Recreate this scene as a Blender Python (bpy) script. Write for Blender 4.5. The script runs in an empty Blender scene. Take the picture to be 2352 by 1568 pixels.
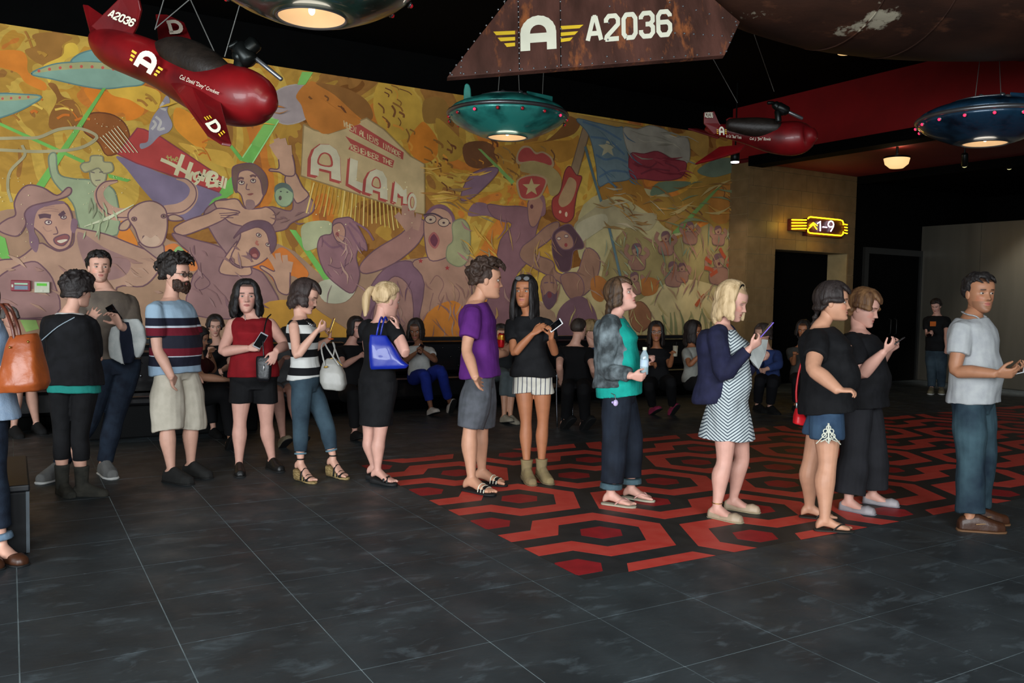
import bpy, bmesh, math, random
import numpy as np
from mathutils import Vector, Matrix, noise as mnoise
random.seed(7); np.random.seed(7)
SC = bpy.context.scene
COL = SC.collection

# ---------------------------------------------------------------- camera
FPX, W_, H_ = 1952.06, 2352, 1568
YAW, PITCH, ROLL = -0.535029509, -0.0526490765, -0.0204983078
CAM = np.array([-0.02328, -3.87756, 1.55595])
def _rot(y, p, r):
    cy, sy, cp, sp, cr, sr = math.cos(y), math.sin(y), math.cos(p), math.sin(p), math.cos(r), math.sin(r)
    return np.array([[cy, -sy, 0], [sy, cy, 0], [0, 0, 1]]) @ np.array([[1, 0, 0], [0, cp, -sp], [0, sp, cp]]) @ np.array([[cr, 0, sr], [0, 1, 0], [-sr, 0, cr]])
CM = _rot(YAW, PITCH, ROLL)
cam_data = bpy.data.cameras.new('camera')
cam_data.sensor_width = 36.0
cam_data.lens = FPX * 36.0 / W_
cam_data.clip_start = 0.05
cam = bpy.data.objects.new('camera', cam_data)
COL.objects.link(cam)
mw = Matrix.Identity(4)
for i in range(3):
    mw[i][0] = CM[i, 0]; mw[i][1] = CM[i, 2]; mw[i][2] = -CM[i, 1]; mw[i][3] = CAM[i]
cam.matrix_world = mw
SC.camera = cam

# ---------------------------------------------------------------- world, lights, exposure
def lin(h):
    h = h.lstrip('#')
    return tuple((c / 12.92 if c <= .04045 else ((c + .055) / 1.055) ** 2.4) for c in (int(h[i:i + 2], 16) / 255 for i in (0, 2, 4)))
world = bpy.data.worlds.new('world'); SC.world = world
world.use_nodes = True
bg = world.node_tree.nodes['Background']
bg.inputs[0].default_value = (0.55, 0.68, 0.8, 1); bg.inputs[1].default_value = 0.16
SC.view_settings.view_transform = 'Standard'
SC.view_settings.look = 'None'
SC.view_settings.gamma = 1.0
SC.view_settings.use_curve_mapping = False
SC.view_settings.exposure = 0.0
def area(name, loc, target, sx, sy, power, color, spread=math.pi):
    l = bpy.data.lights.new(name, 'AREA'); l.shape = 'RECTANGLE'; l.size = sx; l.size_y = sy
    l.energy = power; l.color = color; l.spread = spread
    o = bpy.data.objects.new(name, l); COL.objects.link(o); o.location = loc
    o.rotation_euler = (Vector(target) - Vector(loc)).to_track_quat('-Z', 'Y').to_euler()
    return o
def point(name, loc, power, color, r=.05):
    l = bpy.data.lights.new(name, 'POINT'); l.energy = power; l.color = color; l.shadow_soft_size = r
    o = bpy.data.objects.new(name, l); COL.objects.link(o); o.location = loc
    return o
def spot(name, loc, target, power, color, ang=60, r=.05, blend=.6):
    l = bpy.data.lights.new(name, 'SPOT'); l.energy = power; l.color = color; l.shadow_soft_size = r
    l.spot_size = math.radians(ang); l.spot_blend = blend
    o = bpy.data.objects.new(name, l); COL.objects.link(o); o.location = loc
    o.rotation_euler = (Vector(target) - Vector(loc)).to_track_quat('-Z', 'Y').to_euler()
    return o
area('window_daylight', (-6.5, -5.0, 2.3), (5.0, 3.0, 1.3), 7.0, 3.4, 1400, (0.90, 0.96, 1.0))
area('entrance_daylight', (0.2, -7.4, 3.0), (2.2, -.6, 0), 5.0, 2.6, 290, (0.92, 0.97, 1.0), math.radians(110))

# ---------------------------------------------------------------- picture-to-room measuring
def ray(u, v): return CM @ np.array([(u - 1176) / FPX, 1, -(v - 784) / FPX])
def on(axis, u, v, val):
    d = ray(u, v); return CAM + d * (val - CAM[axis]) / d[axis]
def AT(u, v, D): return CAM + ray(u, v) * D
def depth(P): return float(((np.array(P) - CAM) @ CM)[1])

# ---------------------------------------------------------------- materials
MATS = {}
def mat(name, c, rough=.7, metal=0., var=.12, vs=6., bump=0., bs=40., c2=None, stretch=(1, 1, 1), coat=0., emit=None, es=1., spec=.4, det=4., lo=.35, hi=.65, tc='Object', attr=None, sheen=0., alpha=None, trans=0.):
    if name in MATS: return MATS[name]
    m = bpy.data.materials.new(name); m.use_nodes = True; MATS[name] = m
    nt = m.node_tree; N = nt.nodes; L = nt.links; b = N['Principled BSDF']
    c = lin(c) if isinstance(c, str) else c
    b.inputs['Roughness'].default_value = rough; b.inputs['Metallic'].default_value = metal
    b.inputs['Specular IOR Level'].default_value = spec
    b.inputs['Coat Weight'].default_value = coat
    b.inputs['Sheen Weight'].default_value = sheen
    if trans: b.inputs['Transmission Weight'].default_value = trans
    if alpha is not None: b.inputs['Alpha'].default_value = alpha
    t = N.new('ShaderNodeTexCoord'); mp = N.new('ShaderNodeMapping'); mp.inputs['Scale'].default_value = stretch
    L.new(t.outputs[tc], mp.inputs[0])
    n = N.new('ShaderNodeTexNoise'); n.inputs['Scale'].default_value = vs; n.inputs['Detail'].default_value = det
    L.new(mp.outputs[0], n.inputs['Vector'])
    mr = N.new('ShaderNodeMapRange'); mr.inputs['From Min'].default_value = lo; mr.inputs['From Max'].default_value = hi
    L.new(n.outputs['Fac'], mr.inputs['Value'])
    mix = N.new('ShaderNodeMix'); mix.data_type = 'RGBA'
    L.new(mr.outputs[0], mix.inputs['Factor'])
    if attr:
        a = N.new('ShaderNodeAttribute'); a.attribute_name = attr
        m2 = N.new('ShaderNodeMix'); m2.data_type = 'RGBA'; m2.blend_type = 'MULTIPLY'; m2.inputs['Factor'].default_value = 1
        mix.inputs['A'].default_value = (1 - var, 1 - var, 1 - var, 1); mix.inputs['B'].default_value = (1 + var, 1 + var, 1 + var, 1)
        L.new(a.outputs['Color'], m2.inputs['A']); L.new(mix.outputs['Result'], m2.inputs['B']); out = m2.outputs['Result']
    else:
        if c2 is None: A = tuple(x * (1 - var) for x in c); B = tuple(x * (1 + var) for x in c)
        else: A = c; B = lin(c2) if isinstance(c2, str) else c2
        mix.inputs['A'].default_value = (*A, 1); mix.inputs['B'].default_value = (*B, 1); out = mix.outputs['Result']
    L.new(out, b.inputs['Base Color'])
    if emit is not None:
        b.inputs['Emission Color'].default_value = (*(lin(emit) if isinstance(emit, str) else emit), 1)
        b.inputs['Emission Strength'].default_value = es
    if bump:
        n2 = N.new('ShaderNodeTexNoise'); n2.inputs['Scale'].default_value = bs; n2.inputs['Detail'].default_value = 3
        L.new(mp.outputs[0], n2.inputs['Vector'])
        bp = N.new('ShaderNodeBump'); bp.inputs['Strength'].default_value = bump; bp.inputs['Distance'].default_value = .01
        L.new(n2.outputs['Fac'], bp.inputs['Height']); L.new(bp.outputs[0], b.inputs['Normal'])
    return m

# ---------------------------------------------------------------- object helpers
def tag(o, label=None, cat=None, group=None, kind=None):
    if label: o['label'] = label
    if cat: o['category'] = cat
    if group: o['group'] = group
    if kind: o['kind'] = kind
    return o
def link(name, me, m=None, parent=None, smooth=False):
    o = bpy.data.objects.new(name, me); COL.objects.link(o)
    if m is not None:
        me.materials.clear()
        for x in (m if isinstance(m, (list, tuple)) else [m]): me.materials.append(x)
    if smooth: me.shade_smooth()
    if parent: o.parent = parent
    return o
def empty(name, loc, label, cat, group=None):
    o = bpy.data.objects.new(name, None); COL.objects.link(o); o.location = loc; o.empty_display_size = .1
    return tag(o, label, cat, group)
class MB:
    """collects vertices and faces of one mesh"""
    def __init__(s): s.v = []; s.f = []
    def add(s, v, f):
        n = len(s.v); s.v += [tuple(map(float, p)) for p in v]; s.f += [tuple(i + n for i in q) for q in f]; return s
    def box(s, x0, y0, z0, x1, y1, z1):
        return s.add([(x0, y0, z0), (x1, y0, z0), (x1, y1, z0), (x0, y1, z0), (x0, y0, z1), (x1, y0, z1), (x1, y1, z1), (x0, y1, z1)],
                     [(0, 3, 2, 1), (4, 5, 6, 7), (0, 1, 5, 4), (1, 2, 6, 5), (2, 3, 7, 6), (3, 0, 4, 7)])
    def prism(s, pts, off):
        """pts: 3-D polygon, extruded by vector off"""
        n = len(pts); P = [np.array(p, float) for p in pts]; o = np.array(off, float)
        return s.add([tuple(p) for p in P] + [tuple(p + o) for p in P],
                     [tuple(range(n)), tuple(range(2 * n - 1, n - 1, -1))] + [(i, i + n, (i + 1) % n + n, (i + 1) % n) for i in range(n)])
    def tube(s, pts, rad, n=10, side=None, caps=True, sub=1):
        v, f = tube(pts, rad, n, side, caps, sub); return s.add(v, f)
    def lathe(s, prof, c=(0, 0, 0), n=32, axis=None, caps=(1, 1)):
        """prof: (r, z) pairs turned about z (or axis) at c"""
        c = np.array(c, float); az = np.array(axis if axis is not None else (0, 0, 1), float); az /= np.linalg.norm(az)
        ax = np.cross(az, (0, 1, 0.01)); ax /= np.linalg.norm(ax); ay = np.cross(az, ax)
        V = []; F = []
        for r, z in prof:
            for k in range(n):
                a = 2 * math.pi * k / n; V.append(c + az * z + ax * r * math.cos(a) + ay * r * math.sin(a))
        for i in range(len(prof) - 1):
            for k in range(n):
                a, b = i * n + k, i * n + (k + 1) % n; F.append((a, b, b + n, a + n))
        if caps[0]: F.append(tuple(range(n - 1, -1, -1)))
        if caps[1]: F.append(tuple(range((len(prof) - 1) * n, len(prof) * n)))
        return s.add(V, F)
    def ball(s, c, r, n=12, m=8):
        r = np.array(r if hasattr(r, '__len__') else (r, r, r), float); c = np.array(c, float)
        V = [c + r * (0, 0, -1)]; F = []
        for i in range(1, m):
            t = math.pi * i / m
            for k in range(n):
                a = 2 * math.pi * k / n; V.append(c + r * (math.sin(t) * math.cos(a), math.sin(t) * math.sin(a), -math.cos(t)))
        V.append(c + r * (0, 0, 1)); e = len(V) - 1
        for k in range(n):
            k2 = (k + 1) % n; F.append((0, 1 + k2, 1 + k)); F.append((e, 1 + (m - 2) * n + k, 1 + (m - 2) * n + k2))
            for i in range(m - 2): a, b = 1 + i * n + k, 1 + i * n + k2; F.append((a, b, b + n, a + n))
        return s.add(V, F)
    def mesh(s, name):
        me = bpy.data.meshes.new(name); me.from_pydata(s.v, [], s.f); me.update(); return me
    def obj(s, name, m, parent=None, smooth=False, fixn=False, bevel=0):
        me = s.mesh(name)
        if fixn:
            b = bmesh.new(); b.from_mesh(me); bmesh.ops.recalc_face_normals(b, faces=b.faces); b.to_mesh(me); b.free()
        o = link(name, me, m, parent, smooth)
        if bevel:
            md = o.modifiers.new('bevel', 'BEVEL'); md.width = bevel; md.segments = 2; md.limit_method = 'ANGLE'
        return o
def crom(P, sub):
    """Catmull-Rom resampling of rows"""
    P = np.array(P, float)
    if sub <= 1 or len(P) < 3: return P
    Q = np.vstack([2 * P[0] - P[1], P, 2 * P[-1] - P[-2]]); out = []
    for i in range(1, len(Q) - 2):
        for k in range(sub):
            t = k / sub; a, b, c, d = Q[i - 1], Q[i], Q[i + 1], Q[i + 2]
            out.append(.5 * (2 * b + (c - a) * t + (2 * a - 5 * b + 4 * c - d) * t * t + (3 * b - a - 3 * c + d) * t ** 3))
    out.append(P[-1]); return np.array(out)
def tube(pts, rad, n=10, side=None, caps=True, sub=1):
    P = np.array(pts, float); R = np.array([(r, r) if not hasattr(r, '__len__') else tuple(r) for r in (rad if hasattr(rad, '__len__') else [rad] * len(P))], float)
    if sub > 1: Z = crom(np.hstack([P, R]), sub); P = Z[:, :3]; R = np.abs(Z[:, 3:])
    m = len(P); T = np.gradient(P, axis=0); T /= np.linalg.norm(T, axis=1)[:, None] + 1e-12
    if side is None:
        a = np.array((0, 0, 1.)) if abs(T[0][2]) < .9 else np.array((1., 0, 0))
        s = np.cross(T[0], a)
    else: s = np.array(side, float)
    V = []; F = []
    rows = []
    for i in range(m):
        s = s - T[i] * (s @ T[i]); s = s / (np.linalg.norm(s) + 1e-12)
        rows.append((P[i], s.copy(), np.cross(T[i], s), R[i]))
    if caps:
        p, a, b, r = rows[0]; q = min(r) * .6
        rows = [(p - T[0] * q * .9, a, b, r * .45), (p - T[0] * q * .5, a, b, r * .85)] + rows
        p, a, b, r = rows[-1]; q = min(r) * .6
        rows += [(p + T[-1] * q * .5, a, b, r * .85), (p + T[-1] * q * .9, a, b, r * .45)]
    for p, a, b, r in rows:
        for k in range(n):
            t = 2 * math.pi * k / n; V.append(p + a * r[0] * math.cos(t) + b * r[1] * math.sin(t))
    for i in range(len(rows) - 1):
        for k in range(n):
            a, b = i * n + k, i * n + (k + 1) % n; F.append((a, b, b + n, a + n))
    F.append(tuple(range(n - 1, -1, -1))); F.append(tuple(range((len(rows) - 1) * n, len(rows) * n)))
    return V, F
# ================================================================ THE SETTING
T = 0.61
ZC = 5.0           # main ceiling
YB = 7.44          # mural plane
# --- materials of the shell
def floor_mat():
    m = mat('slate_tile', '#24282a', rough=.5, var=.0, vs=1.0, tc='Object')
    nt = m.node_tree; N = nt.nodes; L = nt.links; b = N['Principled BSDF']
    g = N.new('ShaderNodeNewGeometry')
    def nz(scale, det, lo, hi, sx=1, rough=.5, dist=0):
        mp = N.new('ShaderNodeMapping'); mp.inputs['Scale'].default_value = (sx, 1, 1); L.new(g.outputs['Position'], mp.inputs[0])
        n = N.new('ShaderNodeTexNoise'); n.inputs['Scale'].default_value = scale; n.inputs['Detail'].default_value = det; n.inputs['Roughness'].default_value = rough; n.inputs['Distortion'].default_value = dist
        L.new(mp.outputs[0], n.inputs['Vector'])
        r = N.new('ShaderNodeMapRange'); r.inputs['From Min'].default_value = lo; r.inputs['From Max'].default_value = hi; L.new(n.outputs['Fac'], r.inputs['Value']); return r.outputs[0]
    def mx(fac, a, c):
        x = N.new('ShaderNodeMix'); x.data_type = 'RGBA'
        if isinstance(fac, float): x.inputs['Factor'].default_value = fac
        else: L.new(fac, x.inputs['Factor'])
        for s, q in (('A', a), ('B', c)):
            if isinstance(q, tuple): x.inputs[s].default_value = (*q, 1)
            else: L.new(q, x.inputs[s])
        return x.outputs['Result']
    base = mx(nz(2.2, 6, .38, .68), lin('#262c2f'), lin('#363d40'))
    scuff = mx(nz(7.5, 8, .55, .85, .5, .66, .5), base, lin('#5e6a70'))
    fine = mx(nz(26, 5, .66, .85, .3, .6, .6), scuff, lin('#707d84'))
    L.new(fine, b.inputs['Base Color'])
    rr = N.new('ShaderNodeMapRange'); rr.inputs['To Min'].default_value = .38; rr.inputs['To Max'].default_value = .62
    L.new(nz(4, 4, .3, .7), rr.inputs['Value']); L.new(rr.outputs[0], b.inputs['Roughness'])
    bp = N.new('ShaderNodeBump'); bp.inputs['Strength'].default_value = .12; bp.inputs['Distance'].default_value = .01
    L.new(nz(30, 3, 0., 1., .4), bp.inputs['Height']); L.new(bp.outputs[0], b.inputs['Normal'])
    return m
M_FLOOR = floor_mat()
M_GROUT = mat('pale_grout', '#8f9da0', rough=.9, var=.35, vs=3)
M_BLACK = mat('matt_black_paint', '#060606', rough=.95, var=.1, vs=4, spec=.05)
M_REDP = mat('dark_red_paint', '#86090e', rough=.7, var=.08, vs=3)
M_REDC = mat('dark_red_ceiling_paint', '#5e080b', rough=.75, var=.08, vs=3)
M_TAN = mat('tan_stone_tile', '#6c5638', rough=.5, var=.07, vs=5, c2='#7a6242', bump=.1, bs=20)
M_TANJ = mat('tan_tile_joint', '#94805a', rough=.9, var=.1)
M_GREYW = mat('brushed_grey_panel', '#55524a', rough=.34, var=.14, vs=2.2, stretch=(1, 1.2, .15), metal=.35)

# --- floor: separate tiles on a grout bed, with the rug-pattern inlay let in
CX0, CX1, CY0, CY1 = 4.445 * T, 16.1, -0.115, 3.53      # inlay rectangle
floor = empty('floor', (0, 0, 0), None, None); floor['kind'] = 'structure'
bed = MB().box(-8, -8, -.12, 22, 12, -.0025).obj('grout_bed', M_GROUT, floor)
def seen(x, y):
    d = (np.array([x, y, 0]) - CAM) @ CM
    if d[1] < .6: return False
    u = 1176 + FPX * d[0] / d[1]; v = 784 - FPX * d[2] / d[1]
    return -60 < u < 2412 and v < 1640 and d[1] < 22
def minus(r, c):
    x0, y0, x1, y1 = r; a, b_, c_, d = c
    if x1 <= a or x0 >= c_ or y1 <= b_ or y0 >= d: return [r]
    out = []
    if x0 < a: out.append((x0, y0, a, y1)); x0 = a
    if x1 > c_: out.append((c_, y0, x1, y1)); x1 = c_
    if y0 < b_: out.append((x0, y0, x1, b_)); y0 = b_
    if y1 > d: out.append((x0, d, x1, y1))
    return out
cells = []
for i in range(-12, 30):
    for j in range(-12, 16):
        g = .0028
        for r in minus((i * T + g, j * T + g, (i + 1) * T - g, (j + 1) * T - g), (CX0 - .002, CY0 - .004, CX1, CY1)):
            if r[2] - r[0] > .01 and r[3] - r[1] > .01: cells.append((r, seen((r[0] + r[2]) / 2, (r[1] + r[3]) / 2), math.hypot((r[0] + r[2]) / 2 - CAM[0], (r[1] + r[3]) / 2 - CAM[1])))
cells.sort(key=lambda c: (not c[1], c[2]))
unit = MB().box(-T / 2 + .0028, -T / 2 + .0028, -.02, T / 2 - .0028, T / 2 - .0028, 0).mesh('floor_tile')
unit.materials.append(M_FLOOR)
rest = MB(); nt_ = 0
for r, s, d in cells:
    if s and nt_ < 290:
        nt_ += 1; w, h = r[2] - r[0], r[3] - r[1]
        o = bpy.data.objects.new('tile', unit); COL.objects.link(o); o.parent = floor
        o.location = ((r[0] + r[2]) / 2, (r[1] + r[3]) / 2, random.uniform(-.0004, .0003))
        o.scale = (w / (T - .0056), h / (T - .0056), 1)
    else: rest.box(r[0], r[1], -.02, r[2], r[3], 0)
ro = rest.obj('distant_tiles', M_FLOOR, floor); ro['kind'] = 'stuff'

# --- hexagon pattern inlay
M_INB = mat('inlay_charcoal', '#1f2123', rough=.5, var=.25, vs=7, c2='#2a2b2c', bump=.05)
M_INO = mat('inlay_orange_red', '#c63a30', rough=.52, var=.1, vs=9, bump=.05, c2='#cc483c')
M_INR = mat('inlay_dark_red', '#98161f', rough=.52, var=.15, vs=9, bump=.05)
rug = empty('carpet', (CX0, CY0, 0), 'red and black hexagon patterned floor covering under the queue', 'carpet')
def rob(mb, name, m, kind=None):
    mb.v = [(x - CX0, y - CY0, z) for x, y, z in mb.v]
    o = mb.obj(name, m, rug)
    if kind: o['kind'] = kind
    return o
rob(MB().box(CX0, CY0, -.02, CX1, CY1, .0), 'backing', M_INB)
def clip(poly, a, b, c, d):
    for ax, lim, sg in ((0, a, 1), (0, c, -1), (1, b, 1), (1, d, -1)):
        out = []
        for i in range(len(poly)):
            p, q = poly[i], poly[(i + 1) % len(poly)]
            ip, iq = sg * (p[ax] - lim) >= 0, sg * (q[ax] - lim) >= 0
            if ip: out.append(p)
            if ip != iq:
                t = (lim - p[ax]) / (q[ax] - p[ax]); out.append((p[0] + t * (q[0] - p[0]), p[1] + t * (q[1] - p[1])))
        poly = out
        if len(poly) < 3: return []
    return poly
def area2(p): return abs(sum(p[i][0] * p[(i + 1) % len(p)][1] - p[(i + 1) % len(p)][0] * p[i][1] for i in range(len(p)))) / 2
OUTH = [(-.655, .41), (-.425, .74), (.42, .74), (.83, 0), (.42, -.74), (-.425, -.74), (-.655, -.41)]
INH = [(-.48, -.125), (-.255, -.455), (.255, -.455), (.52, 0), (.255, .455), (-.255, .455), (-.48, .125)]
OUTL = [(-.43, .74), (-.83, 0), (-.43, -.74), (.43, -.74)]
INL = [(.255, -.455), (-.255, -.455), (-.52, 0), (-.255, .455), (.255, .455), (.43, .74)]
HC = [(-.265, 0), (-.135, .205), (.135, .205), (.265, 0), (.135, -.205), (-.135, -.205)]
def ribbon(name, quads, m, cx, cy, sx):
    mb = MB()
    def flush(mb):
        if mb.v: mb.f = [t[::-1] for t in mb.f]; rob(mb, name, m)
        return MB()
    for q in quads:
        p = clip([((cx + sx * x) * T, (cy + y) * T) for x, y in q], CX0, CY0, CX1, CY1)
        if len(p) > 2 and area2(p) > 1e-4:
            if sum(p[i][0] * p[(i + 1) % len(p)][1] - p[(i + 1) % len(p)][0] * p[i][1] for i in range(len(p))) < 0: p = p[::-1]
            mb.prism([(x, y, .0004) for x, y in p][::-1], (0, 0, -.006))
            cut = len(p) != len(q) or any(abs(u - x * 1) > 9 for u, x in ((0, 0),))
            if cut: mb = flush(mb)
        else: mb = flush(mb)
    flush(mb)
hq = [[OUTH[0], OUTH[1], INH[5], INH[6]], [OUTH[1], OUTH[2], INH[4], INH[5]], [OUTH[2], OUTH[3], INH[3], INH[4]], [OUTH[3], OUTH[4], INH[2], INH[3]], [OUTH[4], OUTH[5], INH[1], INH[2]], [OUTH[5], OUTH[6], INH[0], INH[1]]]
lq = [[(.43, .74), (-.43, .74), (-.255, .455), (.255, .455)], [(-.43, .74), (-.83, 0), (-.52, 0), (-.255, .455)], [(-.83, 0), (-.43, -.74), (-.255, -.455), (-.52, 0)], [(-.43, -.74), (.43, -.74), (.255, -.455), (-.255, -.455)]]
lq[0] = [(.27, .47), (.455, .765), (-.43, .74), (-.255, .455)]; lq[0] = [(.43, .74), (-.43, .74), (-.255, .455), (.255, .455)]; lq[3] = [(-.43, -.74), (.43, -.74), (.255, -.455), (-.255, -.455)]
PX, PY, HX, HY = 2.35, 1.73, 5.51, 1.01
LX, LY = 4.60, .145
for a in range(-1, 12):
    for b in range(-2, 5):
        ribbon('orange_band', hq, M_INO, HX + a * PX, HY + b * PY, 1)
        ribbon('orange_band', lq, M_INO, LX + a * PX, LY + b * PY, 1)
        ribbon('red_hexagon', [HC], M_INR, HX + a * PX, HY + b * PY, 1)
        ribbon('red_hexagon', [HC], M_INR, LX + a * PX, LY + b * PY, 1)

# --- walls and ceiling
def struct(name, mb, m, parent=None, **k):
    o = mb.obj(name, m, parent, **k); 
    if parent is None: o['kind'] = 'structure'
    return o
struct('wall_back', MB().box(-8, YB + .02, 0, 14.2, YB + .3, ZC), M_BLACK)
struct('ceiling', MB().box(-8, -8, ZC, 22, 12, ZC + .2), M_BLACK)
M_DADO = mat('black_dado', '#101114', rough=.45, var=.1)
struct('trim_1', MB().box(-8, YB - .03, 0, 11.2, YB + .02, .90), M_DADO)
M_LEDGE = mat('grey_ledge', '#3a4248', rough=.5)
struct('trim_2', MB().box(-8, YB - .09, .86, 11.2, YB + .02, .945), mat('black_ledge', '#15171a', rough=.4))
# tile-clad block with the opening to the corridor
XT0, XT1, XD0, XD1, ZD = 11.2, 14.08, 11.91, 14.02 - .12, 2.51
YT = 7.0
blk = MB(); blk.box(XT0, YT + .01, 0, XD0, YT + 1.2, 4.0); blk.box(XD1, YT + .01, 0, XT1, YT + 1.2, 4.0); blk.box(XD0, YT + .01, ZD, XD1, YT + 1.2, 4.0)
tw = struct('wall_right_of_mural', blk, M_TANJ)
tw.name = 'wall_centre'
# stone tiles on its face: random-width bond, each its own piece
def tile_face(x0, z0, x1, z1, y, seedrow=0):
    row = 0; z = z0
    while z < z1 - .01:
        h = .30; x = x0 - (row * .37 % 1.) * .46; k = 0
        zt = min(z + h, z1)
        while x < x1 - .005:
            w = (.30, .46, .30, .61)[(row * 3 + k) % 4]; a = max(x, x0); b = min(x + w, x1)
            for ra in minus((a, z, b, zt), (XD0, 0, XD1, ZD)):
                if ra[2] - ra[0] > .02 and ra[3] - ra[1] > .02:
                    g = .0035; MB().box(ra[0] + g, y - .012 - random.uniform(0, .002), ra[1] + g, ra[2] - g, y + .012, ra[3] - g).obj('stone_tile', M_TAN, tw)
            x += w; k += 1
        z += h; row += 1
tile_face(XT0, 0, XT1, 4.0, YT)
for k in range(13): MB().box(XT0 - .012, YT + .004, k * .31 + .003, XT0 + .01, YB - .004, min((k + 1) * .31 - .003, 4.0)).obj('stone_tile', M_TAN, tw)
# corridor behind the opening
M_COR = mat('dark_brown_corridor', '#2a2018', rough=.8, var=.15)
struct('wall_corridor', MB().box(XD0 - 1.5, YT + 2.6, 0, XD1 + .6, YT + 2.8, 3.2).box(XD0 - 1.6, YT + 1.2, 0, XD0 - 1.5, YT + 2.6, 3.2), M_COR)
struct('wall_corridor_side', MB().box(XD1, YT + 1.2, 0, XD1 + .1, YT + 2.6, 3.2), M_TAN)
# black wall with the auditorium door, red fascia and lower red ceiling
struct('wall_black', MB().box(XT1, YT + .01, 0, 18.7, YT + .2, 4.0), M_BLACK)
a, b = on(1, 1982, 600, YT), on(1, 2118, 600, YT)
DX0, DX1, DZ = a[0], b[0], on(1, 2050, 572, YT)[2]
M_FRAME = mat('charcoal_metal', '#1b1c1c', rough=.45, var=.1)
fr = MB().box(DX0, YT - .05, 0, DX0 + .12, YT + .01, DZ).box(DX1 - .12, YT - .05, 0, DX1, YT + .01, DZ).box(DX0 + .12, YT - .05, DZ - .12, DX1 - .12, YT + .01, DZ)
d1 = struct('door_1', fr, M_FRAME)
MB().box(DX0 + .12, YT - .01, .01, (DX0 + DX1) / 2 - .003, YT + .02, DZ - .12).obj('door_leaf', M_BLACK, d1)
MB().box((DX0 + DX1) / 2 + .003, YT - .01, .01, DX1 - .12, YT + .02, DZ - .12).obj('door_leaf', M_BLACK, d1)
for sx in (-.09, .09):
    xx = (DX0 + DX1) / 2 + sx; MB().tube([(xx, YT - .02, .95), (xx, YT - .07, .97), (xx, YT - .07, 1.25), (xx, YT - .02, 1.27)], .01, 8).obj('door_handle', M_FRAME, d1, True)
struct('baseboard_back', MB().box(DX1, YT - .02, 0, 16.2, YT + .01, .12), M_FRAME)
struct('wall_right', MB().box(16.2, -3, 0, 16.4, YT, 3.17), M_GREYW)
for k in range(8): MB().box(16.188, YT - 1.25 * (k + 1), .02, 16.2, YT - 1.25 * k - .006, 3.16).obj('wall_panel', M_GREYW, bpy.data.objects['wall_right'])
struct('wall_far_right', MB().box(18.5, -8, 0, 18.7, YT + .2, ZC), M_BLACK)
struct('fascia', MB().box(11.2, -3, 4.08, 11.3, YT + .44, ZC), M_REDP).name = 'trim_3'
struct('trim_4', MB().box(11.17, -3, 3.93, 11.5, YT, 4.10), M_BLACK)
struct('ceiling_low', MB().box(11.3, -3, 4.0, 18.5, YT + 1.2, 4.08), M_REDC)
struct('trim_5', MB().box(14.08, -3, 3.86, 14.2, YT, 4.0).box(14.2, -3, 3.94, 18.4, YT, 3.999), M_BLACK)
spot('wall_wash', (15.0, 3.4, 3.9), (16.2, 4.3, 1.8), 620, (1, .93, .82), 62, .08)
# ================================================================ THE MURAL (flat paint on the wall panel)
def mural_mat():
    m = mat('mural_clouds', '#c08a2a', rough=.75, var=0)
    nt = m.node_tree; N = nt.nodes; L = nt.links; b = N['Principled BSDF']; b.inputs['Specular IOR Level'].default_value = .2
    g = N.new('ShaderNodeTexCoord')
    def nz(scale, det, dist, st=(1, 1, 1)):
        mp = N.new('ShaderNodeMapping'); mp.inputs['Scale'].default_value = st; L.new(g.outputs['Object'], mp.inputs[0])
        n = N.new('ShaderNodeTexNoise'); n.inputs['Scale'].default_value = scale; n.inputs['Detail'].default_value = det; n.inputs['Distortion'].default_value = dist
        L.new(mp.outputs[0], n.inputs['Vector']); return n.outputs['Fac']
    cr = N.new('ShaderNodeValToRGB'); L.new(nz(.7, 3, 1.3), cr.inputs[0])
    cr.color_ramp.interpolation = 'CONSTANT'
    E_ = cr.color_ramp.elements
    cols = [(0, '#8a5828'), (.36, '#a8743a'), (.42, '#c29440'), (.48, '#d8b050'), (.535, '#cf983c'), (.58, '#d88438'), (.63, '#b8703a'), (.70, '#b89c68')]
    E_[0].position = 0; E_[0].color = (*lin(cols[0][1]), 1); E_[1].position = cols[1][0]; E_[1].color = (*lin(cols[1][1]), 1)
    for p, c in cols[2:]: e = E_.new(p); e.color = (*lin(c), 1)
    c2 = N.new('ShaderNodeValToRGB'); L.new(nz(2.2, 7, 2.4, (1, 1, 1.4)), c2.inputs[0])
    c2.color_ramp.elements[0].position = .42; c2.color_ramp.elements[0].color = (.7, .66, .6, 1); c2.color_ramp.elements[1].position = .58; c2.color_ramp.elements[1].color = (1.08, 1.05, 1, 1)
    mx = N.new('ShaderNodeMix'); mx.data_type = 'RGBA'; mx.blend_type = 'MULTIPLY'; mx.inputs['Factor'].default_value = .45
    L.new(cr.outputs[0], mx.inputs['A']); L.new(c2.outputs[0], mx.inputs['B'])
    L.new(mx.outputs['Result'], b.inputs['Base Color']); return m
wall_panel = MB().box(-8, YB - .001, .945, 11.2, YB + .03, 4.5).obj('mural_panel', mural_mat(), bpy.data.objects['wall_back'])
CR = {'A': (0, 0, .29762), 'B': (0, 300, .29762), 'C': (600, 150, .40184), 'D': (1100, 200, .36996), 'F': (0, 0, 1)}
PV, PF, PC = [], [], []
LAY = [0]
def cpx(cr, x, y): o = CR[cr]; return o[0] + x * o[2], o[1] + y * o[2]
def wallpt(cr, x, y):
    w = on(1, *cpx(cr, x, y), YB); return w[0], w[2]
def nums(s): a = [float(t) for t in s.split()]; return list(zip(a[::2], a[1::2]))
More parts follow.
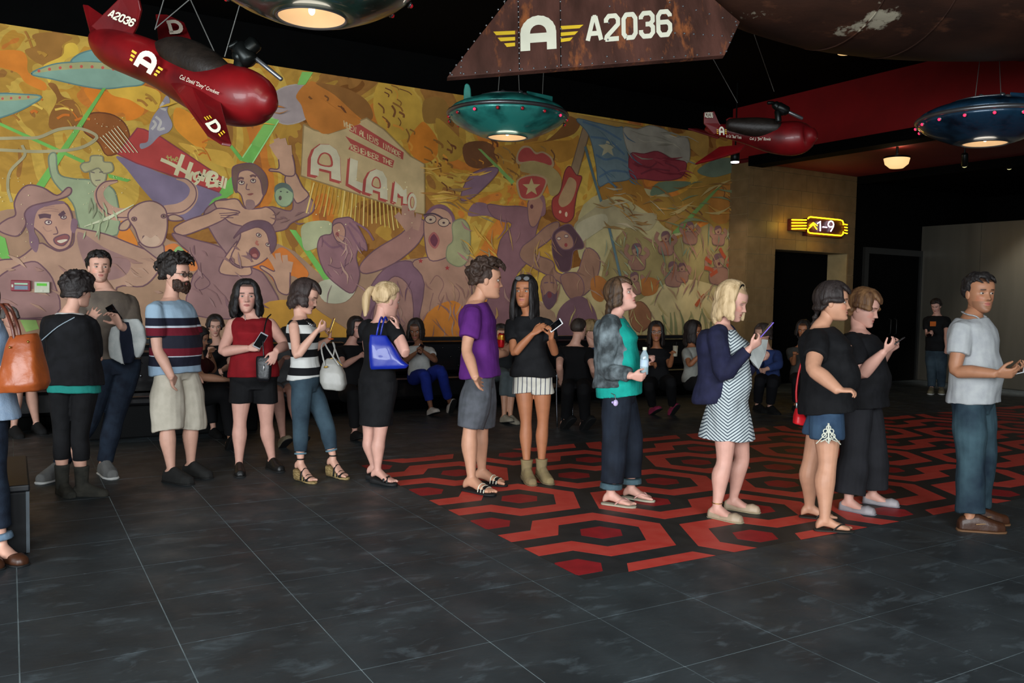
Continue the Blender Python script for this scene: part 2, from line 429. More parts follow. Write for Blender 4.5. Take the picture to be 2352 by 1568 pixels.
def face2(pts, c, y):
    n = len(PV); A2 = sum(pts[i][0] * pts[(i + 1) % len(pts)][1] - pts[(i + 1) % len(pts)][0] * pts[i][1] for i in range(len(pts)))
    if A2 < 0: pts = pts[::-1]
    pts = [(min(max(p[0], -7.9), 11.19), min(max(p[1], .95), 4.495)) for p in pts]
    PV.extend([(p[0], y, p[1]) for p in pts]); PF.append(tuple(range(n, n + len(pts)))); PC.extend([tuple(min(1, x * 1.22 + .012) for x in lin(c))] * len(pts))
def stroke2(P, w, c, y, taper=False):
    P = np.array(P); 
    if len(P) < 2: return
    Tn = np.gradient(P, axis=0); Tn /= np.linalg.norm(Tn, axis=1)[:, None] + 1e-9; Nn = np.c_[-Tn[:, 1], Tn[:, 0]]
    ww = np.array(w if hasattr(w, '__len__') else [w] * len(P)) / 2
    if hasattr(w, '__len__') and len(w) != len(P): ww = np.interp(np.linspace(0, 1, len(P)), np.linspace(0, 1, len(w)), w) / 2
    for i in range(len(P) - 1):
        face2([tuple(P[i] + Nn[i] * ww[i]), tuple(P[i + 1] + Nn[i + 1] * ww[i + 1]), tuple(P[i + 1] - Nn[i + 1] * ww[i + 1]), tuple(P[i] - Nn[i] * ww[i])], c, y - (i % 3) * .000009)
def layer(): LAY[0] += 1; return YB - .0013 - .00004 * LAY[0]
def P(cr, c, s, ol=None, smooth=True, ow=.016):
    pts = nums(s) if isinstance(s, str) else s
    y = layer()
    if smooth:
        q = np.array(pts + pts[:1]); n = len(pts); out = []
        for i in range(n):
            a, b_, c_, d = (np.array(pts[(i + k) % n]) for k in (-1, 0, 1, 2))
            for t in (0, .25, .5, .75): out.append(tuple(.5 * (2 * b_ + (c_ - a) * t + (2 * a - 5 * b_ + 4 * c_ - d) * t * t + (3 * b_ - a - 3 * c_ + d) * t ** 3)))
        pts = out
    w = [wallpt(cr, *p) for p in pts]
    face2(w, c, y)
    if ol: stroke2(w + w[:1], ow, ol, y - .00002)
def S(cr, c, w, s, sub=4):
    y = layer(); pts = nums(s) if isinstance(s, str) else s
    if sub > 1: pts = [tuple(p) for p in crom(pts, sub)]
    stroke2([wallpt(cr, *p) for p in pts], w, c, y)
def ELL(cr, c, x, y, rx, ry, ol=None, n=14, rot=0):
    P(cr, c, [(x + rx * math.cos(t) * math.cos(rot) - ry * math.sin(t) * math.sin(rot), y + rx * math.cos(t) * math.sin(rot) + ry * math.sin(t) * math.cos(rot)) for t in (2 * math.pi * k / n for k in range(n))], ol, False, .012)
def star(cr, c, x, y, r, rot=-90, k=.42):
    P(cr, c, [(x + (r if i % 2 == 0 else r * k) * math.cos(math.radians(rot + 36 * i)), y + (r if i % 2 == 0 else r * k) * math.sin(math.radians(rot + 36 * i))) for i in range(10)], None, False)
FL, FD, PU, OLN = '#b98f74', '#a57c66', '#8e6a66', '#6a4a50'
GRN, TEAL = '#6fae50', '#82a08c'
# broad paint zones
P('F', '#b5a070', '1180 775 1180 700 1250 690 1300 620 1450 600 1712 560 1712 775')
P('F', '#9c7a60', '-60 790 -60 520 120 480 330 520 420 560 640 560 760 640 900 600 1100 590 1180 640 1200 790')
P('F', '#a99a6c', '1340 470 1450 430 1560 460 1600 520 1500 560 1400 620 1330 590')
P('F', '#8c7a4c', '1380 640 1440 520 1520 560 1660 500 1712 520 1712 660 1560 640 1440 700')
# cloud masses
P('A', '#9a6a2c', '250 270 400 250 560 290 480 350 460 450 350 500 260 470 190 390 280 350')
P('A', '#d07a24', '-40 400 150 390 210 450 220 560 350 640 340 700 200 640 130 560 -40 500')
P('A', '#d8b040', '340 500 480 430 500 350 560 330 600 360 600 420 520 450 480 500 420 560 380 640 350 560')
P('A', '#8f5c26', '380 900 440 760 370 650 430 650 480 740 560 770 620 840 640 930 600 980 400 1000')
P('A', '#d87c20', '650 680 800 700 1000 770 1110 830 1080 900 980 930 950 870 800 880 700 780')
P('A', '#8f5222', '690 880 850 880 960 950 1000 1060 960 1150 830 1200 760 1100 640 1000', '#6a3a1c')
P('A', '#d2a63c', '820 640 1000 640 1200 690 1240 760 1200 860 1120 840 1000 770 860 730')
P('A', '#d98a28', '1360 830 1500 900 1600 1060 1560 1150 1420 1060 1340 960')
P('A', '#cfa040', '1380 1100 1560 1140 1760 1180 1800 1300 1600 1240 1440 1160')
P('A', '#9c8c88', '2080 760 2200 670 2352 660 2400 760 2380 900 2220 960 2100 900', '#a89a90')
P('C', '#b8702a', '200 170 290 90 420 170 500 240 560 330 460 370 330 390 260 320 230 230')
P('C', '#8a5a26', '310 100 480 130 600 200 640 290 600 320 540 280 420 170')
P('C', '#bd9436', '640 240 670 100 780 80 900 190 930 330 880 400 760 430 690 380')
P('C', '#8c6428', '930 200 1040 190 1080 300 1000 330 930 320')
P('C', '#c8761e', '840 430 900 340 940 330 1010 430 1000 520 930 560 860 510')
P('C', '#a8802e', '1000 300 1100 380 1160 460 1120 540 1020 540 1010 430')
P('C', '#6f4424', '1160 450 1300 440 1360 540 1260 590 1170 560')
P('D', '#a87428', '100 380 260 350 400 330 560 330 620 300 600 420 500 470 440 430 340 400 240 420 250 500 200 560 130 480')
P('D', '#7c4f22', '330 350 460 330 590 290 630 210 560 180 520 240 420 330')
P('D', '#a8803a', '540 160 740 190 960 230 1240 290 1300 260 1420 290 1400 440 1250 330 1100 260 900 250 700 230')
P('D', '#9a6a26', '740 610 880 560 1000 570 1040 660 1140 760 1140 830 1080 800 880 680 760 700')
P('D', '#94702c', '1060 690 1200 680 1290 640 1400 560 1650 540 1650 800 1500 900 1400 820 1260 900 1130 850')
P('D', '#a06828', '1440 640 1560 580 1650 560 1640 780 1500 850 1430 790')
random.seed(5)
for k in range(60):        # brush swirls inside the smoke
    x, y = random.choice([(330, 230), (420, 300), (760, 330), (900, 470), (700, 180), (1000, 480), (1080, 620), (1240, 470)])
    x += random.uniform(-80, 90); y += random.uniform(-70, 80); a = random.uniform(.4, 1.5); l = random.uniform(30, 80)
    S('C', random.choice(['#7a4a20', '#8c5c24', '#d08a30', '#6a3c1c']), random.uniform(.012, .035), [(x, y), (x + l * .5 * math.cos(a) + 14, y + l * .5 * math.sin(a)), (x + l * math.cos(a), y + l * math.sin(a))])
for k in range(46):
    x, y = random.choice([(170, 420), (210, 520), (430, 390), (900, 700), (800, 620), (1250, 720), (1550, 640), (700, 1100)])
    x += random.uniform(-70, 80); y += random.uniform(-50, 60); a = random.uniform(.3, 1.6); l = random.uniform(40, 90)
    S('D', random.choice(['#6a4424', '#7c5424', '#b08438', '#8a6a3c']), random.uniform(.012, .03), [(x, y), (x + l * .5 * math.cos(a) + 14, y + l * .5 * math.sin(a)), (x + l * math.cos(a), y + l * math.sin(a))])
for k in range(40):
    x, y = random.choice([(150, 800), (450, 560), (1100, 700), (1500, 1150), (200, 330), (950, 760), (520, 860)])
    x += random.uniform(-110, 110); y += random.uniform(-90, 90); a = random.uniform(-.3, 1.2); l = random.uniform(50, 140)
    S('A', random.choice(['#b08030', '#a8702c', '#e0b850', '#c86c20']), random.uniform(.012, .03), [(x, y), (x + l * .5 * math.cos(a), y + l * .5 * math.sin(a) - 14), (x + l * math.cos(a), y + l * math.sin(a))])
# saucers painted in the sky
def psaucer(dy):
    P('A', TEAL, '240 570 400 500 560 480 700 478 1000 500 1110 640 960 670 800 685 640 665 400 610', '#5f7f78')
    P('A', '#749c94', '550 482 600 425 700 390 800 390 880 480 700 478', '#5f7f78')
    P('A', '#a3a070', '262 568 400 505 560 486 700 480 980 506 960 540 700 530 420 545')
    for i in range(9): ELL('A', '#c0584a', 300 + i * 82, 548 - 34 * math.sin(i / 8 * 3.1), 12, 12)
    P('A', TEAL, '-60 735 200 730 320 750 200 830 60 890 -60 905', '#5f7f78'); P('A', '#a3a070', '-60 745 200 736 300 750 200 770 -60 780')
    for i in range(4): ELL('A', '#c0584a', 20 + i * 66, 762 - i * 4, 10, 10)
psaucer(0)
# green rays
P('A', GRN, '818 680 792 680 270 1440 335 1455', None, False)
P('A', GRN, '0 945 0 970 640 1262 655 1240', None, False)
P('A', GRN, '830 1340 840 1372 980 1404 1010 1388', None, False)
P('A', GRN, '2080 905 2150 930 1945 1262 1855 1240', '#9ad080', False)
P('A', GRN, '1760 1120 1790 1120 1880 1230 1850 1240', None, False)
P('A', GRN, '1790 1360 1800 1490 1590 1640 1640 1500', None, False)
P('C', '#7cb458', '232 38 296 38 250 112 205 112', None, False)
P('C', '#7cb458', '38 300 96 310 -8 470 -60 450', None, False)
P('C', GRN, '160 938 196 942 405 1235 380 1262', None, False)
P('C', '#7a9c50', '1236 476 1256 480 1446 664 1430 680', None, False)
P('D', '#6a8a48', '1496 600 1522 592 1240 905 1190 912', None, False)
P('B', GRN, '-20 800 40 830 80 1000 60 1020 -20 960', None, False)
P('F', '#8fae60', '18 680 60 672 90 755 60 762', None, False)
P('B', '#d07c2c', '900 660 960 700 1040 820 1060 890 1000 880 910 830 920 740')
P('B', '#c8743a', '1260 900 1340 870 1400 900 1520 980 1530 1060 1460 1080 1320 980 1240 960'); P('B', '#8ab070', '1320 960 1380 890 1430 960 1330 1000')
P('B', '#c8702c', '1940 1040 2080 960 2180 900 2300 1000 2380 1100 2330 1150 2240 1120 2150 1200 2060 1100')
# lasso
S('A', '#a59a74', .035, '-40 1070 150 1065 300 1060 450 1000 600 990 720 1030 742 1070 650 1130 520 1160 300 1170 150 1165 -40 1155')
S('A', '#a59a74', .03, '170 1120 190 1200 80 1320 60 1450 90 1560')
# distant cowboy
P('B', '#96a07c', '380 190 430 180 450 330 560 370 690 380 830 420 900 520 905 800 650 780 600 700 560 560 420 400 380 280', '#6f7a64')
P('B', '#b0a880', '700 290 800 290 820 350 790 430 740 430 700 380', '#7f7a60')
P('B', '#aaa274', '620 280 640 250 690 240 700 200 740 192 790 200 800 240 860 250 870 310 800 330 760 290 700 310 650 320', '#7f7a60')
S('B', '#6a5c58', .012, '700 318 730 326'); S('B', '#6a5c58', .012, '765 322 795 318'); S('B', '#6a5c58', .01, '735 385 775 382')
# palm-roof sign: the red HighBall board with smoke
P('B', '#7c6c80', '905 195 1250 330 1690 478 1640 530 1560 640 1450 700 1290 600 1200 560 1090 440 980 300')
P('B', '#b0403a', '905 180 1060 -20 1110 -10 1240 50 1745 385 1690 475 1250 320 1050 250', '#8a3a40', False)
P('A', '#908890', '1140 1090 1150 980 1180 900 1230 830 1280 740 1310 780 1290 860 1330 960 1300 1020 1230 1050 1160 1120 1090 1150 1080 1110')
for s in ('1200 900 1240 940 1220 1000 1270 990', '1260 790 1240 830 1280 850', '1170 1000 1200 960 1180 930'): S('A', '#b8b0a8', .03, s)
CRM = '#cfc49a'
for w, s in ((.05, '1412 185 1385 260 1355 345'), (.045, '1240 222 1330 262 1450 330'), (.05, '1478 245 1455 310 1440 372'), (.035, '1490 318 1470 352 1466 388'), (.035, '1545 322 1505 335 1500 372 1528 372 1545 330 1535 380 1500 415 1475 400'),
             (.035, '1580 300 1558 390 1575 352 1597 352 1590 400'), (.045, '1645 315 1612 360 1600 430'), (.04, '1590 350 1620 320 1665 335 1668 362 1620 378 1665 390 1660 420 1600 430'), (.03, '1690 388 1665 400 1668 430 1690 420 1695 392 1692 432'),
             (.03, '1722 352 1705 440'), (.03, '1745 366 1728 448')):
    S('B', CRM, w, s)
for s in ('1290 190 1300 235', '1280 205 1318 210', '1318 195 1322 235 1335 215 1345 238', '1352 225 1372 218 1362 205 1350 228 1368 242'): S('B', '#b09a58', .014, s)
# big cowboy at the left
P('B', '#ab866f', '-60 1420 -60 1040 150 980 300 870 380 900 460 930 560 880 580 760 640 760 820 800 1000 870 1200 950 1250 1000 1210 1100 1100 1200 900 1210 800 1420', OLN)
P('B', '#94706a', '-60 1200 60 1080 240 1010 330 1050 420 1180 430 1420 -60 1420', OLN); P('B', '#94706a', '600 780 800 900 1000 1000 960 1120 760 1150 640 1000', None)
P('B', '#b58a74', '250 600 400 560 500 560 550 640 560 750 540 880 460 920 380 880 320 800 230 720 200 650', OLN)
P('B', '#7f6069', '190 640 250 580 450 540 500 562 400 575 290 620 262 760 300 850 280 940 230 880 220 780 180 700')
P('B', '#7f6069', '556 680 600 700 575 790 545 760')
P('B', '#9f7a6c', '0 720 60 680 120 650 110 560 150 470 220 420 330 440 440 500 520 440 552 455 530 500 420 540 250 580 190 640 200 720 140 810 50 800 -20 760', OLN)
P('B', '#8a5250', '420 830 500 800 535 825 490 885 430 872', OLN); P('B', '#cfc0a8', '440 850 500 838 520 845 470 868')
ELL('B', '#c8b8a8', 372, 708, 26, 17, OLN); ELL('B', '#5a4048', 376, 706, 9, 9); ELL('B', '#c8b8a8', 490, 668, 22, 14, OLN); ELL('B', '#5a4048', 492, 666, 8, 8)
S('B', '#5f444c', .05, '300 664 345 656 392 664'); S('B', '#5f444c', .045, '460 660 480 640 500 630'); S('B', OLN, .012, '430 740 445 790 410 800')
for s in ('300 610 380 600 450 612', '320 630 400 620 470 632', '340 590 420 584', '330 740 360 775 400 770'): S('B', '#a57c6c', .012, s)
# the bull
S('B', '#b58d76', [.14, .16, .13, .1, .07, .03], '1010 645 880 640 790 570 762 480 815 412 905 388', 6)
S('B', '#b58d76', [.12, .15, .12, .09, .06, .03], '1270 615 1400 600 1480 530 1492 450 1440 392 1360 368', 6)
S('B', OLN, .014, '1000 672 880 662 775 590 742 480 800 400 905 384', 6); S('B', OLN, .014, '1280 640 1410 625 1500 545 1508 450 1445 378 1360 364', 6)
P('B', '#9d8070', '1070 860 1250 870 1250 1000 1150 940', OLN)
P('B', '#b28f74', '920 765 930 720 985 685 1005 720 975 765', OLN); P('B', '#b28f74', '1300 660 1350 648 1412 680 1380 696 1310 692', OLN)
P('B', '#b5917a', '1000 620 1080 560 1180 545 1270 600 1290 700 1280 800 1240 885 1150 900 1080 860 1040 760 990 680', OLN)
for x in (1108, 1205): ELL('B', '#6f5350', x, 830, 12, 22)
for x, y in ((1035, 682), (1262, 660)): ELL('B', '#8a6a5c', x, y, 20, 15, OLN); ELL('B', '#40302f', x, y, 7, 7)
P('B', '#c0a088', '1090 860 1120 810 1160 830 1200 808 1235 850 1200 890 1140 892')
# man with goatee, arm raised
P('B', '#8f6c62', '2060 590 2240 620 2262 520 2290 400 2352 470 2420 560 2400 640 2250 710 2200 760 2100 780 2000 760', OLN)
P('B', FL, '2210 340 2270 320 2330 430 2380 500 2300 560 2262 520 2200 400', OLN)
P('B', FL, '2150 180 2240 160 2275 330 2210 350 2150 320 2080 312 2085 295 2150 290', OLN)
for s in ('2095 100 2130 160 2165 210', '2130 62 2160 130 2190 190', '2178 62 2195 120 2212 185', '2222 112 2225 150 2230 190'): S('B', FL, .085, s); 
P('B', '#92706a', '1570 650 1650 555 1760 530 1830 640 1900 760 1960 900 1780 960 1700 890 1640 800', OLN)
P('B', FL, '1650 560 1740 535 1830 530 1890 600 2000 600 2060 590 2120 640 2110 720 2000 770 1880 740 1760 700', OLN)
P('B', FL, '1810 320 1880 285 1960 290 2030 330 2050 400 2040 480 2000 560 1950 592 1890 590 1860 500 1820 450', OLN)
P('B', '#6f5348', '1790 340 1800 280 1880 255 1960 260 2040 330 2062 420 2030 500 2005 380 1930 308 1850 318 1832 380 1822 480 1798 420', OLN)
P('B', '#8c6c66', '1900 535 1955 540 1965 590 1920 612 1895 590'); ELL('B', '#c8b8a0', 1862, 402, 22, 15, OLN); ELL('B', '#c8b8a0', 1952, 388, 20, 15, OLN); ELL('B', '#4a3434', 1864, 398, 8, 8); ELL('B', '#4a3434', 1952, 384, 8, 8)
S('B', '#6a4a48', .03, '1832 378 1856 366 1880 372'); S('B', '#6a4a48', .03, '1928 354 1952 346 1975 356'); P('B', '#8a5048', '1905 492 1940 482 1955 488 1930 500'); S('B', OLN, .012, '1905 410 1898 450 1925 456')
P('B', FL, '1340 755 1450 690 1600 640 1680 600 1780 610 1850 630 1760 662 1700 700 1560 760 1400 810', OLN)
for s in ('1690 640 1830 632', '1700 655 1840 650', '1700 672 1800 672'): S('B', OLN, .01, s)
# screaming man with arms up
P('B', PU, '1330 790 1500 840 1700 900 1780 1000 1920 1050 2050 1130 2130 1420 1480 1420 1480 1150 1530 1060 1480 960 1380 870', OLN)
P('B', FL, '1830 850 1790 960 1770 1010 1850 1060 1920 1040 1940 1100 1880 1120 1700 1100 1720 1000', OLN)
P('B', FL, '1780 980 1850 830 1860 760 1960 720 2060 740 2120 830 2110 920 2040 1000 1950 1045 1850 1045', OLN)
P('B', '#6c5058', '1800 830 1880 730 1990 692 2090 725 2130 850 2090 940 2060 800 1990 745 1900 770 1850 792', OLN)
P('B', '#7a4040', '1925 925 1965 902 2002 950 1975 992 1930 965', OLN); P('B', '#a86a60', '1945 955 1975 950 1980 975 1950 972'); ELL('B', '#d0c0a8', 1995, 806, 20, 13, OLN, rot=.5); ELL('B', '#d0c0a8', 2066, 880, 17, 12, OLN, rot=.5); ELL('B', '#4a3434', 1997, 806, 8, 8); ELL('B', '#4a3434', 2066, 878, 7, 7)
S('B', '#b06a58', .03, '1985 850 1975 870 1995 882'); S('B', '#6a4a50', .012, '1560 1100 1620 1180 1540 1230 1500 1180 1560 1110')
P('B', FL, '2120 1060 2160 1040 2230 1060 2235 1160 2225 1260 2150 1240 2100 1130 2010 1062 2024 1044 2110 1085', OLN)
for s in ('2075 960 2110 1010 2145 1080', '2140 945 2150 1000 2170 1070', '2195 960 2200 1010 2205 1070', '2240 1010 2232 1050 2225 1090'): S('B', FL, .075, s)
ELL('B', '#93a27c', 2190, 500, 72, 88, '#6a7a64'); P('B', '#5f6a60', '2118 480 2120 430 2170 402 2230 420 2262 480 2240 470 2190 440 2140 455'); ELL('B', '#5f4a44', 2160, 520, 12, 18); ELL('B', '#4a4a44', 2165, 470, 8, 5); ELL('B', '#4a4a44', 2215, 475, 8, 5)
# sign board with the word ALAMO
for k in range(26):
    x = 300 + k * 22; S('C', random.choice(['#d8b868', '#c8a850', '#b88838']), .02, [(x, 670 + k * 6), (x - 10 + (k - 8) * 1.5, 760 + k * 6), (x - 20 + (k - 8) * 3, 830 + k * 5 + random.uniform(-20, 30))], 2)
P('C', '#9a7c50', '222 632 244 335 262 345 250 642', None, False)
P('C', '#bda274', '240 338 300 370 380 392 480 360 560 318 600 302 700 368 850 520 930 565 932 850 860 838 225 632', '#94784c', False, .02)
P('C', '#b8702a', '230 225 290 300 330 380 380 392 450 370 560 335 540 300 430 250 330 190')
P('C', '#a8483e', '512 352 560 338 812 498 808 540 500 375', None, False); P('C', '#a8483e', '478 404 758 545 748 586 495 480 512 452', None, False)
def letters(cr, txt, p0, p1, h0, h1, c, w, gap=.25):
    """stroke letters along p0..p1; heights h0..h1; glyphs on a 0..1 grid"""
    n = len(txt); p0 = np.array(p0, float); p1 = np.array(p1, float)
    for i, ch in enumerate(txt):
        if ch == ' ': continue
        a = p0 + (p1 - p0) * (i / n); b_ = p0 + (p1 - p0) * ((i + 1 - gap) / n); h = h0 + (h1 - h0) * i / n
        for st in GL.get(ch, GL['I']):
            S(cr, c, w, [tuple(a + (b_ - a) * x + np.array([0, -1]) * h * y_) for x, y_ in st], 1)
GL = {'A': [[(0, 0), (0, .6), (.5, 1), (1, .6), (1, 0)], [(0, .4), (1, .4)]], 'L': [[(0, 1), (0, 0), (1, 0)]], 'I': [[(.5, 0), (.5, 1)]], 'E': [[(1, 1), (0, 1), (0, 0), (1, 0)], [(0, .5), (.8, .5)]], 'N': [[(0, 0), (0, 1), (1, 0), (1, 1)]], 'S': [[(1, .9), (.2, 1), (0, .75), (1, .3), (.8, 0), (0, .1)]],
      'V': [[(0, 1), (.5, 0), (1, 1)]], 'D': [[(0, 0), (0, 1), (.7, .9), (1, .5), (.7, .1), (0, 0)]], 'R': [[(0, 0), (0, 1), (.9, .9), (.9, .55), (0, .45), (1, 0)]], 'M': [[(0, 0), (0, 1), (.5, .3), (1, 1), (1, 0)]], 'B': [[(0, 0), (0, 1), (.9, .85), (.2, .52), (1, .2), (0, 0)]], 'T': [[(0, 1), (1, 1)], [(.5, 1), (.5, 0)]], 'H': [[(0, 0), (0, 1)], [(1, 0), (1, 1)], [(0, .5), (1, .5)]], 'W': [[(0, 1), (.25, 0), (.5, .8), (.75, 0), (1, 1)]]}
letters('C', 'WHEN ALIENS INVADE', (470, 350), (800, 530), 34, 28, '#c9b082', .013)
letters('C', 'REMEMBER THE', (512, 482), (752, 578), 32, 26, '#c9b082', .014)
def deco(sh, c, dx, dy):
    for q in sh:
        P('C', c, [(x + dx, y + dy) for x, y in nums(q)], None, False)
A1 = ['268 630 272 530 292 478 330 450 385 452 428 482 450 530 455 672 396 655 396 612 322 594 318 640']
Lq = ['488 682 500 528 548 545 538 665 578 680 574 730']
A2 = ['582 730 590 650 612 608 650 592 690 606 716 650 720 778 674 764 674 730 630 716 628 744']
Mq = ['742 782 756 662 788 690 808 716 826 706 830 800 804 796 806 754 790 752 772 732 766 792']
for q in (A1, Lq, A2, Mq): deco(q, '#a8483e', 0, 0); deco(q, '#a8483e', -9, 6)
ELL('C', '#a8483e', 856, 786, 30, 60)
for q, cc in ((A1, (365, 560)), (Lq, (530, 632)), (A2, (655, 690)), (Mq, (790, 735))):
    for s in q: P('C', '#c6ba9a', [(cc[0] + (x - cc[0]) * .93 + 4, cc[1] + (y - cc[1]) * .95 - 3) for x, y in nums(s)], None, False)
ELL('C', '#c6ba9a', 860, 784, 26, 54); ELL('C', '#a8483e', 860, 784, 13, 34); ELL('C', '#bda274', 861, 784, 9, 30)
P('C', '#a8483e', '322 566 330 515 362 498 398 520 402 580', None); P('C', '#bda274', '330 560 338 520 362 506 388 524 392 572', None)
P('C', '#a8483e', '630 690 636 648 656 636 676 655 678 704', None); P('C', '#bda274', '636 686 642 652 656 644 670 660 672 698', None)
# woman with hair blown
P('C', '#a8a880', '230 920 300 890 400 900 380 1000 260 1060 230 1000'); P('C', '#b5b095', '320 1250 420 1220 540 1260 480 1350 360 1350')
P('C', '#8c6466', '330 990 360 970 400 960 410 890 460 872 520 880 590 1000 600 1060 560 1040 540 1100 560 1200 520 1300 440 1260 360 1180 320 1060', OLN)
P('C', '#b0826c', '405 920 450 900 478 940 470 1000 440 1010 415 980', OLN); ELL('C', '#8a4a48', 432, 968, 11, 16); S('C', OLN, .012, '380 1140 440 1160 500 1130 520 1100')
for s in ('500 900 560 960 590 1010', '520 890 600 940 640 1000', '490 920 540 1010 580 1060', '350 1000 400 1040 460 1030'): S('C', '#7c5660', .03, s)
# big head low in the middle
P('C', '#9f7668', '600 1568 610 1400 680 1250 780 1190 860 1230 870 1420 860 1600', OLN)
P('C', '#7d5a64', '550 1600 570 1430 620 1270 720 1150 850 1120 930 1220 945 1400 925 1600 855 1600 868 1400 840 1260 760 1205 690 1280 640 1400 620 1600', OLN)
# man in glasses shouting
P('C', '#a57c66', '860 1130 960 1095 1060 1100 1180 1170 1205 1400 1205 1600 900 1600 930 1250', OLN)
P('C', '#9c7064', '560 1150 640 1060 800 960 870 880 935 900 900 1010 760 1130 600 1190', OLN)
for s in ('820 800 820 870 840 920', '850 830 860 880 870 920', '900 850 890 900 880 940', '770 850 810 900 840 940'): S('C', '#a87e6a', .1, s)
P('C', '#b0846c', '932 870 1000 815 1080 850 1100 950 1090 1050 1050 1100 960 1112 932 1000', OLN)
S('C', '#7a5460', .05, '930 870 980 815 1040 808 1090 860 1102 940'); S('C', '#4f3a40', .025, '925 855 990 850 1080 905'); ELL('C', '#b89a80', 965, 880, 32, 24, '#4a3438'); ELL('C', '#b89a80', 1040, 898, 32, 24, '#4a3438'); ELL('C', '#4a3438', 965, 882, 8, 6); ELL('C', '#4a3438', 1040, 900, 8, 6)
P('C', '#6a3440', '958 988 985 958 1012 1000 992 1042 965 1022', '#a05a54', ow=.03); star('C', '#a03a38', 908, 1118, 16); star('C', '#a03a38', 1060, 1158, 16)
for s in ('960 1250 1000 1200 1040 1250 1010 1330 1050 1380', '1080 1240 1130 1300 1110 1380', '980 1300 960 1400 1000 1440'): S('C', '#8a6258', .014, s)
P('C', '#9a966c', '1090 905 1150 880 1190 950 1180 1100 1130 1150 1060 1115 1060 1040 1092 1000', '#7c7a5c')
P('C', '#7f5f6c', '1135 760 1190 630 1300 585 1352 600 1290 680 1190 765', OLN); P('C', '#805e66', '1180 860 1210 790 1280 790 1330 840 1420 850 1400 900 1290 860'); 
P('F', '#c87a2c', '960 775 985 715 1040 690 1080 720 1090 700 1130 690 1180 750 1180 775')
P('F', '#bf8a34', '585 775 600 700 690 690 740 720 800 760 800 775'); 
# singer in the red hat
P('D', '#80585a', '50 730 150 740 250 740 320 760 370 800 350 900 330 1000 300 1080 220 1180 200 1300 150 1568 -40 1568 60 1300 100 1100 130 950 200 850 90 810', OLN)
P('D', '#9c6e58', '300 720 350 660 390 680 395 760 350 860 310 850', OLN); ELL('D', '#5c3034', 324, 742, 10, 14); P('D', '#80585a', '350 655 400 680 410 780 380 800 392 720')
P('D', '#a58660', '228 430 260 372 310 368 352 405 395 400 452 440 452 500 340 470 240 480'); P('D', '#a04038', '242 420 270 382 310 380 348 418 392 410 440 444 440 486 340 458 250 464')
P('D', '#9a8452', '262 475 340 462 440 490 505 560 495 650 440 672 405 570 300 535 255 520'); P('D', '#a58660', '235 575 330 540 415 565 410 625 366 690 268 700 235 645'); P('D', '#a04038', '247 577 330 552 404 572 400 620 360 680 272 690 247 640')
star('D', '#b59a68', 322, 622, 58)
# guitar
P('D', '#8c7254', '590 610 542 596 640 255 668 222 692 240 650 400', '#6a5440', False)
P('D', '#9a3a30', '452 700 500 650 528 530 560 492 600 545 634 560 606 650 590 740 580 810 532 842 462 800', '#6a2a2a'); P('D', '#a8845c', '490 700 535 600 560 560 600 590 590 660 560 720 510 745'); ELL('D', '#c8a888', 500, 775, 8, 10); ELL('D', '#c8a888', 538, 790, 8, 16)
# flag
P('D', '#66777a', '600 200 720 222 850 250 892 258 915 400 942 560 800 592 740 612 722 480 680 300', '#4f5f66'); star('D', '#a8a080', 795, 378, 62)
for s in ('640 215 760 260 880 330', '690 310 800 330 900 420', '720 420 780 450 850 440 920 470', '740 560 820 520 930 530'): S('D', '#50677a', .035, s)
P('D', '#979080', '890 256 980 262 1060 240 1160 270 1200 310 1292 320 1300 460 1230 462 1120 405 1020 415 932 418', '#7a7464'); P('D', '#8a3038', '932 418 1020 415 1105 400 1200 450 1282 470 1250 560 1120 582 1020 570 938 558', '#6a2830')
for s in ('960 470 1050 500 1100 470', '1000 540 1080 510 1180 520', '1150 470 1220 500 1250 540'): S('D', '#6f2630', .03, s)
S('D', '#566a6c', .05, '655 370 720 600 800 860 875 1180'); P('D', '#647358', '1060 672 1110 592 1310 590 1230 640 1150 660'); P('D', '#62705c', '1350 520 1480 445 1650 450 1655 505 1540 540 1440 560')
# horse in dust, women, faces
P('D', '#9a8c68', '590 850 700 760 780 700 880 740 1000 780 1100 790 1050 890 900 870 760 880 640 960 600 930', None); P('D', '#a89c7c', '600 860 700 800 780 790 790 850 700 920 630 955')
P('D', '#8f6852', '260 1000 330 940 420 860 490 838 480 900 420 960 340 1030 450 1080 480 1150 600 1160 660 1000 745 1060 720 1200 620 1300 480 1200 270 1080', OLN)
P('D', '#50343a', '450 985 462 900 550 850 600 900 640 960 640 1000 582 1020 562 1130 500 1140 460 1060', OLN); P('D', '#986e58', '470 920 520 890 572 930 580 990 530 1010 490 980', OLN); ELL('D', '#c0a890', 492, 940, 12, 9, OLN); ELL('D', '#c0a890', 538, 925, 12, 9, OLN); ELL('D', '#8a3a38', 536, 980, 10, 12)
ELL('D', '#8f6852', 430, 1240, 52, 78, OLN); P('D', '#5c4048', '385 1250 400 1290 430 1265 470 1285 482 1250 475 1330 430 1380 392 1330'); ELL('D', '#6a3034', 434, 1290, 14, 20); S('D', OLN, .02, '400 1215 425 1212'); S('D', OLN, .02, '440 1212 465 1216')
P('D', '#8a6250', '500 1180 580 1150 640 1200 640 1290 560 1310', OLN); P('D', '#704e54', '540 1330 640 1300 720 1400 720 1568 500 1568 480 1420', None)
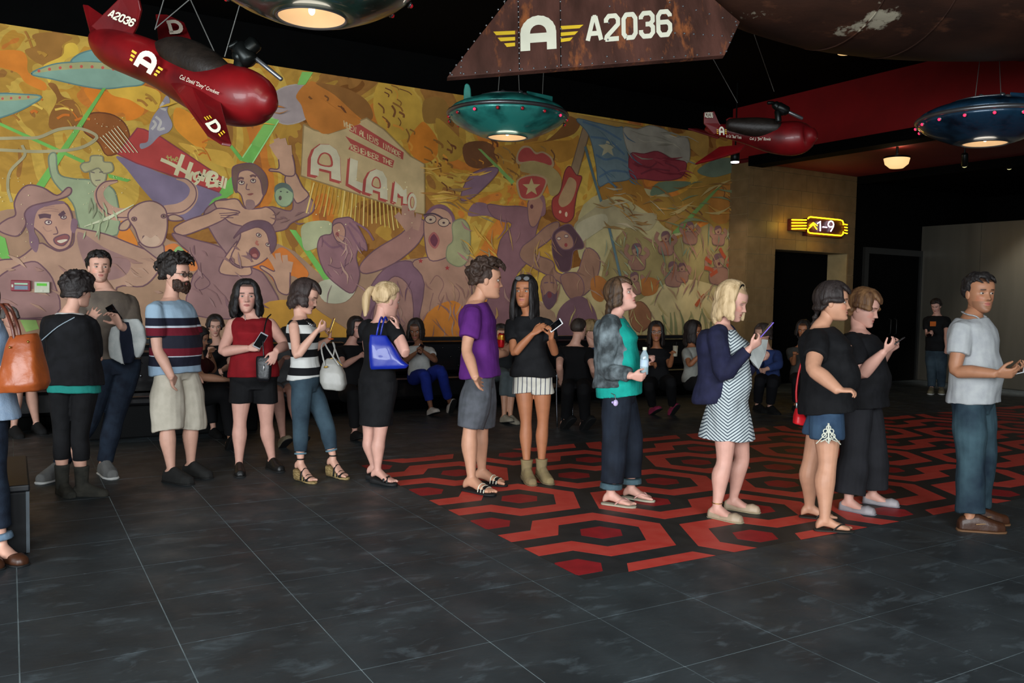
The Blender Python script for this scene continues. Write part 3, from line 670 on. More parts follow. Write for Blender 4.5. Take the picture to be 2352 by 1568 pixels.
for x, y, r in ((975, 1010, 36), (1155, 930, 32), (1200, 1120, 34), (1305, 870, 30), (1255, 1120, 26), (1485, 1080, 42), (1610, 1070, 34), (1480, 890, 26), (960, 1180, 30)):
    P('D', '#8c6452', [(x - r * 1.2, y + r * 3.2), (x - r * 1.3, y + r * 1.3), (x - r * .5, y + r * .9), (x + r * .5, y + r * .9), (x + r * 1.4, y + r * 1.4), (x + r * 1.2, y + r * 3.4)], '#6f4e48'); S('D', '#8c6452', .075, [(x - r, y + r * 1.6), (x - r * 1.9, y + r * .4), (x - r * 1.5, y - r * .9)], 3); S('D', '#8c6452', .075, [(x + r, y + r * 1.6), (x + r * 2, y + r * .6), (x + r * 1.3, y - r * .3)], 3); ELL('D', '#96705a', x, y, r * .8, r, '#6f4e48'); P('D', '#6a4a4c', [(x - r * .85, y), (x - r * .6, y - r), (x + r * .4, y - r * 1.1), (x + r * .9, y - r * .2), (x + r * .3, y - r * .5)]); ELL('D', '#5c3034', x, y + r * .4, r * .18, r * .25)
for s in ('1400 1060 1430 1085 1440 1090', '1395 1120 1430 1130 1450 1140', '1490 1000 1510 1040 1525 1060', '1570 1000 1560 1040 1545 1080', '1600 1080 1560 1100 1530 1110', '1430 1170 1460 1150 1475 1140'): S('D', '#9c4426', .07, s)
P('D', '#a0622c', '1000 1200 1060 1180 1110 1210 1090 1280 1010 1290'); P('D', '#a0622c', '690 1200 740 1170 800 1230 760 1330 700 1300')
P('D', '#8a5a3c', '930 1370 1000 1330 1060 1400 1050 1480 990 1520 940 1470', '#6a4430'); P('D', '#946e3c', '1200 850 1240 820 1270 800 1200 800 1150 850 1180 880')
for k in range(13):
    x = 1150 + k * 36; S('D', random.choice(['#7c7a50', '#8a8458', '#6a6c48']), [.07, .05, .015], [(x, 1568), (x + random.uniform(-8, 8), 1470), (x + random.uniform(-34, 34), 1390 + random.uniform(-20, 30))], 3)
S('D', '#a04a28', .07, '1395 1290 1360 1330 1340 1358')
random.seed(9)
for k in range(90):        # spatter and sparks
    cr, x0, y0, x1, y1 = random.choice([('C', 230, 650, 900, 1000), ('B', 0, 350, 250, 1000), ('B', 600, 350, 1000, 600), ('A', 550, 900, 1000, 1200)])
    ELL(cr, '#e0d2a0', random.uniform(x0, x1), random.uniform(y0, y1), random.uniform(2, 5), random.uniform(2, 5), n=6)
for k in range(7):
    x, y = 770 + k * 22, 1060 - k * 14; S('A', '#d8c8a0', .01, [(x, y), (x + 110 + k * 8, y + 120 + k * 14)], 1)
for k in range(10):
    x, y = 650 + k * 20, 740 - k * 8; S('B', '#c8c8a4', .01, [(x, y), (x + 200, y - 60 - k * 4)], 1)
def hatch(cr, x0, y0, x1, y1, n, cols, l0, l1, w0, w1, a0, a1):
    for k in range(n):
        x, y = random.uniform(x0, x1), random.uniform(y0, y1); a = random.uniform(a0, a1); l = random.uniform(l0, l1); b_ = random.uniform(-.35, .35)
        S(cr, random.choice(cols), [.004, random.uniform(w0, w1), .004], [(x, y), (x + l * .5 * math.cos(a + b_), y + l * .5 * math.sin(a + b_)), (x + l * math.cos(a), y + l * math.sin(a))], 2)
LAY[0] += 2
hatch('B', 0, 950, 1200, 1344, 26, ['#a27e6a', '#9a7468', '#b08c76'], 60, 220, .02, .06, .1, .7)
hatch('B', 1380, 850, 2000, 1300, 22, ['#85625f', '#997672', '#7c5a5c'], 60, 180, .015, .05, .4, 1.6)
hatch('B', 650, 500, 900, 780, 12, ['#8c9070', '#a4ac84'], 60, 140, .015, .04, 1.1, 1.9)
hatch('B', 2050, 640, 2330, 740, 6, ['#7c5a56'], 60, 120, .015, .03, -.6, .4)
hatch('C', 340, 960, 560, 1260, 18, ['#7a5660', '#a07a74', '#b48e7c'], 40, 110, .012, .03, .6, 1.9)
hatch('C', 930, 1150, 1190, 1540, 26, ['#8c6458', '#ac8468', '#946a60'], 40, 140, .012, .035, .8, 2.2)
hatch('C', 600, 1220, 900, 1540, 16, ['#6c4a56', '#8c6668', '#a07c6c'], 60, 160, .015, .04, 1.0, 2.0)
hatch('C', 900, 560, 1180, 800, 20, ['#c08a34', '#a06c2c', '#d8a850', '#8c6a40'], 60, 160, .015, .05, -.3, .5)
hatch('C', 1100, 850, 1300, 1100, 14, ['#c8963c', '#8c8464', '#a8746c'], 50, 120, .015, .04, .4, 1.4)
hatch('D', 60, 760, 380, 1500, 30, ['#6e4a50', '#8c6460', '#9a7468', '#a8804c'], 60, 170, .015, .045, 1.0, 2.2)
hatch('D', 250, 900, 760, 1300, 24, ['#7c5848', '#a07a60', '#8a6050'], 50, 140, .012, .035, .2, 2.0)
hatch('D', 700, 260, 930, 590, 14, ['#546c78', '#7c8c88', '#4c6478'], 60, 150, .012, .04, .3, 1.0)
hatch('D', 920, 260, 1280, 450, 12, ['#a8a08c', '#847e6c'], 60, 150, .015, .04, -.1, .5); hatch('D', 940, 430, 1260, 570, 12, ['#74222c', '#a04048'], 60, 150, .012, .035, 0, .5)
hatch('D', 780, 880, 1100, 1300, 34, ['#5f7c74', '#8a8c6c', '#a0945f', '#7c6c54', '#8c6450'], 40, 140, .015, .05, .7, 2.1)
hatch('D', 1100, 820, 1640, 1350, 60, ['#8f6456', '#7c5850', '#a07c5c', '#6c7860', '#8c8460', '#9c5c3c'], 40, 150, .015, .05, .8, 2.2)
hatch('D', 1000, 560, 1640, 860, 36, ['#b08038', '#7c5a2c', '#a89058', '#6c7450', '#946c34'], 60, 200, .02, .06, -.6, .5)
hatch('D', 680, 600, 1150, 880, 26, ['#a87c3c', '#8a6a3c', '#a89878', '#7c5228'], 50, 150, .015, .05, -.2, 1.0)
hatch('D', 560, 1300, 1640, 1560, 40, ['#9c7c54', '#8a6c58', '#a8945c', '#6c5048', '#7c8458'], 50, 160, .015, .05, .9, 2.1)
hatch('A', 1150, 560, 2300, 1000, 26, ['#d8a83c', '#b8702c', '#c88a30', '#a06a34', '#e0b45c'], 60, 160, .012, .035, -.5, 1.0)
me = bpy.data.meshes.new('mural_painting'); me.from_pydata(PV, [], PF); me.update()
at = me.color_attributes.new('Col', 'FLOAT_COLOR', 'POINT')
at.data.foreach_set('color', np.c_[np.array(PC), np.ones(len(PC))].astype(np.float32).ravel())
mp_ = link('mural_painting', me, mat('mural_paint', '#ffffff', rough=.75, var=.16, vs=3.5, attr='Col', spec=.2, det=8, lo=.3, hi=.7), bpy.data.objects['wall_back'])
mp_['kind'] = 'stuff'
# ================================================================ DECALS ON THINGS
def quad(px, D, back=0.):
    """four picture points -> room points at given depth(s): BL BR TR TL"""
    Ds = D if hasattr(D, '__len__') else [D] * 4
    return [AT(u, v, d + back) for (u, v), d in zip(px, Ds)]
def qmap(Q, x, y):
    BL, BR, TR, TL = Q; return (BL * (1 - x) + BR * x) * (1 - y) + (TL * (1 - x) + TR * x) * y
def local(mb, root):
    if root is not None:
        inv = root.matrix_world.inverted() if root.parent else Matrix.Translation(-root.location)
        mb.v = [tuple(inv @ Vector(p)) for p in mb.v]
LK = [0]
def strokes_obj(name, Q, strokes, w, m, parent, root):
    """thick polylines in the quad's own 0..1 space; w = (wx, wy) half-widths"""
    mb = MB(); lift = -(qmap(Q, .5, .5) - CAM); lift = lift / np.linalg.norm(lift) * .0015
    for st in strokes:
        LK[0] += 1; P_ = np.array(st, float); sx = np.array([w[0], w[1]])
        Pn = P_ / sx; n = len(Pn)
        for i in range(n - 1):
            d = Pn[i + 1] - Pn[i]; d /= np.linalg.norm(d) + 1e-9; nn = np.array([-d[1], d[0]]); e0 = -d * .0 if i == 0 else -d * .35; e1 = d * .0 if i == n - 2 else d * .35
            qs = [(Pn[i] + nn + e0) * sx, (Pn[i + 1] + nn + e1) * sx, (Pn[i + 1] - nn + e1) * sx, (Pn[i] - nn + e0) * sx]
            mb.prism([qmap(Q, *q) + lift * (1 + ((i + LK[0] * 3) % 7) * .06) for q in qs], -lift * .8)
    local(mb, root); return mb.obj(name, m, parent, fixn=True)
def arc(cx, cy, rx, ry, a0, a1, n=8): return [(cx + rx * math.cos(math.radians(a0 + (a1 - a0) * i / n)), cy + ry * math.sin(math.radians(a0 + (a1 - a0) * i / n))) for i in range(n + 1)]
LOGO = [[(.13, 0), (.13, .5)] + arc(.5, .5, .37, .38, 180, 0, 10) + [(.87, .5), (.87, 0)], [(.13, .36), (.87, .36)]]
OCT = {'A': [[(0, 0), (.42, 1), (.58, 1), (1, 0)], [(.2, .3), (.8, .3)]],
       '2': [[(.05, .72), (.05, .85), (.25, 1), (.75, 1), (.95, .85), (.95, .62), (.1, .12), (.05, 0), (1, 0)]],
       '0': [[(.25, 0), (.05, .18), (.05, .82), (.25, 1), (.75, 1), (.95, .82), (.95, .18), (.75, 0), (.25, 0)]],
       '3': [[(.05, .75), (.05, .85), (.25, 1), (.75, 1), (.95, .85), (.95, .65), (.75, .52), (.4, .52)], [(.75, .52), (.95, .38), (.95, .15), (.75, 0), (.25, 0), (.05, .15), (.05, .28)]],
       '6': [[(.95, .78), (.95, .85), (.75, 1), (.25, 1), (.05, .82), (.05, .18), (.25, 0), (.75, 0), (.95, .18), (.95, .42), (.75, .55), (.05, .55)]]}
def word(txt, gap=.24):
    out = []; n = len(txt)
    for i, ch in enumerate(txt):
        for st in OCT[ch]: out.append([((i + x * (1 - gap) + gap / 2) / n, .06 + y * .88) for x, y in st])
    return out
def font_decal(name, txt, Q, m, parent, root):
    cu = bpy.data.curves.new('t', 'FONT'); cu.body = txt; cu.shear = .25; cu.resolution_u = 2
    o = bpy.data.objects.new('t', cu); COL.objects.link(o); dg = bpy.context.evaluated_depsgraph_get()
    me = bpy.data.meshes.new_from_object(o.evaluated_get(dg)); COL.objects.unlink(o); bpy.data.objects.remove(o)
    V = np.array([v.co[:] for v in me.vertices]); lo, hi = V.min(0), V.max(0); lift = -(qmap(Q, .5, .5) - CAM); lift = lift / np.linalg.norm(lift) * .002
    inv = Matrix.Translation(-root.location) if root else Matrix.Identity(4)
    for v in me.vertices:
        x, y = (v.co.x - lo[0]) / (hi[0] - lo[0]), (v.co.y - lo[1]) / (hi[1] - lo[1]); v.co = inv @ Vector(qmap(Q, x, y) + lift)
    return link(name, me, m, parent)
M_WHITE = mat('white_lettering', '#d8d6c0', rough=.6, var=.05)
M_YEL = mat('yellow_lettering', '#d8b428', rough=.6, var=.05)
M_STEEL = mat('dull_steel', '#77787a', rough=.35, metal=.8, var=.1)
M_WIRE = mat('wire', '#6c6c68', rough=.5, metal=.5)
M_LAMPIN = mat('lamp_reflector', '#b89c78', rough=.35, var=.05, emit='#e0b080', es=.3)
M_BULBON = mat('lit_red_bulb', '#ff2040', rough=.3, emit='#ff2850', es=2.2)
M_BULB = mat('red_bulb', '#a01420', rough=.2, coat=.5, emit='#c01020', es=.25)
def wire(root, a, b, r=.004, name='wire', m=None):
    mb = MB().tube([a, b], r, 6); local(mb, root); return mb.obj(name, m or M_WIRE, root)
# ================================================================ SAUCERS
def saucer(u, v, D, hullc, c2, label, lit, fin=True, spin=0., up_c=None, R=.60):
    P0 = AT(u, v, D); root = empty('flying_saucer', tuple(P0), label, 'flying saucer')
    hm = mat('saucer_paint_' + hullc[1:], hullc, rough=.32, var=0, vs=4.5, c2=c2, coat=.5, metal=.25, bump=.05, bs=25, det=9, lo=.46, hi=.68)
    s = R / .60
    def L_(prof, name, m, cp=(1, 1)): return MB().lathe([(r * s, z * s) for r, z in prof], (0, 0, 0), 56, None, cp).obj(name, m, root, True)
    L_([(.195, .0), (.2, -.004), (.30, .025), (.42, .075), (.52, .13), (.575, .175), (.593, .205), (.58, .21), (.19, .10)], 'lower_hull', hm, (0, 1))
    L_([(.58, .20), (.602, .205), (.612, .222), (.602, .24), (.58, .245)], 'rim_band', M_STEEL)
    L_([(.575, .24), (.585, .25), (.55, .285), (.47, .325), (.36, .355), (.34, .37), (.24, .385), (.22, .40), (.05, .405)], 'upper_hull', hm)
    L_([(.188, .003), (.198, -.008), (.205, -.002), (.2, .01)], 'lamp_ring', M_STEEL, (0, 0))
    L_([(.19, .004), (.12, .06), (.05, .075), (.0, .076)], 'lamp_reflector', M_LAMPIN, (0, 0))
    MB().ball((0, 0, .045 * s), (.02 * s, .02 * s, .028 * s)).obj('bulb', mat('lamp_bulb', '#ffffff', emit='#ffe8cc', es=1.6), root, True)
    point('saucer_lamp', (P0[0], P0[1], P0[2] - .05), 3, (1, .88, .72), .12)
    n = 16
    for k in range(n):
        a = 2 * math.pi * k / n + spin; c = (.583 * s * math.cos(a), .583 * s * math.sin(a), .172 * s)
        hb = MB().lathe([(.018 * s, 0), (.02 * s, .008), (.012 * s, .014)], c, 10, (math.cos(a), math.sin(a), -.4)).obj('light_fitting', M_STEEL, root, True)
        MB().ball((c[0] + .014 * math.cos(a), c[1] + .014 * math.sin(a), c[2] - .006), .0135 * s, 8, 6).obj('red_light', M_BULBON if k in lit else M_BULB, hb, True)
    V = ray(u, v); V[2] = 0; V /= np.linalg.norm(V); Rr = np.array([V[1], -V[0], 0])
    def lp(x, y, z): return tuple(Rr * x * s + V * y * s + np.array([0, 0, z * s]))
    bx = MB(); bx.prism([lp(.18, -.28, .33), lp(.44, -.12, .32), (lp(.44, .05, .33)), lp(.18, -.02, .36)], (0, 0, .07 * s)).obj('engine_box', hm, root, fixn=True, bevel=.006)
    MB().tube([lp(.16, -.3, .345), lp(.16, -.26, .35)], .035 * s, 14).obj('nozzle', M_STEEL, root, True)
    MB().tube([lp(-.25, -.2, .37), lp(-.1, -.26, .385), lp(.1, -.24, .39)], .012, 8, sub=3).obj('pipe', M_STEEL, root, True)
    for dx in (-.05, .12): MB().lathe([(.03, 0), (.03, .03), (.01, .045)], lp(dx, -.15, .39), 14).obj('roof_cap', M_STEEL, root, True)
    if fin:
        f = [lp(-.44, -.06, .30), lp(-.36, -.06, .33), lp(-.37, -.06, .46), lp(-.385, -.06, .50), lp(-.41, -.06, .515), lp(-.43, -.06, .50), lp(-.44, -.06, .44)]
        MB().prism(f, np.array(lp(0, .03, 0))).obj('tail_fin', mat('fin_teal', '#3a9a8a', rough=.4, c2='#2a7a70', var=0), root, fixn=True, bevel=.01)
    for dx, dy, ex in ((-.1, -.1, -.02), (.12, .1, .02), (.34, -.05, .38)): wire(root, P0 + lp(dx, dy, .38), P0 + np.array([*(np.array(lp(ex, dy, 0))[:2]), ZC - P0[2]]))
    return root
saucer(1165, 316, 8.5, '#3ca89c', '#1a5e5a', 'teal flying saucer hanging over the middle of the room, below the lettered wing', (9, 13, 3), spin=.1)
saucer(716, 42, 4.9, '#20483e', '#122520', 'dark green flying saucer cut off by the top edge of the picture', (), fin=False, spin=.3)
saucer(2262, 330, 8.9, '#1c3c54', '#0d1c2a', 'navy blue flying saucer at the right edge with glowing red lights', range(16), fin=False, spin=.25, R=.67)
# ================================================================ RED ROCKET PLANES
M_PRED = mat('glossy_red_paint', '#7c0d12', rough=.42, var=.0, c2='#4c080c', vs=3, coat=.12)
M_PRED2 = mat('dark_red_wing', '#740b10', rough=.45, c2='#52080c', var=0, vs=3, coat=.1)
M_LEATH = mat('dark_brown_leather', '#1e1712', rough=.5, var=.3, vs=14, bump=.3)
M_GUN = mat('gunmetal', '#1c1f1e', rough=.35, metal=.7)
def plane(stations, label, wings, cockpit, gun, wires, D0, near):
    pts = [AT(u, v, D) for u, v, r, D in stations]; rad = [(r * D / FPX * 1.0, r * D / FPX) for u, v, r, D in stations]
    base = pts[len(pts) // 2]; root = empty('rocket_plane', tuple(base), label, 'model plane')
    mb = MB().tube(pts, rad, 28, sub=4); local(mb, root); mb.obj('fuselage', M_PRED, root, True)
    for nm, poly, dn, th in wings:
        V3 = [AT(u, v, D) for u, v, D in poly]; nrm = np.cross(V3[1] - V3[0], V3[2] - V3[0]); nrm /= np.linalg.norm(nrm)
        if nrm @ (V3[0] - CAM) < 0: nrm = -nrm
        mb = MB().prism(V3, nrm * th); local(mb, root); mb.obj(nm, M_PRED2, root, fixn=True, bevel=th * .3)
    cp = [AT(u, v, D) for u, v, r, D in cockpit]; mb = MB().tube(cp, [r * D / FPX for u, v, r, D in cockpit], 18, sub=3); local(mb, root); ck = mb.obj('cockpit_padding', M_LEATH, root, True)
    mb = MB().tube([p + np.array([0, 0, .01]) for p in cp[:1]] + [p + np.array([0, 0, cockpit[0][2] * D0 / FPX * .9]) for p in cp] + [cp[-1]], .012 * D0 / 6, 8, sub=3); local(mb, root); mb.obj('cockpit_rim', M_PRED2, root, True)
    k = D0 / FPX
    gs = MB()
    for a, b_, r in gun: gs.tube([AT(*a, near), AT(*b_, near)], r * k, 10)
    gp = gun
    for i, (a, b_, r) in enumerate(gun):
        mb = MB().tube([AT(*a, near), AT(*b_, near)], (r * k, r * k), 12); local(mb, root)
        mb.obj(('gun_mount', 'gun_body', 'gun_drum', 'gun_grip', 'gun_barrel')[min(i, 4)], M_STEEL if i == 4 else M_GUN, root, True)
    for (u, v), (u2, v2), D in wires:
        a = AT(u, v, D); b_ = AT(u2, v2, D); t = (ZC - a[2]) / (b_[2] - a[2]); wire(root, a, a + (b_ - a) * t)
    return root
D = 5.7
pl = plane([(216, 78, 8, 6.05), (232, 92, 30, 6.0), (262, 110, 44, 5.95), (310, 128, 48, 5.88), (370, 152, 50, 5.8), (430, 184, 56, 5.72), (490, 208, 66, 5.65), (550, 222, 68, 5.55), (596, 232, 54, 5.48), (616, 238, 28, 5.45)],
           'large red rocket plane with white lettering, nose down at upper left',
           [('near_wing', [(384, 185, 5.62), (440, 208, 5.45), (503, 235, 5.42), (530, 338, 5.05), (508, 334, 5.04), (476, 314, 5.12), (458, 289, 5.2)], 0, .02),
            ('far_wing', [(357, 32, 6.4), (384, 33, 6.4), (423, 51, 6.3), (446, 104, 6.1), (400, 120, 6.05), (364, 98, 6.1)], 0, .02),
            ('tail_fin', [(208, 60, 5.9), (277, -8, 5.75), (300, -14, 5.72), (318, 0, 5.7), (323, 24, 5.72), (314, 60, 5.78), (300, 88, 5.85), (250, 92, 5.9)], 0, .022),
            ('far_tail_fin', [(190, 9, 6.3), (204, 12, 6.3), (236, 34, 6.15), (226, 80, 6.08), (208, 78, 6.1)], 0, .02)],
           [(368, 112, 20, 5.78), (400, 124, 40, 5.72), (440, 140, 46, 5.66), (480, 160, 42, 5.58), (515, 176, 30, 5.52)],
           [((545, 182), (551, 140), 13), ((548, 135), (585, 100), 18), ((552, 112), (572, 138), 22), ((528, 108), (546, 98), 6), ((585, 132), (646, 182), 5)],
           [((356, 68), (376, 0), 5.8), ((356, 66), (434, 0), 5.8), ((525, 190), (438, 0), 5.6), ((516, 130), (544, 34), 5.6)], 5.6, 5.5)
def on_plane(px_, Ds): return quad(px_, Ds)
Qt = quad([(246, 37), (304, 62), (314, 46), (256, 22)], [5.775, 5.76, 5.735, 5.75], -.02)
strokes_obj('lettering', Qt, word('A2036'), (.026, .11), M_WHITE, pl, pl)
Ql = quad([(306, 148), (346, 172), (368, 134), (328, 108)], 5.54)
strokes_obj('winged_letter', Ql, LOGO, (.13, .14), M_WHITE, pl, pl)
for i in range(3):
    y = .55 - i * .2
    strokes_obj('yellow_bar', Ql, [[(-.38 + i * .05, y), (-.12, y)]], (.03, .06), M_YEL, pl, pl); strokes_obj('yellow_bar', Ql, [[(1.12, y), (1.38 - i * .05, y)]], (.03, .06), M_YEL, pl, pl)
Qw = quad([(470, 282), (490, 309), (512, 294), (494, 272)], [5.2, 5.13, 5.15, 5.22], -.03)
strokes_obj('wing_letter', Qw, [[(.05, .9), (.5, .9)] + arc(.5, .5, .42, .4, 90, -90, 8) + [(.05, .1)], [(.2, .9), (.2, .1)]], (.12, .12), M_WHITE, pl, pl)
for i in range(3):
    strokes_obj('yellow_bar', Qw, [[(-.42, .75 - i * .22), (-.12, .75 - i * .22)]], (.03, .05), M_YEL, pl, pl); strokes_obj('yellow_bar', Qw, [[(1.15, .85 - i * .22), (1.4, .85 - i * .22)]], (.03, .05), M_YEL, pl, pl)
Qf = quad([(388, 78), (424, 76), (412, 44), (380, 48)], 6.2, -.06)
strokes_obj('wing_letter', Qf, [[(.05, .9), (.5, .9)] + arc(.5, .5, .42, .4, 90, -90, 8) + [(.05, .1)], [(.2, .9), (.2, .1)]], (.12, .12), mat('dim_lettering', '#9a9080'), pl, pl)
font_decal('lettering', 'Col. David "Davy" Crockett', quad([(411, 184), (501, 220), (505, 210), (415, 170)], [5.42, 5.34, 5.34, 5.42]), M_WHITE, pl, pl)
pr = plane([(1622, 296, 5, 9.75), (1640, 298, 12, 9.7), (1680, 302, 18, 9.65), (1725, 308, 26, 9.6), (1775, 316, 35, 9.5), (1820, 318, 39, 9.4), (1850, 314, 33, 9.35), (1866, 310, 18, 9.3)],
           'small red rocket plane hanging by the red soffit',
           [('near_wing', [(1597, 374, 8.9), (1652, 336, 9.2), (1715, 330, 9.3), (1700, 346, 9.2), (1640, 364, 9.0)], 0, .03),
            ('tail_fin', [(1617, 258, 9.6), (1641, 255, 9.6), (1652, 282, 9.62), (1664, 300, 9.62), (1640, 310, 9.65), (1617, 284, 9.62)], 0, .03),
            ('far_wing', [(1580, 294, 10.2), (1600, 294, 10.2), (1660, 306, 10.0), (1650, 316, 10.0)], 0, .02)],
           [(1675, 286, 14, 9.5), (1735, 292, 22, 9.45), (1785, 294, 20, 9.4)],
           [((1788, 278), (1786, 256), 7), ((1780, 240), (1800, 258), 9), ((1788, 245), (1806, 255), 11), ((1764, 236), (1776, 236), 4), ((1800, 252), (1842, 272), 4)],
           [((1694, 236), (1654, 164), 9.5), ((1778, 210), (1764, 170), 9.4)], 9.5, 9.2)
strokes_obj('lettering', quad([(1619, 270), (1638, 270), (1637, 258), (1618, 258)], 9.56), word('A2036'), (.03, .1), M_WHITE, pr, pr)
Ql2 = quad([(1652, 310), (1664, 310), (1663, 290), (1651, 290)], 9.42)
strokes_obj('winged_letter', Ql2, LOGO, (.13, .1), M_WHITE, pr, pr)
for i in range(3): strokes_obj('yellow_bar', Ql2, [[(-.45, .6 - i * .2), (-.15, .6 - i * .2)]], (.04, .05), M_YEL, pr, pr); strokes_obj('yellow_bar', Ql2, [[(1.15, .6 - i * .2), (1.45, .6 - i * .2)]], (.04, .05), M_YEL, pr, pr)
font_decal('lettering', 'Lt. Col. "Buck" Travis', quad([(1668, 315), (1703, 319), (1703, 312), (1668, 308)], 9.4), M_WHITE, pr, pr)
font_decal('lettering', 'Col. J. "Jim" Bowie', quad([(1722, 323), (1770, 325), (1770, 315), (1722, 315)], 9.2), M_WHITE, pr, pr)
# ================================================================ RUSTED SHIP OVERHEAD
def rust(name, c1, c2, c3, pale, st, tl):
    m = mat(name, c1, rough=.68, var=0, c2=c2, vs=2.2, stretch=st, bump=.25, bs=18, metal=.0, spec=.25, det=8, lo=.38, hi=.62)
    nt = m.node_tree; N = nt.nodes; L = nt.links; b = N['Principled BSDF']; src = b.inputs['Base Color'].links[0].from_socket
    tc = N.new('ShaderNodeTexCoord')
    for sc, lo, hi, c, s_ in ((3.2, .56, .68, c3, st), (1.3, tl, tl + .03, pale, (1, 1, 1.8))):
        mp = N.new('ShaderNodeMapping'); mp.inputs['Scale'].default_value = s_; mp.inputs['Location'].default_value = (3.1, 1.7, .4); L.new(tc.outputs['Object'], mp.inputs[0])
        n = N.new('ShaderNodeTexNoise'); n.inputs['Scale'].default_value = sc; n.inputs['Detail'].default_value = 9; n.inputs['Roughness'].default_value = .65; L.new(mp.outputs[0], n.inputs['Vector'])
        r = N.new('ShaderNodeMapRange'); r.inputs['From Min'].default_value = lo; r.inputs['From Max'].default_value = hi; L.new(n.outputs['Fac'], r.inputs['Value'])
        x = N.new('ShaderNodeMix'); x.data_type = 'RGBA'; L.new(r.outputs[0], x.inputs['Factor']); L.new(src, x.inputs['A']); x.inputs['B'].default_value = (*lin(c), 1); src = x.outputs['Result']
    L.new(src, b.inputs['Base Color']); return m
M_RUST = rust('rusted_sheet', '#3a221a', '#53332a', '#8a4f2a', '#c0aa90', (2.5, 2.5, .35), .66)
M_HULL = rust('rusted_hull', '#24150f', '#3a2217', '#5c3826', '#9c9480', (.5, .5, 2.2), .62)
ship = empty('rocket_ship', tuple(AT(2000, -80, 7.2)), 'huge rusty brown rocket ship hull along the ceiling at upper right', 'spaceship')
st = [(1560, -22, .06, 6.6), (1640, 18, .22, 6.7), (1760, 70, .4, 6.9), (1900, 104, .56, 7.1), (2050, 122, .64, 7.3), (2200, 130, .66, 7.4), (2400, 128, .66, 7.6), (2700, 110, .6, 7.9)]
hp = []; hr = []
for u, v, r, D in st:
    p = AT(u, v, D); p[2] += r; hp.append(p); hr.append((r * 1.35, r))
Vd = hp[-1] - hp[0]; Vd[2] = 0; Vd /= np.linalg.norm(Vd)
mb = MB().tube(hp, hr, 48, side=np.cross(Vd, (0, 0, 1)), sub=5); local(mb, ship); mb.obj('hull', M_HULL, ship, True)
for i in (3, 4, 6):
    p = hp[i]; dirv = hp[i + 1] - hp[i - 1]; dirv /= np.linalg.norm(dirv); ring = MB(); sd = np.cross(dirv, (0, 0, 1)); sd /= np.linalg.norm(sd); upv = np.cross(sd, dirv)
    ring.tube([p + sd * hr[i][0] * 1.005 * math.cos(a) + upv * hr[i][1] * 1.005 * math.sin(a) for a in np.linspace(0, 2 * math.pi, 49)], .007, 6, caps=False); local(ring, ship); ring.obj('hull_seam', M_HULL, ship, True)
for i in (4, 6):
    p = hp[i] + np.array([0, 0, hr[i][1] * .9]); wire(ship, p, np.array([p[0], p[1], ZC]), .012, 'hanger_rod', M_GUN)
FC = [(1027, 177, 6.0), (1165, 0, 6.25), (1225, -75, 6.35), (1560, -75, 6.5), (1622, -18, 6.5), (1700, 50, 6.45), (1665, 126, 6.35)]
def finD(u, v):   # plane of the fin through three of its corners
    a, b_, c_ = (AT(*FC[k]) for k in (0, 2, 6)); n = np.cross(b_ - a, c_ - a); d = ray(u, v); return float(((a - CAM) @ n) / (d @ n))
FW = [AT(u, v, finD(u, v)) for u, v, _ in FC]
nrm = np.cross(FW[1] - FW[0], FW[-1] - FW[0]); nrm /= np.linalg.norm(nrm); nrm = nrm if nrm @ (FW[0] - CAM) > 0 else -nrm
mb = MB().prism(FW, nrm * .05); local(mb, ship); fin_ = mb.obj('lettered_fin', M_RUST, ship, fixn=True, bevel=.004)
def finp(u, v, off=-.0): return AT(u, v, finD(u, v)) + nrm * off
for (u0, v0), (u1, v1) in (((1190, 0), (1193, 162)), ((1286, -40), (1288, 155))):
    mb = MB().tube([finp(u0, v0, -.0005), finp(u1, v1, -.0005)], .003, 6); local(mb, ship); mb.obj('panel_seam', M_GUN, fin_)
rv = MB().ball((0, 0, 0), .0075, 8, 6).mesh('rivet'); rv.materials.append(M_STEEL)
def rivets(a, b_, n):
    for i in range(n):
        t = i / (n - 1) if n > 1 else 0; p = finp(a[0] + (b_[0] - a[0]) * t, a[1] + (b_[1] - a[1]) * t, -.002)
        o = bpy.data.objects.new('rivet', rv); COL.objects.link(o); o.parent = fin_; o.location = tuple(p - np.array(ship.location))
rivets((1038, 172), (1655, 122), 24); rivets((1034, 168), (1158, 4), 10); rivets((1538, 6), (1690, 50), 6); rivets((1692, 58), (1668, 118), 4); rivets((1190, 4), (1193, 158), 14); rivets((1287, 4), (1289, 150), 8); rivets((1550, 76), (1680, 84), 7); rivets((1400, 15), (1394, 130), 4); rivets((1060, 140), (1058, 168), 3)
Qa = [finp(1196, 118, -.001), finp(1278, 112, -.001), finp(1276, 34, -.001), finp(1195, 40, -.001)]
strokes_obj('winged_letter', Qa, LOGO, (.135, .135), M_WHITE, fin_, ship)
for i, (x0, x1, x2, x3, y) in enumerate(((1133, 1183, 1140, 1183, 74), (1143, 1183, 1150, 1183, 88), (1158, 1183, 1164, 1183, 101))):
    mb = MB().prism([finp(x0, y - 1, -.002), finp(x1, y - 3, -.002), finp(x3, y + 5, -.002), finp(x2, y + 7, -.002)], nrm * .002); local(mb, ship); mb.obj('yellow_bar', M_YEL, fin_, fixn=True)
for i, (x1, x2, y) in enumerate(((1340, 1331, 60), (1328, 1320, 75), (1316, 1309, 89))):
    mb = MB().prism([finp(1288, y, -.002), finp(x1, y - 3, -.002), finp(x2, y + 5, -.002), finp(1288, y + 8, -.002)], nrm * .002); local(mb, ship); mb.obj('yellow_bar', M_YEL, fin_, fixn=True)
Qn = [finp(1345, 98, -.001), finp(1546, 82, -.001), finp(1544, 22, -.001), finp(1345, 38, -.001)]
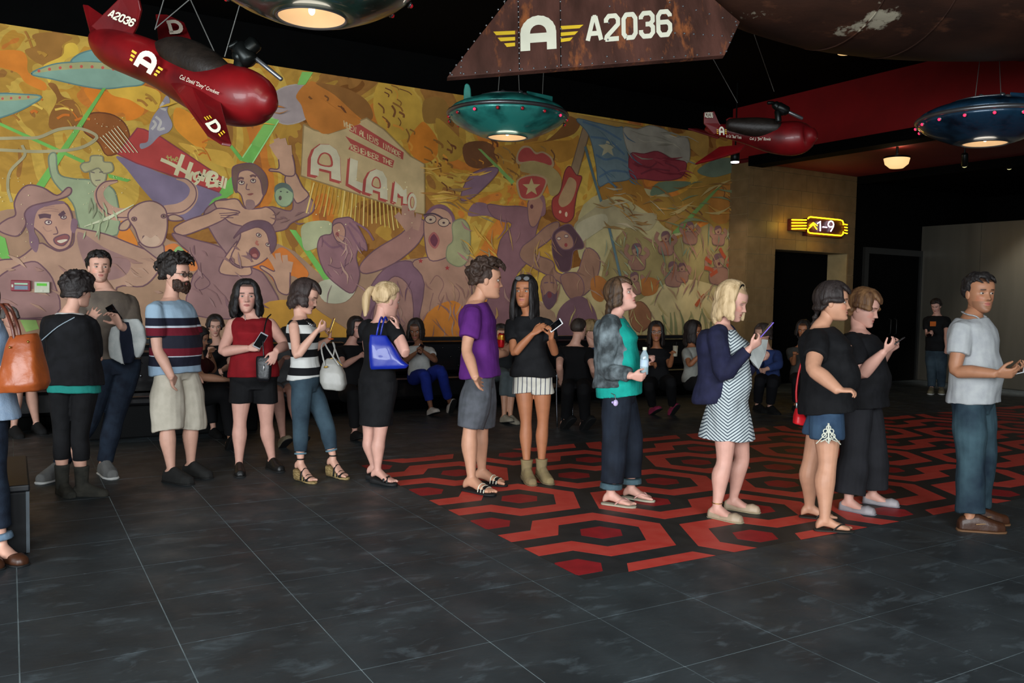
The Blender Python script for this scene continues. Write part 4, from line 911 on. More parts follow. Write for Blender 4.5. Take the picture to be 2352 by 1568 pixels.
strokes_obj('lettering', Qn, word('A2036'), (.024, .09), M_WHITE, fin_, ship)
# ================================================================ LAMPS, SIGN, PANELS
M_WARM = mat('warm_glass', '#f0d8a8', rough=.4, emit='#ffd08c', es=.95)
p = AT(1688, 372, 13.5); sl = empty('spotlight', tuple(p), 'small lit spotlight hanging in front of the mural at its right end', 'spotlight')
MB().lathe([(.05, .0), (.07, .01), (.07, .14), (.03, .19)], (0, 0, 0), 20).obj('housing', M_GUN, sl, True)
MB().lathe([(.062, -.012), (.066, .004), (.0, .004)], (0, 0, 0), 20).obj('lens', mat('lit_lens', '#ffffff', emit='#fff0ff', es=9), sl, True)
MB().tube([(0, 0, .18), (0, 0, ZC - p[2])], .012, 8).obj('stem', M_GUN, sl)
spot('mural_spot', (p[0], p[1], p[2] - .05), (9.8, YB, 2.2), 7, (1, .9, .8), 80)
spot('pillar_spot', (p[0], p[1], p[2] - .05), (11.2, 7.22, 1.6), 70, (1, .85, .6), 60)
p = AT(2060, 362, 13.2); sl = empty('ceiling_lamp', tuple(p), 'warm glowing glass bowl lamp under the dark red ceiling', 'ceiling lamp')
MB().lathe([(.02, -.17), (.1, -.16), (.17, -.10), (.19, -.02), (.19, 0), (.02, .005)], (0, 0, 0), 32).obj('glass_bowl', M_WARM, sl, True)
MB().lathe([(.195, -.015), (.2, .0), (.195, .012), (.1, .014)], (0, 0, 0), 32).obj('rim', M_GUN, sl, True)
MB().tube([(0, 0, 0), (0, 0, 4.0 - p[2])], .02, 10).obj('stem', M_GUN, sl)
point('bowl_glow', (p[0], p[1], p[2] + .08), 5, (1, .7, .4), .1)
p = on(2, 1942, 122, 4.93); sl = empty('downlight', (p[0], p[1], 4.93), 'small round warm downlight in the black ceiling beside the ship', 'downlight')
MB().lathe([(.11, 0), (.12, .01), (.12, .07), (.02, .07)], (0, 0, 0), 24).obj('can', M_GUN, sl, True)
MB().lathe([(.1, -.006), (.1, .003), (.0, .003)], (0, 0, 0), 24).obj('diffuser', M_WARM, sl, True)
for u, v, Dd, lb in ((2318, 376, 14, 'dim spotlight at the far right under the low ceiling'), (2215, 370, 13, 'dark spotlight head left of the brighter one under the low ceiling')):
    p = AT(u, v, Dd); s2 = empty('track_spotlight', tuple(p), lb, 'spotlight')
    MB().tube([(0, 0, .1), (.06, .03, -.05)], .05, 14).obj('head', M_GUN, s2, True); MB().tube([(.062, .031, -.058), (.066, .033, -.066)], .035, 14).obj('lens', mat('dim_lens', '#e8e0a0', emit='#e8e0a0', es=.8), s2, True)
    MB().tube([(0, 0, .08), (0, 0, 4.0 - p[2])], .012, 8).obj('stem', M_GUN, s2)
# neon sign
NY = 6.86
def np_(u, v, y=NY): return on(1, u, v, y)
c = np_(1882, 521, YT - .012); sign = empty('neon_sign', tuple(c), 'yellow neon sign reading 1-9 over the corridor opening', 'neon sign')
M_NY = mat('yellow_neon', '#ffd020', emit='#ffc010', es=5.5); M_NW = mat('white_neon', '#ffffff', emit='#e8e4ff', es=5); M_SB = mat('sign_box_dark_red', '#3a0c0c', rough=.4)
def nbox(px0, px1, v0, v1, y0, y1, m, name):
    a = np_(px0, v1, NY); b_ = np_(px1, v1, NY); t = np_(px0, v0, NY)
    mb = MB().box(a[0], y0, a[2], b_[0], y1, t[2]); local(mb, sign); return mb.obj(name, m, sign, bevel=.01)
nbox(1855, 1937, 500, 541, NY + .01, YT - .012, M_SB, 'sign_box'); nbox(1820, 1856, 502, 529, NY + .03, YT - .012, M_SB, 'side_box'); nbox(1936, 1947, 510, 537, NY + .03, YT - .012, M_SB, 'side_box')
def neon(pts, r, m, name='neon_tube', sub=1):
    mb = MB().tube([np_(u, v, NY - .02) for u, v in pts], r, 8, sub=sub); local(mb, sign); return mb.obj(name, m, sign, True)
neon([(1856, 502), (1858, 499), (1862, 498), (1930, 505), (1935, 507), (1937, 512), (1937, 516)], .012, M_NY); neon([(1856, 526), (1856, 532), (1861, 535), (1932, 541), (1936, 538), (1937, 532)], .012, M_NY)
for i in range(4):
    neon([(1819, 504.5 + i * 7), (1852, 505 + i * 6.6)], .011, M_NY); neon([(1940, 515 + i * 6.6), (1946, 516 + i * 6.6)], .011, M_NY)
neon([(1858, 524), (1868, 515), (1876, 526)], .011, M_NY, 'neon_arrow'); neon([(1860, 518), (1868, 511), (1877, 518)], .009, M_NY, 'neon_arrow')
neon([(1878, 513), (1884, 508), (1884, 530)], .011, M_NW, 'neon_figure'); neon([(1890, 521), (1899, 522)], .010, M_NW, 'neon_dash')
neon([(1912, 520), (1906, 521), (1902, 516), (1905, 509), (1910, 508), (1914, 512), (1914, 520), (1908, 531)], .011, M_NW, 'neon_figure', 2)
point('neon_glow_left', tuple(np_(1812, 516, 6.8)), 2.2, (1, .65, .1), .08); point('neon_glow', tuple(np_(1895, 560, 6.7)), 2.5, (1, .65, .1), .15); point('neon_glow_up', tuple(np_(1895, 482, 6.7)), 1.2, (1, .65, .1), .15)
# alarm panels on the mural
def panel(u0, v0, u1, v1, m, nm, lb, cat, scr):
    a = on(1, u0, v1, YB - .04); b_ = on(1, u1, v0, YB - .04); r = empty(nm, (a[0], YB - .02, a[2]), lb, cat)
    mb = MB().box(a[0], YB - .06, a[2], b_[0], YB - .006, b_[2]); local(mb, r); mb.obj('housing', m, r, bevel=.008)
    for (x0, y0, x1, y1, c, nn) in scr:
        w, h = b_[0] - a[0], b_[2] - a[2]; mb = MB().box(a[0] + w * x0, YB - .066, a[2] + h * y0, a[0] + w * x1, YB - .059, a[2] + h * y1); local(mb, r); mb.obj(nn, c, r)
panel(25, 644, 70, 668, mat('alarm_red', '#8c2030', rough=.4), 'alarm_panel', 'small red alarm panel with pale strip on the mural at far left', 'alarm panel', [(.18, .6, .85, .75, mat('pale_strip', '#b0d8b8'), 'display'), (.18, .15, .85, .5, mat('grey_strip', '#8090a0'), 'label_plate'), (.03, .35, .12, .6, M_WHITE, 'key_lock')])
panel(79, 647, 114, 672, mat('panel_cream', '#c8c8b0', rough=.4), 'alarm_panel', 'small cream control panel with green display right of the red one', 'control panel', [(.15, .62, .8, .85, mat('green_display', '#60b040', emit='#50a030', es=.4), 'display'), (.4, .1, .55, .25, M_WHITE, 'button')])
# ================================================================ PEOPLE: the builder
UP = np.array([0, 0, 1.])
def nrmz(v): v = np.array(v, float); return v / (np.linalg.norm(v) + 1e-12)
def loft(mb, rings, n=28, e=.85):
    V = []; F = []
    for c, s, f, hw, fr, bk in rings:
        for k in range(n):
            t = 2 * math.pi * k / n; x, y = math.cos(t), math.sin(t); x = math.copysign(abs(x) ** e, x); y = math.copysign(abs(y) ** e, y)
            V.append(c + s * hw * x + f * (fr if y > 0 else bk) * y)
    m = len(rings)
    for i in range(m - 1):
        for k in range(n): a, b = i * n + k, i * n + (k + 1) % n; F.append((a, b, b + n, a + n))
    F.append(tuple(range(n - 1, -1, -1))); F.append(tuple(range((m - 1) * n, m * n)))
    return mb.add(V, F)
def bake(mb, voxel, smooth=4, disp=0, dst=(9, 9, 3.5), seed=0):
    me = mb.mesh('tmp'); o = bpy.data.objects.new('tmp', me); COL.objects.link(o)
    b = bmesh.new(); b.from_mesh(me); bmesh.ops.recalc_face_normals(b, faces=b.faces); b.to_mesh(me); b.free()
    r = o.modifiers.new('r', 'REMESH'); r.mode = 'VOXEL'; r.voxel_size = voxel; r.adaptivity = 0
    if smooth: s = o.modifiers.new('s', 'SMOOTH'); s.factor = .5; s.iterations = smooth
    dg = bpy.context.evaluated_depsgraph_get(); out = bpy.data.meshes.new_from_object(o.evaluated_get(dg))
    COL.objects.unlink(o); bpy.data.objects.remove(o); bpy.data.meshes.remove(me)
    if disp:
        n = len(out.vertices); co = np.empty(n * 3, np.float32); no = np.empty(n * 3, np.float32); out.vertices.foreach_get('co', co); out.vertex_normals.foreach_get('vector', no)
        co = co.reshape(-1, 3); no = no.reshape(-1, 3); q = co * np.array(dst) + seed * 7.3
        h = np.array([mnoise.noise(Vector(p)) for p in q]) + .5 * np.array([mnoise.noise(Vector(p)) for p in q * 2.1 + 5])
        co += no * (h * disp)[:, None]; out.vertices.foreach_set('co', co.ravel()); out.update()
    return out
def head_mesh(mb, c, R3, k, fem, chub=0., mouth=0.):
    """R3 columns: left, forward, up; k scale. Adds the head and returns index range start"""
    Z = np.array([-.122, -.116, -.105, -.088, -.07, -.05, -.025, 0, .03, .06, .085, .105, .116, .12])
    Wd = np.array([.012, .030, .044, .053, .059, .064, .069, .073, .0755, .0755, .067, .047, .025, .006])
    Fr = np.array([.066, .082, .0905, .0925, .0905, .0905, .0895, .0865, .091, .087, .071, .045, .022, .004])
    Bk = np.array([.01, -.005, .02, .04, .052, .063, .078, .09, .101, .105, .096, .07, .038, .01])
    if fem: Wd = Wd * np.array([.8, .85, .88, .9, .93, .95, .97, .98, .98, .98, .98, .98, 1, 1])
    Wd = Wd * (1 + chub * np.exp(-((Z + .06) / .05) ** 2)); Fr = Fr * (1 + .15 * chub * np.exp(-((Z + .09) / .03) ** 2))
    zz = np.linspace(-.122, .12, 54); n = 56; V = []; base = len(mb.v)
    P_ = crom(np.c_[Z, Wd, Fr, Bk], 6); w = np.interp(zz, P_[:, 0], P_[:, 1]); f = np.interp(zz, P_[:, 0], P_[:, 2]); b = np.interp(zz, P_[:, 0], P_[:, 3])
    loc = []
    for i, z in enumerate(zz):
        for j in range(n):
            a = 2 * math.pi * j / n; sx, cy = math.sin(a), math.cos(a); ex = .9
            x = w[i] * math.copysign(abs(sx) ** ex, sx); y = (f[i] * abs(cy) ** .82) if cy > 0 else -b[i] * abs(cy) ** .95
            if cy > 0:
                G = lambda x0, z0, sx_, sz_: math.exp(-((abs(x) - x0) / sx_) ** 2 - ((z - z0) / sz_) ** 2)
                t = min(max((.015 - z) / .05, 0), 1)          # nose: ridge growing to the tip
                y += (.005 + .021 * t) * math.exp(-(x / (.0075 + .006 * t)) ** 2) * (1 if -.035 < z < .02 else math.exp(-((z + .035) / .006) ** 2) if z <= -.035 else math.exp(-((z - .02) / .012) ** 2))
                y += .007 * G(.013, -.032, .007, .008)         # nostril wings
                y -= .011 * G(.031, .004, .017, .013)          # eye sockets
                y += .005 * G(.03, .027, .022, .008)           # brow
                y += .004 * G(.04, -.022, .02, .018)           # cheek
                y += .0055 * G(0, -.058, .02, .0055) + .006 * G(0, -.069, .016, .006) - .005 * G(0, -.0635, .022, .0025 + mouth)
                y -= .003 * G(0, -.082, .02, .006); y += .006 * G(0, -.103, .018, .012)
            loc.append((x, y, z)); V.append(c + R3 @ (np.array([x, y, z]) * k))
    F = [(i * n + j, i * n + (j + 1) % n, (i + 1) * n + (j + 1) % n, (i + 1) * n + j) for i in range(53) for j in range(n)]
    F.append(tuple(range(n - 1, -1, -1))); F.append(tuple(range(53 * n, 54 * n)))
    mb.add(V, F)
    for s in (-1, 1):
        e = MB().ball((0, 0, 0), (.011, .019, .031), 12, 8); e2 = [(p[0] + s * .073 * (.97 if fem else 1) + s * max(0, -p[1]) * .25, p[1] - .006, p[2] - .006) for p in e.v]
        mb.add([c + R3 @ (np.array(p) * k) for p in e2], e.f); loc += e2
    return base, np.array(loc)
def hair_mesh(c, R3, k, st, voxel):
    """st: face (half opening in degrees), vol, back, side (length hanging below ear level), fringe, part, wave, short"""
    mb = MB(); vol = st.get('vol', .012); rnd = random.Random(st.get('seed', 3))
    H = lambda p: c + R3 @ (np.array(p, float) * k)
    def ell(az, th, ex=0.):
        a, t = math.radians(az), math.radians(th); return np.array([(.078 + vol + ex) * math.sin(t) * math.sin(a), -.008 + (.098 + vol + ex) * math.sin(t) * math.cos(a), .03 + (.092 + vol + ex) * math.cos(t)])
    cp = MB().ball((0, 0, 0), (1, 1, 1), 24, 16)
    mb.add([H((p[0] * (.077 + vol), -.024 + p[1] * (.089 + vol * .8), .04 + p[2] * (.081 + vol))) for p in cp.v], cp.f)
    G = R3.T @ np.array([0, 0, -1.]); G = G / np.linalg.norm(G)      # gravity in head space
    face = st.get('face', 60); nl = st.get('n', 34); wav = st.get('wave', .004)
    for layer_ in range(2):
        for i in range(nl):
            az = face * .8 + (360 - 1.6 * face) * (i + .5 * layer_) / nl; az += rnd.uniform(-3, 3); d = abs((az + 180) % 360 - 180)
            side = d < 115; L = st.get('side', .0) if side else st.get('back', .0); L *= rnd.uniform(.9, 1.05)
            end = 62 + 45 * min(1, max(0, (d - face) / 55)) + (14 if d > 110 else 0)
            if L > .01: end = max(end, 92)
            pts = []; s_az = az
            for t in np.linspace(8, end, 7): pts.append(ell(s_az + (1 - t / end) * (st.get('part', 0)), t, -.006 * layer_))
            p = pts[-1].copy()
            if L > .01:
                out = nrmz([pts[-1][0], pts[-1][1], 0]) * .01
                for q in range(1, 8): pts.append(p + G * L * q / 7 + out * math.sin(q / 7 * 2.2) * st.get('flare', 1.) + np.array([math.sin(q * 1.9 + i) * wav, math.cos(q * 1.7 + i) * wav, 0]) - np.array([pts[-1][0] * st.get('gather', 0) * q / 7, 0, 0]))
            r = [.012] + [.0155] * (len(pts) - 2) + [.007]
            mb.tube([H(q) for q in pts], [x * k * st.get('lr', 1.) for x in r], 8, sub=2)
    fr = st.get('fringe', 0)
    if fr:
        for i in range(13):
            az = -58 + 116 * i / 12; pts = [ell(az * .8, t, 0) for t in np.linspace(10, 56 + fr, 6)]; pts[-1] = pts[-1] * (1, 1.0, 1)
            mb.tube([H(q) for q in pts], [.013 * k] * 5 + [.006 * k], 8, sub=2)
    if st.get('sweep'):
        for i in range(10):
            a0 = st['sweep'] * (20 - i * 9); pts = [ell(a0 + st['sweep'] * u_ * 55, 12 + u_ * 62, .002) for u_ in np.linspace(0, 1, 6)]
            mb.tube([H(q) for q in pts], [.012 * k] * 5 + [.006 * k], 8, sub=2)
    if st.get('top'):
        for i in range(80):
            a = rnd.uniform(-180, 180); t = rnd.uniform(5, 74) if abs(a) > 120 else rnd.uniform(5, 46); p = ell(a, t, -.004); q = ell(a + rnd.uniform(-25, 25), t + 12, st['top']); r_ = ell(a + rnd.uniform(-40, 40), t + 26, st['top'] * .6)
            mb.tube([H(p), H(q), H(r_)], [.010 * k, .0095 * k, .005 * k], 7, sub=3)
    for pts, rr in st.get('tails', []): mb.tube([H(q) for q in pts], [x * k for x in rr], 10, sub=3)
    me = bake(mb, voxel, 4 if not st.get('top') else 3, st.get('rough', .0028), (110, 110, 9) if not st.get('top') else (75, 75, 45), 2); return me
SKIN = dict(fair='#c99a86', pink='#c49484', tan='#9c6444', mid='#b8876c', brown='#7c523c', olive='#a87a5c')
def skin_mat(): return mat('skin', '#ffffff', rough=.5, var=.05, vs=18, attr='Col', spec=.35)
class Fig:
    def __init__(s, label, N, P, face, hips=None, h=1.7, feet=None, D=None, skin='fair', hair='#2a1c14', vox=.0065, cat='person', group=None, fem=True, **b):
        s.h = h; s.k = h / 1.72; s.vox = vox; s.fem = fem; s.feet_px = feet; s.label = label
        fl = [on(2, u, v, 0.) for u, v in feet] if feet else None
        s.D = D if D is not None else float(np.mean([depth(p) for p in fl]))
        g = AT(P[0], P[1], s.D); s.root = empty('person', (g[0], g[1], 0), label, cat, group); s.o = np.array([g[0], g[1], 0])
        v = g - CAM; v[2] = 0; s.aw = nrmz(v); s.rt = np.array([s.aw[1], -s.aw[0], 0])
        s.b = dict(sw=.19, cw=.155, ww=.13, hw=.165, cd=.11, wd=.09, hd=.115, bust=.025, belly=0., arm=1., leg=1., neck=.05); 
        if not fem: s.b.update(sw=.205, cw=.17, ww=.15, hw=.16, cd=.115, wd=.105, hd=.11, bust=0., neck=.058, arm=1.12, leg=1.05)
        s.b.update(b); 
        s.N, s.P = s.W(*N), s.W(*P); s.ft = s.dir(face); s.fh = s.dir(face if hips is None else hips)
        s.Ls, s.Lh = np.cross(UP, s.ft), np.cross(UP, s.fh)       # towards the person's left
        s.tone = lin(SKIN.get(skin, skin)); s.hairc = hair; s.arms = {}; s.legs = {}; s.bm = MB(); s.heads = None
        s.torso_rings()
    def W(s, u, v, dz=0.): return AT(u, v, s.D + dz)
    def dir(s, phi, pitch=0.):
        a = math.radians(phi); p = math.radians(pitch); return (-s.aw * math.cos(a) + s.rt * math.sin(a)) * math.cos(p) - UP * math.sin(p)
    def solve(s, S0, u, v, L, sg):
        d = ray(u, v); w = CAM - S0; a = d @ d; b = 2 * d @ w; c = w @ w - L * L; q = b * b - 4 * a * c
        t = -b / (2 * a) if q < 0 else (-b + sg * math.sqrt(q)) / (2 * a)
        return CAM + d * t
    def ring(s, t, grow=0., gd=None):
        """torso cross-section at t (0 hip, 1 neck base)"""
        b = s.b; gd = grow if gd is None else gd
        T_ = [-.2, -.08, 0, .1, .25, .42, .58, .70, .82, .91, .97, 1.02]
        W_r = [.62 * b['hw'], .93 * b['hw'], b['hw'], b['hw'] * .97, b['ww'] * 1.06, b['ww'], b['cw'] * .93, b['cw'], b['cw'] * 1.03, b['sw'] * .80, b['sw'] * .50, b['neck'] * 1.2]
        Fd = [.6 * b['hd'], .85 * b['hd'], b['hd'] * .9, b['hd'] * .9 + b['belly'] * .7, b['wd'] + b['belly'], b['wd'] + b['belly'] * .8, b['cd'] * .92 + b['bust'] * .4 + b['belly'] * .3, b['cd'] + b['bust'], b['cd'] * .9, b['cd'] * .68, b['cd'] * .5, b['neck']]
        Bd = [.65 * b['hd'], b['hd'], b['hd'] * 1.05, b['hd'] * .95, b['wd'] * .9, b['wd'] * .85, b['cd'] * .88, b['cd'] * .95, b['cd'] * .92, b['cd'] * .75, b['cd'] * .55, b['neck']]
        w, f, k_ = (float(np.interp(t, T_, X)) * s.k for X in (W_r, Fd, Bd))
        tt = min(max(t, 0), 1); c = s.P + (s.N - s.P) * t; sd = nrmz(s.Lh * (1 - tt) + s.Ls * tt); fw = nrmz(s.fh * (1 - tt) + s.ft * tt)
        ax = nrmz(s.N - s.P); fw = nrmz(fw - ax * (fw @ ax)); 
        return [c, sd, fw, w + grow, f + gd, k_ + gd]
    def torso_rings(s):
        loft(s.bm, [s.ring(t) for t in np.linspace(-.2, 1.02, 20)])
    def shoulder(s, side):
        b = s.b['sw'] * s.k; sg = 1 if side == 'L' else -1
        return s.N + s.Ls * sg * b * .84 - UP * .076 * s.k
    def arm(s, side, el, wr, hd=None, nm=None, curl=.5, thumb=.3, spread=.12, sh=None, near=0.):
        S0 = s.shoulder(side) if sh is None else s.W(*sh); r = s.b['arm'] * s.k
        E = s.solve(S0, el[0], el[1], .285 * s.k, el[2] if len(el) > 2 else -1); Wp = s.solve(E, wr[0], wr[1], .245 * s.k, wr[2] if len(wr) > 2 else -1)
        s.arms[side] = (S0, E, Wp)
        S0 = S0 - s.aw * near * .5; E = E - s.aw * near; Wp = Wp - s.aw * near; s.arms[side] = (S0, E, Wp)
        s.bm.tube([S0 + (s.N - S0) * .22 - UP * .03 * s.k, S0, S0 * .5 + E * .5, E, E * .6 + Wp * .4, Wp], [.036 * r, .047 * r, .043 * r, .036 * r, .038 * r, (.026 * r, .021 * r)], 14, sub=3)
        d = nrmz(Wp - E) if hd is None else nrmz(s.rt * hd[0] + UP * hd[1] + s.aw * hd[2])
        n = s.ft if nm is None else s.rt * nm[0] + UP * nm[1] + s.aw * nm[2]; n = nrmz(n - d * (n @ d))
        s.hand(Wp, d, n, 1 if side == 'L' else -1, curl, thumb, spread); return Wp, d, n
    def hand(s, Wp, d, n, sg, curl, thumb, spread):
        """d: wrist to knuckles, n: palm normal, thumb side = cross"""
        k = s.k * (.92 if s.fem else 1.02); sd = np.cross(d, n) * sg * -1.     # towards the thumb
        s.last_side = sd; m = s.bm; pw = .040 * k
        loft(m, [[Wp + d * x * k, sd, n, w * k, th * k, th * k] for x, w, th in ((-.01, .024, .018), (.02, .032, .016), (.055, .040, .0155), (.085, .041, .013), (.095, .036, .010))], 16, .8)
        L4 = (.068, .076, .071, .056)
        for i in range(4):
            off = (.0295 - i * .0195) * k; p = Wp + d * (.082 + (.004, .008, .004, -.004)[i]) * k + sd * off; dd = nrmz(d + sd * spread * (1 - i * .67)); pts = [p - dd * .02 * k, p]; ang = 0
            for j, fr in enumerate((.45, .31, .24)):
                ang += curl * (1.0, 1.25, .8)[j] * (1 + .06 * i); v = dd * math.cos(ang) + n * math.sin(ang); p = p + v * L4[i] * fr * k; pts.append(p)
            m.tube(pts, [.0095 * k, .0095 * k, .0088 * k, .008 * k, .0068 * k], 8, sub=2)
        p = Wp + d * .028 * k + sd * .026 * k; tv = nrmz(d * .75 + sd * .75 + n * thumb * 1.2); q = p + tv * .042 * k; tv2 = nrmz(d * .95 + sd * (.35 - thumb * .5) + n * thumb * 1.5); m.tube([p - tv * .015 * k, p, q, q + tv2 * .03 * k, q + tv2 * .05 * k], [.014 * k, .0135 * k, .011 * k, .0098 * k, .008 * k], 8, sub=2)
    def leg(s, side, kn, an, toe, top=None, foot=True, sole=.0, kz=None, dzs=None, heel=0.):
        sg = 1 if side == 'L' else -1; r = s.b['leg'] * s.k
        H = s.P + s.Lh * sg * s.b['hw'] * .52 * s.k - UP * .03 if top is None else s.W(*top)
        za = (.075 + sole + heel) * 1.0; A = on(2, an[0], an[1], 0.) + UP * za if dzs is None else s.W(an[0], an[1], 0 if dzs == 'solve' else dzs)
        if kz is None: K = AT(kn[0], kn[1], depth(H) * .5 + depth(A) * .5)
        else: K = s.solve(H, kn[0], kn[1], .43 * s.k, kz)
        if dzs == 'solve':
            A = s.solve(K, an[0], an[1], .42 * s.k, 1)
            if A[2] < .36: A = np.array([A[0], A[1], .088]); toe = (toe[0], toe[1], depth(A) - s.D - .1)
        tp = on(2, toe[0], toe[1], 0.) if len(toe) == 2 else s.W(*toe)
        fd = tp - A; 
        if len(toe) == 2: fd[2] = 0
        fd = nrmz(fd); s.legs[side] = (H, K, A, fd, sole, heel)
        bk = -fd; bk[2] = 0
        s.bm.tube([H + UP * .015, H - UP * .04, H * .5 + K * .5, K, K * .68 + A * .32 + bk * .012, K * .35 + A * .65 + bk * .004, A + UP * .015, A - UP * .02], [.068 * r, .084 * r, .076 * r, .052 * r, .059 * r, .042 * r, .030 * r, .033 * r], 16, sub=3)
        k = s.k * (1.02 if s.fem else 1.12); base = A - UP * ((za - sole) if dzs is None else .075 + heel); sd = nrmz(np.cross(fd, UP)); u_ = nrmz(np.cross(sd, fd))
        s.legs[side] += (base, sd, u_, k)
        hl = heel
        rr = [(-.058, .020, .020, .022), (-.045, .030, .034, .034), (-.01, .033, .050, .050), (.03, .034, .044, .044), (.075, .040, .028, .030), (.115, .046, .019, .022), (.15, .043, .014, .016), (.165, .036, .011, .013)]
        loft(s.bm, [[base + fd * x * k + u_ * (z * k + hl * max(0, min(1, (.11 - x) / .13))), sd, u_, w * k, th * k, min(z, .03) * k * .98] for x, w, z, th in rr], 14, .8)
        if foot == 'bare':
            for i, (o, L_) in enumerate(((-.026, .042), (-.007, .036), (.009, .032), (.023, .027), (.035, .022))):
                o = o * (1 if side == 'R' else -1) * 1.0; p = base + fd * .150 * k - fd * abs(i) * .006 * k + sd * o * k + u_ * .012; rr_ = (.0125 if i == 0 else .0085) * k
                s.bm.tube([p, p + fd * L_ * .6 * k, p + fd * L_ * k - u_ * .003], [rr_, rr_, rr_ * .8], 8)
        return A
    def head(s, c, hh, phi, pitch=0., roll=0., st=None, chub=0., eyes=True, brow=None, gaze=0., lips='#a85a54', lid=0., mouth=0.):
        """c: picture point of the head's middle; hh: picture height chin to crown"""
        C = s.W(*c); k = hh * (s.D + (c[2] if len(c) > 2 else 0)) / FPX / .245; f = nrmz(s.dir(phi, pitch)); l = nrmz(np.cross(UP, f)); u_ = np.cross(f, l)
        if roll: a = math.radians(roll); l, u_ = l * math.cos(a) + u_ * math.sin(a), u_ * math.cos(a) - l * math.sin(a)
        R3 = np.c_[l, f, u_]; s.hd = (C, R3, k); nb = C - u_ * .085 * k - f * .022 * k
        s.bm.tube([s.N - UP * .05 - s.ft * .01, s.N + UP * .005, s.N * .35 + nb * .65, nb + u_ * .03], [s.b['neck'] * 1.5, s.b['neck'] * 1.12, s.b['neck'] * .95, s.b['neck'] * .98], 18, sub=3)
        s.hp = (C, R3, k, chub, mouth, lips, brow or s.hairc)
        if eyes:
            for sg in (-1, 1):
                e = MB().ball((0, 0, 0), 1, 20, 14); rot = np.array([sg * .02 + gaze, 1, 0]); rot = rot / np.linalg.norm(rot); cl = []; me = None
                ec = np.array([sg * .031, .0715, .004]); ev = [C + R3 @ ((ec + np.array(p) * (.0125, .0122, .0080 * (1 - lid))) * k) for p in e.v]
                m2 = MB(); m2.add(ev, e.f); local(m2, s.root); me = m2.mesh('eye'); at = me.color_attributes.new('Col', 'FLOAT_COLOR', 'POINT')
                cc = []
                for p in e.v:
                    q = np.array(p) @ rot; cc.append((*(lin('#0c0806') if q > .95 else lin('#2c1a10') if q > .80 else lin('#aaa096')), 1))
                at.data.foreach_set('color', np.array(cc, np.float32).ravel()); link('eye', me, mat('eye', '#ffffff', rough=.12, var=0, attr='Col', coat=.6), s.root, True)
        if st is not None:
            st = dict(st); m = mat('hair_' + s.hairc[1:] + st.get('tag', ''), s.hairc, rough=.58, var=0, vs=26, c2=st.get('c2', tuple(min(1, x * 1.9 + .012) for x in lin(s.hairc))), stretch=(1, 1, .08) if not st.get('top') else (1, 1, .4), bump=.35, bs=150, spec=.3)
            me = hair_mesh(C, R3, k, st, max(s.vox * .95, .006)); me.transform(Matrix.Translation(-Vector(s.o))); s.hair_o = link('hair', me, m, s.root, True)
        return C
    def H(s, x, y, z): C, R3, k = s.hd; return C + R3 @ (np.array([x, y, z]) * k)
    def finish(s):
        me = bake(s.bm, s.vox, 3); me.transform(Matrix.Translation(-Vector(s.o)))
        n = len(me.vertices); co = np.empty(n * 3, np.float32); me.vertices.foreach_get('co', co); co = co.reshape(-1, 3); t = np.array(s.tone)
        col = np.tile(t, (n, 1)); h2 = np.clip((co[:, 2] / s.h), 0, 1)
        at = me.color_attributes.new('Col', 'FLOAT_COLOR', 'POINT'); at.data.foreach_set('color', np.c_[col, np.ones(n)].astype(np.float32).ravel())
        o = link('body', me, skin_mat(), s.root, True)
        if hasattr(s, 'hp'):
            C, R3, k, chub, mouth, lips, brow = s.hp; hm = MB(); _, loc = head_mesh(hm, C, R3, k, s.fem, chub, mouth); local(hm, s.root); m2 = hm.mesh('head')
            x, y, z = np.abs(loc[:, 0]), loc[:, 1], loc[:, 2]; col = np.tile(t, (len(loc), 1)); fr = y > .02
            def paint(mask, c, a):
                col[mask] = col[mask] * (1 - a) + np.array(c if not isinstance(c, str) else lin(c)) * a
            paint(fr & (x > .028) & (x < .058) & (z < -.012) & (z > -.045), tuple(t * np.array([1.12, .82, .8])), .5)
            paint(fr & (((x / .0225) ** 2 + ((z + .0635) / .0105) ** 2) < 1), lips, .8)
            paint(fr & (np.abs(z + .0635) < .0026) & (x < .019), '#40201c', .7)
            paint(fr & (np.abs(z - .0265 + (x - .03) ** 2 * 6) < .0042) & (x > .014) & (x < .049), brow, .85)
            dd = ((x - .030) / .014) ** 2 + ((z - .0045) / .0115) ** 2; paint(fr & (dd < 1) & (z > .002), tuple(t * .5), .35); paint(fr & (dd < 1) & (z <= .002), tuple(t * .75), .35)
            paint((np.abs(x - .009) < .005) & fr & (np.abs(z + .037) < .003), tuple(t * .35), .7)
            if getattr(s, 'stubble', 0): paint(fr & (z < -.045) & (((x / .026) ** 2 + ((z + .0635) / .013) ** 2) > 1), '#2a1e18', s.stubble)
            paint((z > .075) | ((y < -.02) & (z > -.03)), s.hairc, .8)
            a2 = m2.color_attributes.new('Col', 'FLOAT_COLOR', 'POINT'); a2.data.foreach_set('color', np.c_[col, np.ones(len(col))].astype(np.float32).ravel())
            ho = link('head', m2, skin_mat(), None, True); sm = ho.modifiers.new('s', 'SUBSURF'); sm.levels = 1; sm.render_levels = 1
            if s.vox > .009: ho.modifiers.clear()
            dg = bpy.context.evaluated_depsgraph_get(); m3 = bpy.data.meshes.new_from_object(ho.evaluated_get(dg)); COL.objects.unlink(ho); bpy.data.objects.remove(ho)
            b = bmesh.new(); b.from_mesh(o.data); b.from_mesh(m3); b.to_mesh(o.data); b.free(); o.data.shade_smooth()
        s.body = o; return s
